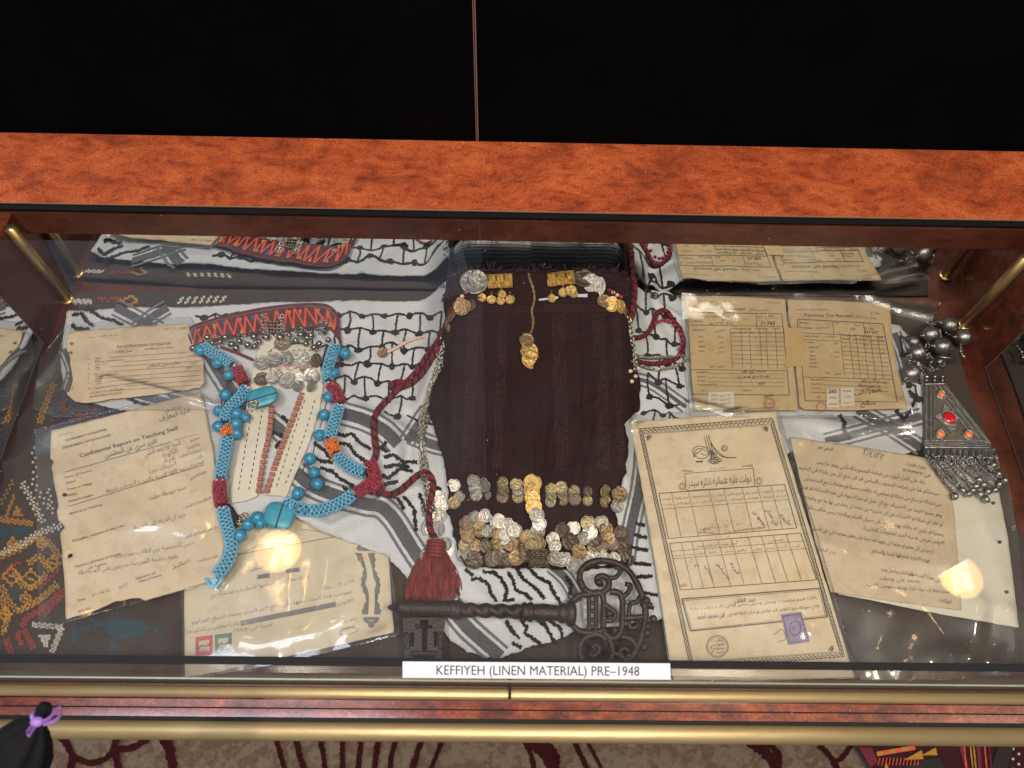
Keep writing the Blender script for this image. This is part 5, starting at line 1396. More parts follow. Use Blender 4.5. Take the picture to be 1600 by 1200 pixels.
for tx, a, b in [('بناء على القرار الوارد من فخامة المندوب السامي وبعد ما صدر', (300, 495), (980, 625)), ('سيصلكم هنا بأن فخامة المندوب السامي قد قرر منع كل من يعزلة في التقييد', (190, 528), (1070, 697)),
                 ('من اعتداله او مبلغ من شركة او شخص له علاقات حسنة او معاملات مع المتشددين', (225, 597), (1080, 765)), ('وهو ممنوع ايضا من الاشتراك مع اي عمل او شركة سواء في هذه الصناعة او غيرها', (195, 645), (1085, 832)),
                 ('او عقد اي شركة او الاشتراك في اي مشروع من شأنه ان يتعارض بها ما مع وظيفته', (225, 715), (1090, 887)), ('رسميا او يكون له علاقة بهذه النقود في سبيل القيام بوظيفته ومن خالف ذلك', (240, 778), (1098, 952)),
                 ('الاوامر يعرض نفسه لاشد العقوبات التأديبية', (595, 910), (1100, 1006)), ('ارجو من كل معلم او معلمة ان يفهما هذا جيدا وان يعمل بموجبه في حق انفسهم', (265, 908), (1030, 1057)),
                 ('لهذه الادارة لحفظها لدينا والسلام', (650, 1052), (1010, 1116)), ('مدير المعارف', (300, 1035), (420, 1062)), ('ولكم الشكر وسأحمل توجيه', (705, 1166), (910, 1200)), ('محمد علي يوسف', (700, 1222), (945, 1242)), ('مدير معارف لواء غزة يوسف موسى الاسود', (610, 1262), (1135, 1308)), ('الواثقة', (1070, 1362), (1145, 1374)), ('لكل هذا المنشور', (880, 1190), (1090, 1240))]:
    pl.t('INK', tx, a, b, 26, -0.006)
pl.done(let, f_let)

# ---- clear plastic sleeves


def wrinkled(base, dz, amp, seed, ridges=()):
    R = [(at(p, 0.016)[:, :2], wd, h) for p, wd, h in ridges]

    def f(x, y):
        z = base(x, y) + dz + amp * (0.6 + 0.6 * nz(x, y, 21, seed) + 0.35 * nz(x, y, 47, seed + 2))
        for pts, wd, h in R:
            z = z + h * np.exp(-(seg_dist(x, y, pts) / wd) ** 2)
        return z
    return f


def sleeve(label, px, surf):
    lp = lift(rough_loop(px, 7, 0.4, 3), surf)
    o = sheet_acc(lp, surf, 0.0035).obj('plastic_sleeve', FILM); tag(o, label, 'plastic sleeve', 'clear plastic sleeves over the papers')
    ed = Acc(); lo = lift(rough_loop(px, 7, 0.4, 3), surf, 0.0001); ed.tube(lo, 0.00035, 4, True); ed.obj('welded_edge', FILM_EDGE, o)
    return o


FILM_EDGE = clear_film('plastic_edge', 0.1, 4.0, (0.96, 0.96, 0.96))
sleeve('clear plastic sleeve over the registration of death form', [(62, 560), (105, 508), (200, 498), (298, 496), (332, 560), (384, 640), (300, 640), (200, 640), (90, 652), (50, 640)], wrinkled(f_reg, 0.0016, 0.0011, 1, [([(165, 592), (250, 612), (330, 632), (376, 642)], 0.004, 0.004), ([(60, 600), (90, 560), (110, 520)], 0.006, 0.003)]))
sleeve('clear plastic sleeve over the torn staff report', [(54, 672), (180, 640), (306, 606), (345, 640), (360, 760), (362, 860), (352, 905), (200, 945), (60, 984), (57, 830)], wrinkled(f_rep, 0.0015, 0.0012, 3, [([(90, 800), (160, 790), (300, 830)], 0.012, 0.0015)]))
sleeve('clear plastic sleeve over the stamped bond at front left', [(283, 905), (370, 866), (470, 826), (560, 838), (606, 850), (616, 920), (624, 992), (540, 1012), (420, 1040), (330, 1055), (285, 1060)], wrinkled(f_bond, 0.0018, 0.0017, 5, [([(512, 870), (505, 920), (490, 960)], 0.011, 0.0026), ([(430, 990), (500, 985), (550, 955)], 0.015, 0.003), ([(560, 1004), (605, 990)], 0.009, 0.003), ([(320, 890), (345, 905)], 0.008, 0.002), ([(380, 1000), (430, 1015)], 0.012, 0.0018)]))
sleeve('clear plastic sleeve holding the two tax receipts', [(1064, 458), (1200, 458), (1360, 462), (1470, 472), (1456, 500), (1420, 520), (1426, 600), (1434, 645), (1300, 652), (1180, 652), (1078, 650), (1068, 560)], wrinkled(f_rec, 0.0016, 0.0010, 7, [([(1350, 465), (1400, 485), (1456, 498)], 0.008, 0.007), ([(1082, 632), (1140, 648), (1160, 645)], 0.005, 0.004), ([(1350, 610), (1420, 640)], 0.006, 0.002)]))
sleeve('clear plastic sleeve over the bordered certificate', [(978, 660), (990, 648), (1100, 642), (1214, 636), (1230, 690), (1280, 850), (1342, 1058), (1200, 1064), (1050, 1064), (1024, 900), (1000, 760)], wrinkled(f_ott, 0.0019, 0.0012, 9, [([(985, 668), (1000, 648), (1030, 625)], 0.005, 0.009), ([(1240, 965), (1255, 985)], 0.008, 0.002)]))
sleeve('clear plastic sleeve over the typed letter at right', [(1212, 650), (1300, 648), (1440, 660), (1510, 720), (1575, 742), (1592, 850), (1612, 1050), (1480, 1062), (1345, 1062), (1290, 880), (1240, 720)], wrinkled(f_let, 0.0026, 0.0026, 11, [([(1240, 655), (1330, 672), (1420, 662)], 0.014, 0.006), ([(1350, 955), (1345, 1010), (1338, 1050)], 0.016, 0.0035), ([(1395, 1030), (1430, 985), (1450, 1040)], 0.018, 0.003), ([(1528, 945), (1512, 1020), (1505, 1050)], 0.014, 0.0035), ([(1572, 955), (1578, 1010), (1566, 1045)], 0.012, 0.0035), ([(1290, 850), (1380, 890), (1490, 880)], 0.02, 0.0025), ([(1410, 1045), (1480, 1020), (1560, 1040)], 0.012, 0.003), ([(1460, 860), (1500, 930)], 0.012, 0.0016)]))

# ================================================================== coins and jewellery
def coin_mesh(name, m):
    """struck disc: raised rim, low relief head, notch where it is sewn on"""
    A = Acc(); k = 26; V = []
    prof = [(1.0, -0.05), (1.0, 0.05), (0.92, 0.1), (0.85, 0.025), (0.6, 0.032), (0.3, 0.045)]
    for r, z in prof:
        for i in range(k):
            a = 2 * math.pi * i / k; n = min(abs(a - math.pi / 2), 9); q = 0.86 if (n < 0.16 and r > 0.8) else 1.0
            V.append((r * q * math.cos(a), r * q * math.sin(a), z + (0.012 * math.sin(3 * a + 1) if 0.2 < r < 0.7 else 0)))
    V.append((0, 0, 0.05)); e = len(V) - 1; fs = []
    for j in range(len(prof) - 1):
        for i in range(k):
            fs.append((j * k + i, j * k + (i + 1) % k, (j + 1) * k + (i + 1) % k, (j + 1) * k + i))
    fs += [((len(prof) - 1) * k + i, (len(prof) - 1) * k + (i + 1) % k, e) for i in range(k)] + [tuple(range(k))[::-1]]
    A.add(V, fs); o = A.obj(name, m, link=False); return o.data


CM = {k: coin_mesh('coin', m) for k, m in COIN.items()}


def child(name, me, parent, loc, rot, scale):
    o = bpy.data.objects.new(name, me); col.objects.link(o); o.parent = parent
    o.matrix_parent_inverse = Matrix.Translation(-parent.location)
    o.location = loc; o.rotation_mode = 'QUATERNION'; o.rotation_quaternion = rot; o.scale = scale
    return o


def nrm(surf, p):
    e = 0.004; x, y = np.array([p[0], p[0] + e, p[0]]), np.array([p[1], p[1], p[1] + e]); z = surf(x, y)
    return Vector((-(z[1] - z[0]) / e, -(z[2] - z[0]) / e, 1)).normalized()


_cr = np.random.default_rng(21)


def coins(rows, parent, surf, dz0=0.0012, step=0.00012):
    done = []
    for i, r in enumerate(rows):
        x, y, rad, tone = r[:4]; asp = r[4] if len(r) > 4 else 1.0
        lev = 1 + max([l for (a, b, c, l) in done if math.hypot(a - x, b - y) < 0.85 * (c + rad)] + [-1])
        lev = min(lev, 9); done.append((x, y, rad, lev)); dz = dz0 + lev * 0.0009
        p = lift([(x, y)], surf, dz)[0]; m = np.linalg.norm(at([(x + rad, y)], p[2])[0] - at([(x, y)], p[2])[0])
        n = nrm(surf, p) + Vector((_cr.normal(0, 0.09), _cr.normal(0, 0.08) - 0.08, 0)); n.normalize()
        if asp < 1:                                  # a coin hanging nearly on edge
            n = (n + Vector((0.9 * (1 if x > 835 else -1), 0, 0)) * (1.2 - asp)).normalized()
        q = n.to_track_quat('Z', 'Y'); q = q @ Matrix.Rotation(_cr.normal(0, 0.25), 4, 'Z').to_quaternion()
        child('coin', CM[tone], parent, p, q, (m * 1.02, m * 1.02, 0.009))


G = [(741, 440, 22, 'n'), (747, 436, 15, 'n'), (926, 447, 20, 'n'), (912, 434, 16, 'd'),
     (699, 512, 8, 'o', .7), (704, 494, 13, 'b', .7), (735, 477, 10, 'o', .6), (722, 479, 14, 'b', .75), (978, 488, 8, 'o', .6), (970, 479, 11, 'g'), (957, 475, 12.5, 'g'), (944, 470, 11, 'b'),
     (829, 562, 14.5, 'g'), (827, 548, 15, 'g'), (823, 531, 12, 'b'),
     (718, 776, 9, 'n'), (709, 758, 10.5, 's'), (710, 785, 10.5, 'o'), (744, 773, 10, 'n'), (742, 763, 10, 'n'), (740, 751, 10.5, 'n'), (761, 773, 8, 'n', .7), (757, 758, 12, 'n', .6),
     (785, 776, 10, 'd'), (786, 765, 9.5, 'd'), (785, 754, 9.5, 'o'), (810, 776, 10, 'o'), (810, 767, 9.5, 'n'), (807, 757, 10.5, 'o'),
     (860, 783, 9.5, 'n'), (861, 774, 9, 'o'), (861, 764, 9.5, 'o'), (880, 781, 9, 'o'), (880, 772, 9.5, 'd'), (877, 762, 10.5, 'o'), (898, 780, 10, 'd'), (897, 767, 9.5, 'o'), (918, 782, 8.5, 'o', .8), (918, 768, 8.5, 'd', .8),
     (946, 783, 10, 'o', .8), (946, 768, 11, 'o', .65), (964, 790, 11, 'n', .5), (968, 772, 13, 'b', .5),
     # lower tiers
     (725, 866, 12, 'n'), (741, 875, 14.5, 'd'), (781, 870, 12, 'n'), (772, 873, 15, 'd'), (793, 875, 12, 'd'), (807, 871, 13, 'b'), (821, 868, 11, 'd'), (822, 855, 13, 'd'),
     (727, 852, 11, 'o'), (742, 853, 11, 'o'), (759, 853, 11, 'd'), (779, 848, 13, 'b'), (799, 848, 14, 'b'), (731, 839, 11, 'b'), (729, 830, 11, 'b'), (750, 830, 10, 'b'), (762, 830, 10, 'n'), (729, 817, 12, 'd'),
     (748, 818, 10.5, 'b'), (741, 807, 9.5, 'n'), (788, 842, 9, 's'), (776, 834, 9, 'b'), (787, 835, 10, 's'), (778, 815, 13, 's'), (795, 820, 11, 's'), (804, 828, 12, 's'), (758, 806, 11, 's'), (822, 838, 11, 'b'),
     (978, 873, 13, 'd'), (959, 873, 11, 'n'), (940, 871, 13, 'n'), (919, 873, 12, 's'), (903, 885, 12, 'n'), (896, 883, 12, 'n'), (885, 874, 11, 's'), (876, 874, 12, 'n'), (867, 872, 12, 'n'),
     (973, 853, 12, 'd'), (957, 850, 10.5, 'd'), (941, 853, 11, 'd'), (928, 855, 10.5, 'o'), (905, 862, 13, 'b'), (891, 846, 14, 'd'), (929, 843, 12, 'd'), (912, 841, 11, 'n'), (970, 832, 11, 'd'), (950, 841, 12, 'b'), (947, 827, 12, 'b'),
     (922, 831, 12, 's'), (919, 817, 12, 'o'), (940, 816, 11, 'n'), (896, 825, 11, 's'), (879, 828, 12.5, 'd'), (867, 853, 10.5, 's'), (864, 842, 11, 's'),
     (839, 848, 15, 'b'), (832, 852, 12, 'o'), (840, 830, 12, 'n'), (843, 818, 11.5, 's'), (839, 805, 12, 'n'), (834, 792, 13, 'g'), (832, 778, 12.5, 'g'), (831, 767, 13, 'g'), (832, 755, 14.5, 'g')]
coins(G, garm, s_garm)
DARKBRONZE = mat('dark_bronze', (0.1, 0.075, 0.055), 0.45, 0.85, bump=0.8, bscale=500)
# square filigree plaque at the middle of the lower tier
s_pl = lambda x, y: 0 * x + 0.0265
A = Acc(); q = lift([(826, 885), (859, 885), (857, 859), (827, 859)], s_pl); A.slab(q, [], s_pl, 0.0012); pq = A.obj('filigree_plaque', DARKBRONZE, garm, False)
A = Acc()
for a, b in (((826, 859), (858, 859)), ((858, 859), (859, 876)), ((859, 876), (826, 876)), ((826, 876), (826, 859))):
    A.tube(lift(resample([a, b], 4), s_pl, 0.0006), 0.0009, 6)
for i in range(4):
    for j in range(2):
        A.ball(lift([(831 + i * 7.5, 864 + j * 7)], s_pl, 0.0008)[0], 0.0022, 8, 6, (1, 1, 0.7))
for i in range(9):
    A.ball(lift([(828 + i * 3.7, 881 + (i % 2) * 4)], s_pl, 0.0008)[0], 0.0015, 7, 5)
stuff(A.obj('granulation', DARKBRONZE, pq))
# two gilt plaques of three scrolls with dangling coins
GILT = mat('gilt_plaque', (0.42, 0.25, 0.06), 0.38, 0.9, var=[(0.6, 0.4, 0.13)], vscale=150, bump=0.6, bscale=700)
for q, cs in (([(763, 451), (801, 449), (800, 427), (761, 429)], [(753, 465, 7), (768, 468, 7.5), (782, 470, 7), (797, 468, 7.5), (784, 460, 7)]), ([(856, 448), (899, 443), (896, 422), (854, 427)], [(862, 466, 7), (896, 459, 7), (892, 454, 9), (880, 457, 7.5)])):
    s_g = lambda x, y: s_kef(x, y) + 0.0095
    q = np.array(q, float); A = Acc(); A.slab(lift(q, s_g), [], s_g, 0.0012); pq = A.obj('gilt_plaque', GILT, garm, False)
    A = Acc(); fq = lambda u, v: (q[3] * (1 - u) + q[2] * u) * (1 - v) + (q[0] * (1 - u) + q[1] * u) * v
    for c in range(3):
        th = np.linspace(0, 1, 22)
        pts = [fq((c + 0.5 + 0.24 * math.sin(2 * math.pi * t * 1.0 + math.pi) * (1 if True else 0)) / 3, 0.15 + 0.7 * t) for t in th]
        A.tube(lift(pts, s_g, 0.0012), 0.0013, 6)
        A.tube(lift([fq(c / 3 + 0.015, 0.05), fq(c / 3 + 0.015, 0.95)], s_g, 0.0008), 0.0008, 5)
        for k in range(6):
            A.ball(lift([fq((c + k / 6) / 3 + 0.02, 0.04)], s_g, 0.0006)[0], 0.0009, 6, 5); A.ball(lift([fq((c + k / 6) / 3 + 0.02, 0.96)], s_g, 0.0006)[0], 0.0009, 6, 5)
    stuff(A.obj('scroll_relief', GILT, pq))
    coins([(x, y, r, 'g') for x, y, r in cs], garm, s_garm, 0.0018)
    A = Acc()
    for x, y, r in cs:
        for k in range(3):
            p = lift([(x, y - r - k * 2.2)], s_garm, 0.0025)[0]; A.ring(p, (0.3 * (k % 2), 0.4, 1), 0.0011, 0.0003, 8, 4)
    stuff(A.obj('link_rings', CHAING, garm))


def chain(path_px, surf, dz, pitch, R, r, A, wob=0.0, n=1):
    for _ in range(n):
        p = smooth(np.array(path_px, float) + _cr.normal(0, wob, (len(path_px), 2)), 2)
        w = lift(p, surf, dz); d = np.r_[0, np.cumsum(np.linalg.norm(np.diff(w, axis=0), axis=1))]
        for i, s in enumerate(np.arange(0, d[-1], pitch)):
            c = [np.interp(s, d, w[:, j]) for j in range(3)]; e = [np.interp(min(s + pitch, d[-1]), d, w[:, j]) for j in range(3)]
            t = Vector(e) - Vector(c)
            if t.length < 1e-6:
                continue
            t.normalize(); sd = t.cross(Vector((0, 0, 1))).normalized(); up = sd.cross(t)
            nn = (up + sd * (0.9 if i % 2 else -0.9) + Vector(_cr.normal(0, 0.25, 3))).normalized()
            A.ring(np.array(c) + (0, 0, _cr.uniform(0, 0.0012)), nn, R, r, 8, 4)


A = Acc(); chain([(826, 428), (829, 440), (834, 455), (835, 470), (831, 485), (833, 500), (832, 514), (828, 522)], s_garm, 0.0016, 0.0019, 0.0015, 0.0004, A); stuff(A.obj('gold_chain', CHAING, garm))
s_both = lambda x, y: np.maximum(s_kef(x, y), 0)
A = Acc(); chain([(703, 505), (692, 545), (684, 575), (672, 610), (664, 650), (660, 690), (664, 730), (670, 765), (668, 800)], s_both, 0.003, 0.0034, 0.0026, 0.0006, A, 4.2, 6); stuff(A.obj('side_chain_bundle', CHAIN, garm))
A = Acc(); chain([(982, 498), (986, 520), (990, 550), (994, 575)], s_both, 0.006, 0.003, 0.0026, 0.0007, A, 1.2, 3); chain([(990, 556), (1015, 560), (1045, 558), (1072, 556)], s_both, 0.004, 0.0024, 0.002, 0.0005, A, 0.8, 2); chain([(988, 566), (1020, 578), (1050, 574), (1074, 562)], s_both, 0.003, 0.0024, 0.002, 0.0005, A, 0.8, 2); stuff(A.obj('side_chain_bundle', CHAIN, garm))
coins([(676, 826, 14, 'n'), (672, 826, 9, 's'), (697, 858, 14, 's'), (686, 805, 12, 's'), (685, 778, 12, 's'), (690, 790, 11, 's'), (695, 850, 11, 'n'), (664, 868, 9, 'n')], garm, s_kef, 0.002)
A = Acc()
for x, y, R in ((667, 748, 8), (676, 826, 16), (672, 748, 6)):
    p = lift([(x, y)], s_kef, 0.006)[0]; A.ring(p, (0.1, 0.1, 1), R * 0.00078, 0.0006, 20, 5)
stuff(A.obj('wire_rings', CHAIN, garm))
PEARL = mat('pale_shell_bead', (0.62, 0.5, 0.42), 0.3, var=[(0.5, 0.3, 0.25)], vscale=200)
for x, y, c in ((717, 468, 'w'), (722, 463, 'w'), (727, 458, 'r'), (711, 474, 'r'), (952, 454, 'r'), (958, 457, 'w'), (964, 461, 'w'), (970, 464, 'r'), (985, 580, 'w'), (993, 588, 'w'), (987, 596, 'w'), (997, 576, 'w')):
    A = Acc(); A.ball((0, 0, 0), 1, 12, 8); p = lift([(x, y)], s_garm, 0.003)[0]; b = A.obj('bead', PEARL if c == 'w' else SEEDR, link=False); child('bead', b.data, garm, p, (1, 0, 0, 0), (0.003, 0.0026, 0.0024))
A = Acc()
pth = smooth([(606, 550), (620, 543), (640, 532), (655, 528), (662, 526)], 3)
for i, p in enumerate(lift(pth, s_kef, 0.0025)):
    A.ball(p, 0.0026 if i % 2 else 0.002, 8, 6)
stuff(A.obj('shell_bead_string', PEARL, garm)); coins([(598, 551, 9, 'b', 0.9)], garm, s_kef, 0.0025)


# ---- braided cords
def braid(px, surf, dz, R, r, name, parent, twist=0.0125, ends=None):
    p = smooth(px, 2.0); w = lift(p, surf, dz + R)
    k = 3; w[k:-k] = (w[:-2 * k] + w[k:-k] + w[2 * k:]) / 3
    d = np.r_[0, np.cumsum(np.linalg.norm(np.diff(w, axis=0), axis=1))]; s = np.arange(0, d[-1], 0.0012)
    c = np.c_[[np.interp(s, d, w[:, j]) for j in range(3)]].T
    t = np.gradient(c, axis=0); t /= np.linalg.norm(t, axis=1)[:, None]; sd = np.cross(t, (0, 0, 1)); sd /= np.linalg.norm(sd, axis=1)[:, None]; up = np.cross(sd, t)
    for i in range(3):
        a = s / twist * 2 * np.pi + i * 2 * np.pi / 3
        A = Acc(); A.tube(c + sd * (np.cos(a) * R)[:, None] + up * (np.sin(a) * R * 0.8)[:, None], r * (1 + 0.12 * np.sin(s * 900 + i)), 7)
        A.obj('braid_strand', CORD_K if i == 1 else CORD_R, parent)


cord = thing('tasselled_cord', 'red and black braided cord ending in a rust red tassel, left of the veil', 'cord', P(640, 720, 0.015))
for path in ([(712, 476), (700, 500), (690, 525), (668, 556), (645, 588), (625, 605), (608, 622), (590, 642), (584, 662), (586, 690), (588, 712), (578, 728), (579, 746), (588, 764), (606, 774), (626, 766), (646, 748), (660, 738), (670, 740), (677, 758), (673, 782), (670, 808), (674, 832), (684, 850)],
             [(706, 484), (690, 530), (665, 578), (640, 600), (622, 606), (610, 606), (618, 596), (636, 600)]):
    braid(path, s_kef, 0.0015, 0.0021, 0.0022, 'braid', cord)
s_t = lambda x, y: s_kef(x, y) * 0.6 + 0.006
A = Acc(); tr = np.random.default_rng(4)
nk = np.array([(680, 858)]);
for i in range(340):
    e = np.array([634 + 84 * tr.random(), 0]); u = (e[0] - 634) / 84; e[1] = 936 - 6 * abs(u - 0.55) + tr.normal(0, 4) - (12 * (u > 0.9))
    m1 = np.array([680 + (u - 0.55) * 45, 872 + tr.normal(0, 3)]); m2 = np.array([678 + (u - 0.5) * 74, 905]) + tr.normal(0, 2, 2)
    s0 = np.array([680 + (u - 0.5) * 18, 852 + tr.normal(0, 1)])
    p = smooth([s0, m1, m2, e], 5); h = 0.008 * (1 - ((u - 0.5) * 1.9) ** 2) * tr.uniform(0.1, 1)
    pr = np.linspace(0, 1, len(p)); w = lift(p, s_t, 0.0) + np.c_[0 * pr, 0 * pr, h * np.sin(pr * 2.6 + 0.3)]
    w[1:, :2] += np.cumsum(tr.normal(0, 0.00045, (len(w) - 1, 2)), axis=0)
    A.tube(w, 0.00062, 4)
stuff(A.obj('tassel_threads', TASSEL, cord))
A = Acc(); c0 = lift([(681, 858)], s_t, 0.006)[0]
for k in range(5):
    A.ring(c0 + (0, 0.008 - 0.004 * k, -0.001), (0.05, 1, 0.1), 0.0085 + 0.0006 * (k % 2), 0.0022, 18, 6)
A.obj('tassel_binding', TASSEL, cord)
cord2 = thing('red_bead_cord', 'loop of dark red beaded cord on the scarf right of the veil', 'cord', P(1030, 530, 0.02))
braid([(988, 528), (1005, 526), (1018, 512), (1026, 490), (1034, 484), (1044, 486), (1050, 500), (1062, 512), (1068, 535), (1062, 556), (1040, 566), (1010, 568), (990, 562)], s_kef, 0.002, 0.0017, 0.0018, 'braid', cord2, 0.009)
A = Acc()
for p in lift(smooth([(1024, 506), (1036, 500), (1048, 503), (1060, 515), (1066, 530), (1062, 545)], 6), s_kef, 0.006):
    A.ball(p, 0.0026, 8, 6)
stuff(A.obj('bead_row', SEEDR, cord2))
braid([(985, 424), (992, 446), (990, 475), (986, 500)], s_garm, 0.001, 0.002, 0.002, 'braid', cord2)

# ---- headband with cream straps
hb = thing('embroidered_headband', 'red zigzag embroidered headband with silver bells and stitched cream straps', 'headband', P(430, 560, 0.012))
s_hb = lambda x, y: s_kef(x, y) + 0.0045 + 0.0006 * nz(x, y, 60, 4)
up_ = smooth([(298, 513), (330, 502), (370, 492), (410, 484), (450, 479), (490, 477), (512, 481), (526, 494)], 4); lo_ = smooth([(302, 542), (330, 533), (370, 526), (410, 521), (450, 517), (485, 512), (510, 510), (530, 532)], 4)
lp = lift(np.vstack([up_, lo_[::-1]]), s_hb); sheet_acc(lp, s_hb, 0.0025, th=0.003).obj('band', REDBAND, hb)
A = Acc(); A.tube(lift(smooth([(300, 538), (296, 514), (330, 500), (370, 490), (410, 482), (450, 477), (495, 475), (516, 480), (528, 496), (531, 530), (533, 556), (528, 574), (520, 584)], 4), s_hb, 0.001), 0.0016, 7); A.tube(lift(smooth([(345, 542), (370, 551), (395, 562)], 4), s_hb, 0.001), 0.0019, 7); stuff(A.obj('edge_cord', THREAD_M, hb))
A = Acc(); n = 30; zz = []
for i in range(n):
    u = (i + 0.5) / n; a = up_[int(u * (len(up_) - 1))]; b = lo_[int(u * (len(lo_) - 1))]
    zz.append(a + (b - a) * (0.12 if i % 2 else 0.9) + _cr.normal(0, 0.7, 2))
for k in range(2):
    A.tube(lift(resample(np.array(zz) + (k * 1.6, 0), 3), s_hb, 0.0008), 0.0007, 5)
stuff(A.obj('zigzag_thread', THREAD_O, hb))
for m, us in ((THREAD_Y, (0.16, 0.34, 0.5, 0.68, 0.86, 0.93)), (THREAD_B, (0.24, 0.43, 0.58)), (THREAD_O, (0.06, 0.52, 0.75))):
    D = Draw()
    for u in us:
        a = up_[int(u * (len(up_) - 1))]; b = lo_[int(u * (len(lo_) - 1))]; c = a + (b - a) * 0.2
        D.poly([c + (-3, -1), c + (3, -1), c + (0, 9)])
        c = a + (b - a) * 0.85; D.poly([c + (-3, 1), c + (0, -7), c + (3, 1)])
    stuff(D.obj('triangle_stitching', m, hb, s_hb, 0.0006))
s_st = lambda x, y: s_kef(x, y) + 0.0035 + 0.0005 * nz(x, y, 70, 1)
for q in ([(408, 528), (424, 522), (440, 534), (420, 548), (424, 600), (421, 650), (412, 710), (402, 776), (380, 783), (356, 786), (366, 735), (375, 690), (386, 630), (394, 580), (402, 550)],
          [(424, 545), (460, 538), (488, 538), (497, 560), (503, 585), (505, 602), (499, 640), (484, 690), (462, 740), (447, 776), (430, 774), (412, 772), (428, 725), (446, 670), (462, 628), (472, 600), (440, 592), (424, 590)]):
    o = sheet_acc(lift(rough_loop(q, 4, 0.3, 3), s_st), s_st, 0.0025, th=0.0012).obj('strap', CREAM, hb)
    D = Draw(); q = np.array(q, float)
    lines = ([(394, 640), (384, 695), (372, 770)], [(410, 640), (402, 690), (388, 770)]) if q[0][0] < 415 else ([(476, 625), (458, 680), (432, 760)], [(492, 625), (476, 680), (446, 755)], [(430, 552), (470, 546), (486, 548)])
    for L in lines:
        p = resample(L, 5)
        for i in range(0, len(p) - 1, 2):
            D.line([p[i], p[i + 1]], 1.3, 3)
    stuff(D.obj('running_stitch', THREAD_K, o, s_st, 0.0004))
for L in ([(425, 636), (421, 680), (412, 720), (404, 772)], [(472, 616), (458, 655), (442, 695), (428, 735), (416, 772)]):
    p = smooth(L, 2.2); w = lift(p, s_st, 0.001)
    for par, m in ((0, THREAD_S), (1, THREAD_G)):
        A = Acc()
        for i in range(par, len(w) - 1, 2):
            if par and i % 4 == 1:
                continue
            t = w[i + 1] - w[i]; A.ring(w[i] + (0, 0, 0.0012), t, 0.0026, 0.0009, 9, 5)
        stuff(A.obj('whip_stitching', m, hb))
coins([(478, 572, 11, 'n'), (494, 563, 11, 'd'), (468, 560, 14, 'n'), (448, 561, 12, 'n'), (428, 562, 12, 'n'), (409, 566, 12, 'n'), (442, 536, 13, 'o'),
       (430, 587, 11, 'n'), (449, 594, 13, 'n'), (468, 591, 9, 's'), (489, 590, 11, 'n'), (485, 585, 11, 's'), (409, 592, 12, 'd'), (425, 590, 10, 'n'), (486, 603, 10, 'n', .7), (466, 603, 9, 'n', .7)], hb, s_st, 0.0025)
D = Draw()
for k in range(26):
    D.dot((430 + 60 * _cr.random(), 574 + _cr.normal(0, 2)), 1.6, 1.3, 7)
stuff(D.obj('pink_sequins', mat('pink_sequin', (0.6, 0.25, 0.27), 0.35), hb, s_st, 0.0035))
A = Acc(); BELLS = [(324, 527), (332, 536), (352, 527), (362, 538), (369, 544), (374, 533), (387, 539), (398, 541), (397, 526), (405, 534), (438, 527), (462, 532), (452, 524), (478, 537), (470, 523), (491, 543), (499, 537), (513, 531), (302, 544), (416, 527), (344, 534), (480, 528), (486, 524)]
bm = Acc().ball((0, 0, 0), 1, 12, 8).ring((0, 0, 0), (0, 0, 1), 1.0, 0.09, 16, 5).obj('bell', SILV, link=False).data
SILVWARM = mat('worn_bell_metal', (0.3, 0.27, 0.2), 0.3, 0.95, var=[(0.18, 0.16, 0.12)], vscale=60)
bm.materials[0] = SILVWARM
for x, y in BELLS:
    p = lift([(x, y)], s_hb, 0.004)[0]; r = _cr.uniform(0.0034, 0.0046) * (1.45 if (x, y) == (438, 527) else 1)
    child('bell', bm, hb, p, Vector((_cr.normal(0, .3), _cr.normal(0, .3), 1)).to_track_quat('Z', 'Y'), (r, r, r))
A = Acc()
for _ in range(110):
    x = _cr.uniform(318, 516); y = 540 - (x - 318) * 0.09 + _cr.normal(0, 5) - 6
    A.ring(lift([(x, y)], s_hb, 0.003)[0], _cr.normal(0, 1, 3) + (0, 0, 0.6), 0.0017, 0.0004, 8, 4)
for sx in (410, 415, 436, 441):
    for k in range(6):
        A.ring(lift([(sx + _cr.normal(0, 0.5), 494 + k * 5.5)], s_hb, 0.003)[0], (_cr.normal(0, .3), _cr.normal(0, .3), 1), 0.0026, 0.0005, 12, 4)
for x, y in ((500, 502), (505, 499), (510, 503), (507, 510), (510, 517), (511, 523)):
    A.ring(lift([(x, y)], s_hb, 0.003)[0], (_cr.normal(0, .3), 0, 1), 0.002, 0.0004, 10, 4)
stuff(A.obj('link_rings', CHAIN, hb))
A = Acc()
for j in range(4):
    for i in range(4):
        A.ball(lift([(419 + i * 4.6, 503 + j * 5.2)], s_hb, 0.0035)[0], 0.0021, 8, 6)
stuff(A.obj('stud_cluster', SILVWARM, hb))

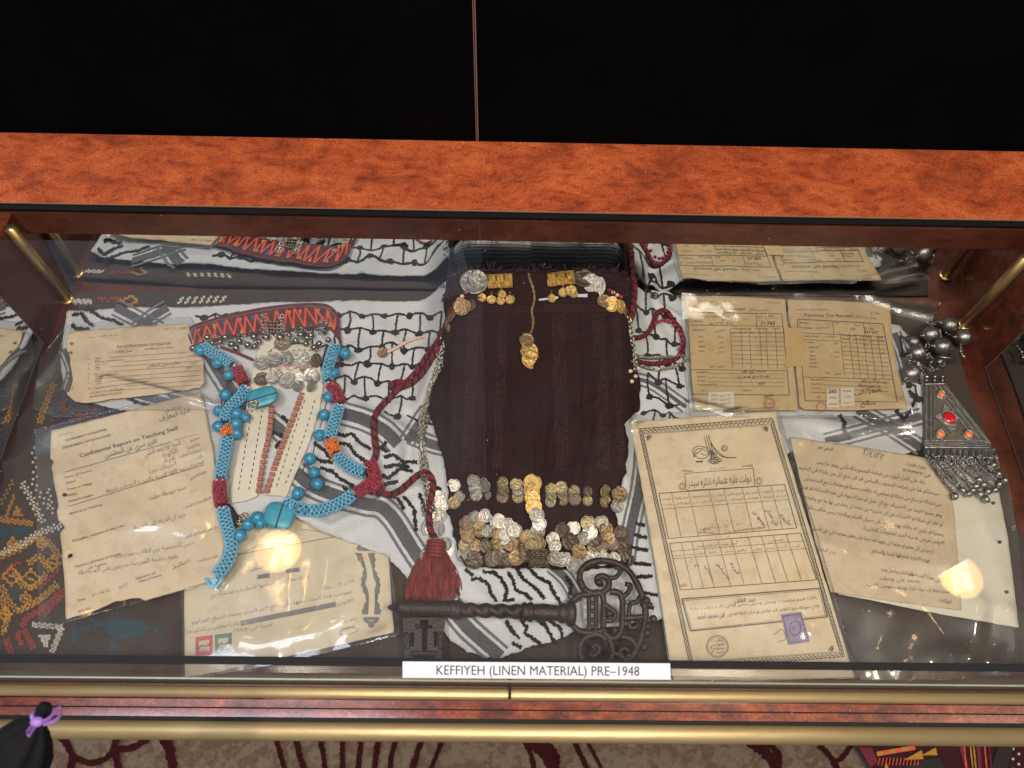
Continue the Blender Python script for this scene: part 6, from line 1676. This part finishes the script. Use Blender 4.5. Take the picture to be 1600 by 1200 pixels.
# ---- turquoise bead necklace
nk = thing('turquoise_necklace', 'turquoise necklace of beaded blue rope with red and orange sections', 'necklace', P(450, 700, 0.02))
s_nk = lambda x, y: np.maximum.reduce([s_kef(x, y) + 0.001, 0.0185 + 0 * x])
SEED_V = np.array([(0, 0, 1), (.894, 0, .447), (.276, .851, .447), (-.724, .526, .447), (-.724, -.526, .447), (.276, -.851, .447), (.724, .526, -.447), (-.276, .851, -.447), (-.894, 0, -.447), (-.276, -.851, -.447), (.724, -.526, -.447), (0, 0, -1)])
SEED_F = [(0, 1, 2), (0, 2, 3), (0, 3, 4), (0, 4, 5), (0, 5, 1), (1, 6, 2), (2, 7, 3), (3, 8, 4), (4, 9, 5), (5, 10, 1), (6, 7, 2), (7, 8, 3), (8, 9, 4), (9, 10, 5), (10, 6, 1), (11, 7, 6), (11, 8, 7), (11, 9, 8), (11, 10, 9), (11, 6, 10)]


def rope(px, R, m, core, name='beaded_rope', dense=False):
    p = smooth(px, 2.0); w = lift(p, s_nk, R)
    d = np.r_[0, np.cumsum(np.linalg.norm(np.diff(w, axis=0), axis=1))]; s = np.arange(0, d[-1], 0.0009)
    c = np.c_[[np.interp(s, d, w[:, j]) for j in range(3)]].T
    t = np.gradient(c, axis=0); t /= np.linalg.norm(t, axis=1)[:, None]; sd = np.cross(t, (0, 0, 1)); sd /= np.linalg.norm(sd, axis=1)[:, None] + 1e-9; up = np.cross(sd, t)
    B = Acc(); nh = 5 if not dense else 7; V = []
    for sg in (1, -1):
        for k in range(nh):
            ph = k * 2 * math.pi / nh
            for i in range(0, len(s), 1):
                a = sg * s[i] / 0.024 * 2 * math.pi + ph
                if dense:
                    a += 0.3 * _cr.normal()
                V.append(c[i] + R * (sd[i] * math.cos(a) + up[i] * math.sin(a)) + _cr.normal(0, 0.00012, 3))
    V = np.array(V); n = len(V); V = V[V[:, 2] > np.repeat(1, n) * 0]
    r = 0.00098 if not dense else 0.0011
    allv = (V[:, None, :] + SEED_V[None] * r).reshape(-1, 3); fs = (np.arange(len(V))[:, None, None] * 12 + np.array(SEED_F)[None]).reshape(-1, 3)
    B.add(allv, fs.tolist()); o = B.obj(name, m, nk); stuff(o)
    A = Acc(); A.tube(c[::4], R * 0.72, 8); A.obj('rope_core', core, o)


R6 = 0.0066
for px in ([(318, 541), (330, 550), (346, 558), (364, 571)], [(385, 606), (376, 620), (362, 634), (354, 646), (351, 660)], [(356, 684), (352, 705), (347, 730), (344, 748)], [(348, 796), (354, 820), (361, 845), (361, 862), (352, 882), (338, 900)],
           [(524, 540), (517, 560), (512, 578), (513, 596)], [(530, 634), (524, 655), (518, 676), (515, 686)], [(528, 712), (540, 724), (555, 733), (570, 739)], [(446, 784), (462, 793), (482, 798), (510, 794), (535, 784), (551, 772)]):
    rope(px, R6, SEEDB, COREB)
for px in ([(370, 575), (375, 586), (382, 600)], [(343, 752), (343, 770), (346, 790)], [(517, 601), (526, 614), (531, 630)], [(556, 770), (568, 764), (582, 752)], [(578, 722), (584, 736), (588, 752)], [(585, 755), (590, 764), (594, 768)]):
    rope(px, R6, SEEDR, THREAD_M, 'red_beaded_section', True)
for px in ([(354, 668), (357, 676), (358, 682)], [(516, 690), (521, 700), (525, 709)]):
    rope(px, R6 * 1.05, SEEDO, mat('orange_core', (0.4, 0.1, 0.01), 0.6), 'orange_beaded_section', True)
A = Acc()
for x, y in ((366, 571), (371, 573), (384, 603), (388, 606), (340, 750), (347, 750), (343, 793), (350, 793), (513, 598), (519, 599), (528, 633), (534, 633), (541, 528), (539, 535)):
    A.ball(lift([(x, y)], s_nk, 0.011)[0], 0.0016, 8, 6)
stuff(A.obj('white_beads', SEEDW, nk))
# tied end of threads
A = Acc()
for k in range(12):
    e = np.array([325 + k * 1.6, 905 + 9 * math.sin(k / 11 * math.pi) + _cr.normal(0, 1)]); A.tube(lift(smooth([(338, 899), (334, 905), e], 3), s_nk, 0.003), 0.0008, 5)
A.tube(lift(smooth([(322, 903), (326, 912), (334, 918), (345, 908), (352, 890)], 3), s_nk, 0.003), 0.0016, 6)
stuff(A.obj('tied_threads', SEEDB, nk))
bead = Acc().ball((0, 0, 0), 1, 20, 14).obj('bead', TURQ, link=False).data
wire = Acc().ring((0, 0, 0), (1, 0, 0), 1.01, 0.05, 24, 5).obj('thread_wrap', WIRE, link=False).data
for x, y, r in [(313, 547, 10), (340, 567, 9.5), (358, 586, 9), (352, 617, 10), (342, 642, 9), (370, 646, 10), (384, 652, 8), (341, 666, 9), (369, 662, 10), (371, 677, 9), (539, 552, 10), (523, 583, 9), (513, 620, 9), (506, 648, 9), (499, 680, 9.5), (484, 717, 9.5), (491, 738, 9), (496, 756, 9.5), (466, 771, 10), (388, 819, 10), (375, 837, 10), (402, 809, 10), (408, 818, 8)]:
    R = r * 0.00076; p = lift([(x, y)], s_nk, R)[0]
    q = Vector(_cr.normal(0, 1, 3)).to_track_quat('Z', 'Y')
    b = child('bead', bead, nk, p, q, (R, R * 0.95, R))
    w_ = bpy.data.objects.new('thread_wrap', wire); col.objects.link(w_); w_.parent = b; w_.rotation_euler = (0, 0, 0.3)
for c, a, b, ang in (((410, 620), 25, 15, -18), ((436, 806), 21, 24, -72)):
    th = np.arange(40) / 40 * 2 * math.pi; ca, sa = math.cos(math.radians(ang)), math.sin(math.radians(ang))
    pw = 2.6
    ex = np.sign(np.cos(th)) * np.abs(np.cos(th)) ** (2 / pw) * a; ey = np.sign(np.sin(th)) * np.abs(np.sin(th)) ** (2 / pw) * b
    z0 = 0.031; A = Acc(); V = []; L = [(0.86, -0.0095), (1.0, -0.007), (1.0, -0.003), (0.95, -0.0005), (0.8, 0.001), (0.4, 0.0016)]
    for k, dz in L:
        pts = np.c_[c[0] + k * (ex * ca - ey * sa), c[1] + k * (ex * sa + ey * ca)]; V.append(at(pts, z0 + dz))
    V = np.concatenate(V + [at([c], z0 + 0.0018)]); m = 40
    A.add(V, [(j * m + i, (j + 1) * m + i, (j + 1) * m + (i + 1) % m, j * m + (i + 1) % m) for j in range(len(L) - 1) for i in range(m)] + [((len(L) - 1) * m + i, len(L) * m, (len(L) - 1) * m + (i + 1) % m) for i in range(m)] + [tuple(range(m))])
    o = A.obj('stone_slab', TURQS, nk)
    p0 = np.array(c) - np.array([ca, sa]) * a * 0.95; p1 = np.array(c) + np.array([ca, sa]) * a * 0.95
    A = Acc(); A.tube(at(resample([p0, p1], 3), z0 + 0.0024), 0.0007, 5); A.obj('thread_wrap', WIRE, o)
A = Acc()
for pts in ([(316, 556), (332, 572), (348, 584), (356, 600), (346, 624), (352, 650)], [(352, 628), (345, 650), (380, 655), (388, 640)], [(491, 690), (490, 706), (480, 725), (498, 748), (480, 765), (452, 780)], [(478, 722), (474, 738), (484, 744)], [(500, 742), (508, 750), (504, 760)], [(536, 540), (530, 570), (516, 600), (508, 640), (500, 668)], [(378, 828), (392, 812), (408, 806), (424, 802)]):
    A.tube(lift(smooth(pts, 3), s_nk, 0.004), 0.0007, 5)
A.obj('stringing_wire', WIRE, nk)
A = Acc(); c = lift([(395, 633)], s_nk, 0.014)[0]; A.ring(c, (0, 0, 1), 0.0055, 0.0008, 16, 5); A.ring(c + (0.003, 0.002, 0.001), (0.3, 0, 1), 0.0035, 0.0007, 14, 5); A.ball(c + (0.004, 0.003, 0.001), 0.002, 8, 6)
c = lift([(379, 812)], s_nk, 0.008)[0]
for k in range(7):
    A.ring(c + (0.003 * math.cos(k), 0.005 * math.sin(k * 1.3), 0.001), (math.sin(k), 0.3, 1), 0.0028, 0.0006, 12, 5)
stuff(A.obj('wire_charm', CHAING, nk))

# ---- iron key
key = thing('iron_key', 'large dark cast iron key with scrolled bow lying along the front', 'key', P(800, 955, 0.01))
zk = 0.030


def K(pts, dz=0.0):
    return at(np.array(pts, float), zk + dz)


def kx(u):
    return np.array([606 + (906 - 606) * u, 949 + (959 - 949) * u])


mpx = np.linalg.norm(K([(701, 955)])[0] - K([(700, 955)])[0])
prof = [(0.0, 1.5), (0.015, 4.5), (0.035, 6), (0.045, 8), (0.055, 11), (0.075, 12.5), (0.32, 12.5), (0.33, 14), (0.342, 15), (0.352, 13.5), (0.362, 15.5), (0.372, 15.5), (0.38, 13), (0.39, 10.5), (0.40, 10.5)]
pts = np.array([kx(u) for u, _ in prof]); A = Acc(); A.tube(K(pts), [r * mpx for _, r in prof], 20); A.obj('barrel', IRON, key)
us = np.linspace(0.39, 0.70, 120); c = K([kx(u) for u in us]); A = Acc(); tan = c[-1] - c[0]; tan /= np.linalg.norm(tan); sd = np.cross(tan, (0, 0, 1)); upv = np.cross(sd, tan); V = []; n = 24
for i, u in enumerate(us):
    for k in range(n):
        a = 2 * math.pi * k / n; rr = mpx * (10.2 + 1.6 * math.sin(2 * a + u * 78)); V.append(c[i] + rr * (sd * math.cos(a) + upv * math.sin(a)))
A.add(V, [(i * n + k, i * n + (k + 1) % n, (i + 1) * n + (k + 1) % n, (i + 1) * n + k) for i in range(len(us) - 1) for k in range(n)]); A.obj('twisted_shank', IRON, key)
prof = [(0.69, 10), (0.70, 13.5), (0.712, 15.5), (0.725, 13), (0.735, 15), (0.75, 16), (0.758, 12), (0.775, 12.5), (0.81, 14), (0.84, 13), (0.87, 12), (0.885, 11.5), (0.895, 15), (0.91, 16), (0.925, 14), (0.935, 19), (0.955, 21), (0.97, 19), (0.98, 12)]
A = Acc(); A.tube(K([kx(u) for u, _ in prof]), [r * mpx for _, r in prof], 20); A.obj('collar', IRON, key)
cz = lambda x, y: np.full(np.shape(x), zk - 0.004)
k5 = lambda pts: np.array(pts, float) * 0.275 + (600, 860)
A = Acc()
ol = k5([(108, 355), (335, 350), (345, 400), (330, 520), (328, 640), (112, 640), (120, 540), (108, 440)]); hl = [k5([(205, 395), (250, 395), (250, 425), (275, 428), (275, 445), (248, 445), (244, 590), (215, 590), (215, 445), (188, 445), (188, 428), (207, 425)]), k5([(140, 470), (172, 460), (170, 550), (150, 545), (152, 500)]), k5([(282, 458), (312, 468), (304, 500), (300, 545), (284, 548)]), k5([(160, 600), (290, 600), (285, 618), (165, 618)])]
A.slab(at(ol[::-1], zk - 0.004), [at(h, zk - 0.004) for h in hl], cz, 0.008); bit = A.obj('bit', IRON, key, False)
A = Acc()
for L in ([(115, 372), (330, 366)], [(185, 425), (200, 440)], [(120, 470), (138, 500), (135, 560)], [(330, 470), (318, 510), (322, 560)], [(150, 585), (300, 585)]):
    A.tube(at(resample(k5(L), 4), zk - 0.003), 0.0022, 8)
stuff(A.obj('bit_ridges', IRON, bit))
zb_ = -0.001
BOW = [([(1135, 215), (1112, 165), (1120, 115), (1165, 75), (1235, 58), (1310, 70), (1380, 108), (1425, 165), (1458, 235), (1480, 310), (1485, 390), (1465, 480), (1440, 550), (1400, 610)], 5.2), ([(1135, 215), (1165, 238), (1210, 245), (1255, 230), (1278, 195), (1265, 155), (1230, 145), (1208, 165), (1222, 190), (1240, 185)], 5.0),
       ([(1055, 330), (1075, 285), (1115, 255), (1165, 250), (1215, 240), (1240, 250), (1248, 300), (1248, 380), (1240, 450), (1205, 465), (1150, 468), (1105, 455), (1070, 420), (1060, 370)], 5.0), ([(1165, 265), (1165, 455)], 3.6), ([(1205, 255), (1205, 460)], 3.2),
       ([(1165, 300), (1205, 300)], 3.0), ([(1165, 345), (1205, 345)], 3.0), ([(1165, 395), (1205, 395)], 3.0), ([(1165, 435), (1205, 435)], 3.0), ([(1285, 235), (1330, 240), (1352, 275), (1355, 350), (1352, 430), (1335, 480), (1300, 500), (1262, 480), (1245, 440)], 5.0), ([(1250, 300), (1290, 335), (1315, 360), (1300, 395), (1265, 400), (1252, 380)], 4.0),
       ([(1355, 385), (1420, 382), (1482, 375)], 4.6), ([(1350, 270), (1385, 240), (1400, 200), (1370, 190)], 4.0), ([(1400, 300), (1440, 290), (1455, 260)], 3.8), ([(1400, 300), (1390, 350), (1400, 380)], 3.6), ([(1390, 400), (1400, 440), (1440, 430), (1440, 400)], 3.8),
       ([(1270, 480), (1300, 560), (1285, 620), (1240, 655), (1180, 655), (1130, 620), (1112, 565), (1130, 510), (1175, 482), (1225, 480), (1262, 510)], 5.0), ([(1180, 560), (1200, 535), (1225, 550), (1215, 580), (1185, 600), (1165, 585)], 3.6), ([(1300, 455), (1318, 445), (1312, 465), (1300, 462)], 3.0),
       ([(1345, 490), (1395, 500), (1430, 540), (1425, 590), (1385, 620), (1350, 600), (1345, 565), (1370, 555), (1390, 575)], 4.2), ([(1285, 600), (1320, 585), (1345, 610), (1340, 645)], 4.0), ([(1275, 160), (1320, 150), (1345, 110), (1310, 95)], 3.6)]
for L, r in BOW:
    p = smooth(k5(L), 2.5); A = Acc(); A.tube(at(p, zk + zb_ + _cr.uniform(-0.0006, 0.0006)), r * mpx * (1 + 0.06 * np.sin(np.arange(len(p)) * 0.4)), 10); A.obj('bow_scroll', IRON, key)
A = Acc()
for x, y, r in ((1490, 285, 7), (1530, 390, 6.5), (1495, 470, 7), (1478, 548, 7), (1500, 430, 5), (1510, 310, 5), (1280, 360, 6), (1220, 182, 6), (1388, 600, 5.5)):
    A.ball(K(k5([(x, y)]))[0], r * mpx, 12, 8)
stuff(A.obj('bow_knobs', IRON, key))

# ---- silver pendant necklace at the right
sp = thing('silver_pendant_necklace', 'oxidised silver necklace with hollow beads and stone set trapezoid pendant, right corner', 'necklace', P(1480, 640, 0.01))
zp = 0.020
c6 = lambda pts: np.array(pts, float) * 0.1375 + (1380, 480)
A = Acc(); A.ball((0, 0, 0), 1, 24, 16)
for a in (-0.12, 0.0, 0.12):
    A.ring((a * 1.0, 0, 0), (1, 0, 0), math.sqrt(1 - a * a) * 1.0, 0.035, 28, 5)
for s in (-1, 1):
    A.ring((s * 0.97, 0, 0), (1, 0, 0), 0.22, 0.1, 14, 6); A.ball((s * 1.12, 0, 0), 0.17, 8, 6)
hb_ = A.obj('hollow_bead', SILV, link=False).data
for (x, y), rd, ang, dz in [((755, 205), 98, 20, 0.006), ((535, 310), 98, -10, 0.005), ((910, 340), 98, 0, 0.004), ((670, 450), 100, 5, 0.009), ((385, 520), 100, -20, 0.002), ((315, 755), 104, -40, 0.001), ((340, 395), 70, 30, -0.004)]:
    R = rd * 0.1375 * 0.00079; p = at(c6([(x, y)]), zp + dz)[0]
    child('hollow_bead', hb_, sp, p, Matrix.Rotation(math.radians(-ang), 4, 'Z').to_quaternion(), (R * 1.05, R, R))
A = Acc()
for cx, cy, n, sp_ in ((570, 185, 14, 22), (715, 270, 16, 26), (500, 430, 14, 24), (310, 600, 16, 26), (520, 560, 24, 40), (430, 690, 20, 34), (560, 700, 22, 36), (660, 650, 16, 30), (440, 820, 14, 26), (860, 240, 8, 20)):
    for _ in range(n):
        q = c6([(cx + _cr.normal(0, sp_), cy + _cr.normal(0, sp_ * 0.7))]); A.ball(at(q, zp + _cr.uniform(-0.006, 0.006))[0], _cr.uniform(0.0008, 0.0019), 7, 5)
for L in ([(645, 260), (655, 340)], [(880, 430), (882, 500), (905, 560)], [(640, 565), (760, 580), (860, 590)]):
    for q, r in zip(smooth(c6(L), 2.0), [0.0017, 0.0011] * 40):
        A.ball(at([q], zp + 0.003)[0], r, 8, 6)
A.ball(at(c6([(880, 500)]), zp + 0.003)[0], 0.003, 10, 8); A.ball(at(c6([(910, 560)]), zp + 0.003)[0], 0.003, 10, 8); A.ball(at(c6([(640, 620)]), zp + 0.004)[0], 0.0045, 12, 8)
stuff(A.obj('granule_clusters', SILVD, sp))
A = Acc(); A.tube(at(c6([(640, 562), (700, 572), (860, 590)]), zp + 0.004), [0.0012, 0.002, 0.0022], 8); A.obj('link_bar', SILV, sp)
zt = 0.0175; ft = lambda x, y: np.full(np.shape(x), zt)
k8 = lambda pts: np.array(pts, float) * 0.25 + (1200, 600)
A = Acc()
for x in (990, 1040, 1090):
    A.box(*[tuple(v) for v in (lambda p, q: (np.minimum(p, q), np.maximum(p, q)))(at(k8([(x - 12, -8)]), zt - 0.002)[0], at(k8([(x + 12, -34)]), zt + 0.002)[0])])
    A.ball(at(k8([(x, -44)]), zt + 0.001)[0], 0.003, 10, 8)
stuff(A.obj('hanging_loops', SILV, sp))
body = [(972, 0), (1110, -4), (1395, 365), (1395, 395), (972, 395)]
A = Acc(); A.slab(at(k8(body)[::-1], zt), [], ft, 0.004); A.obj('pendant_plate', mat('pendant_face', (0.2, 0.185, 0.16), 0.4, 0.9, var=[(0.32, 0.3, 0.26)], vscale=60, bump=0.4, bscale=400), sp, False)
A = Acc(); B = Acc()
for off in (0.0, 12, 30, 42, 56):
    L = [(976 + off, 10 + off * 0.1), (976 + off, 388 - off * 0.6)]; Rr = [(1104 - off * 1.15, 6), (1390 - off * 1.5, 378 - off * 0.35)]; Bt = [(976, 392 - off * 0.7), (1390 - off * 0.4, 392 - off * 0.7)]
    for seg in (L, Rr, Bt):
        p = resample(k8(seg), 2.0)
        if off in (12, 42):
            for q in p:
                B.ball(at([q], zt + 0.0008)[0], 0.0009, 6, 5)
        else:
            A.tube(at(p, zt + 0.0004), 0.0008, 6)
A.tube(at(resample(k8([(976, 2), (1108, -2)]), 4), zt + 0.0006), 0.002, 8); A.tube(at(resample(k8([(976, 396), (1396, 398)]), 4), zt + 0.0004), 0.0022, 8)
A.obj('wire_border', SILVD, sp); stuff(B.obj('beaded_border', SILV, sp))
A = Acc()
for tip in ((1100, 130), (1042, 205), (1155, 310), (1192, 210)):
    d = np.array(tip) - (1133, 213)
    for k in range(1, 6):
        for j in range(-(5 - k) // 1, (5 - k) + 1):
            n = np.array([-d[1], d[0]]) / np.linalg.norm(d); A.ball(at(k8([np.array((1133, 213)) + d * (0.5 + 0.1 * k) + n * j * 6.2]), zt + 0.0012)[0], 0.0012, 6, 5)
stuff(A.obj('granulation', SILVD, sp))
for (x, y), rx, ry, m in (((1135, 213), 46, 38, STONE_R), ((1083, 66), 24, 22, STONE_O), ((1078, 314), 26, 24, STONE_O), ((1253, 317), 26, 24, STONE_O)):
    p = at(k8([(x, y)]), zt)[0]; sx, sy = rx * 0.25 * 0.00078, ry * 0.25 * 0.00078 * 1.1
    A = Acc(); A.ball(p, 1, 24, 12, (sx, sy, 0.0035)); st = A.obj('stone', m, sp); th = np.arange(28) / 28 * 2 * math.pi
    A = Acc(); A.tube(np.c_[p[0] + 1.12 * sx * np.cos(th), p[1] + 1.12 * sy * np.sin(th), 0 * th + zt + 0.0007], 0.0012, 6, True); A.tube(np.c_[p[0] + 1.3 * sx * np.cos(th), p[1] + 1.3 * sy * np.sin(th), 0 * th + zt + 0.0003], 0.0009, 6, True); A.obj('bezel', SILVD, st)
A = Acc(); q = k8([(975, 402), (1420, 402), (1435, 455), (975, 440)]); A.slab(at(q[::-1], zt - 0.0004), [], lambda x, y: np.full(np.shape(x), zt - 0.0004), 0.003); bar = A.obj('hinge_bar', SILVD, sp, False)
A = Acc()
for i in range(12):
    x = 985 + i * 40; y = 405 + i * 1.5; A.tube(at(resample(k8([(x, y), (x + 4, y + 50)]), 3), zt + 0.001), 0.0017, 7)
stuff(A.obj('hinge_knuckles', SILV, bar))
BE = [(1170, 700), (1215, 665), (1255, 685), (1282, 665), (1325, 690), (1320, 600), (1350, 630), (1375, 670), (1420, 660), (1445, 625), (1480, 600), (1362, 720), (1410, 505), (1300, 640), (1440, 560)]
A = Acc(); f_c = lambda x, y: 0.0165 + 0 * x
for i, (x, y) in enumerate(BE):
    sx = 985 + 440 * i / 14.0
    for rep_ in range(2):
        ox = _cr.normal(0, 8)
        chain(k8([(sx + ox, 450), (sx + (x - sx) * 0.45 + ox, 450 + (y - 450) * 0.5), (x + ox * 0.3, y)]), f_c, _cr.uniform(0, 0.002), 0.0021, 0.0016, 0.00055, A)
stuff(A.obj('fringe_chains', SILV, sp))
for x, y in BE:
    p = at(k8([(x, y)]), 0.0195)[0]; r = 20 * 0.25 * 0.00078
    child('bell', bm2 if 'bm2' in globals() else globals().setdefault('bm2', Acc().ball((0, 0, 0), 1, 14, 10).ring((0, 0, 0), (0, 0.5, 1), 1.0, 0.1, 18, 5).obj('bell', SILV, link=False).data), sp, p, Vector((_cr.normal(0, .3), _cr.normal(0, .3), 1)).to_track_quat('Z', 'Y'), (r * 1.2, r, r))

bpy.data.objects.remove(_fo); bpy.data.curves.remove(_fc)
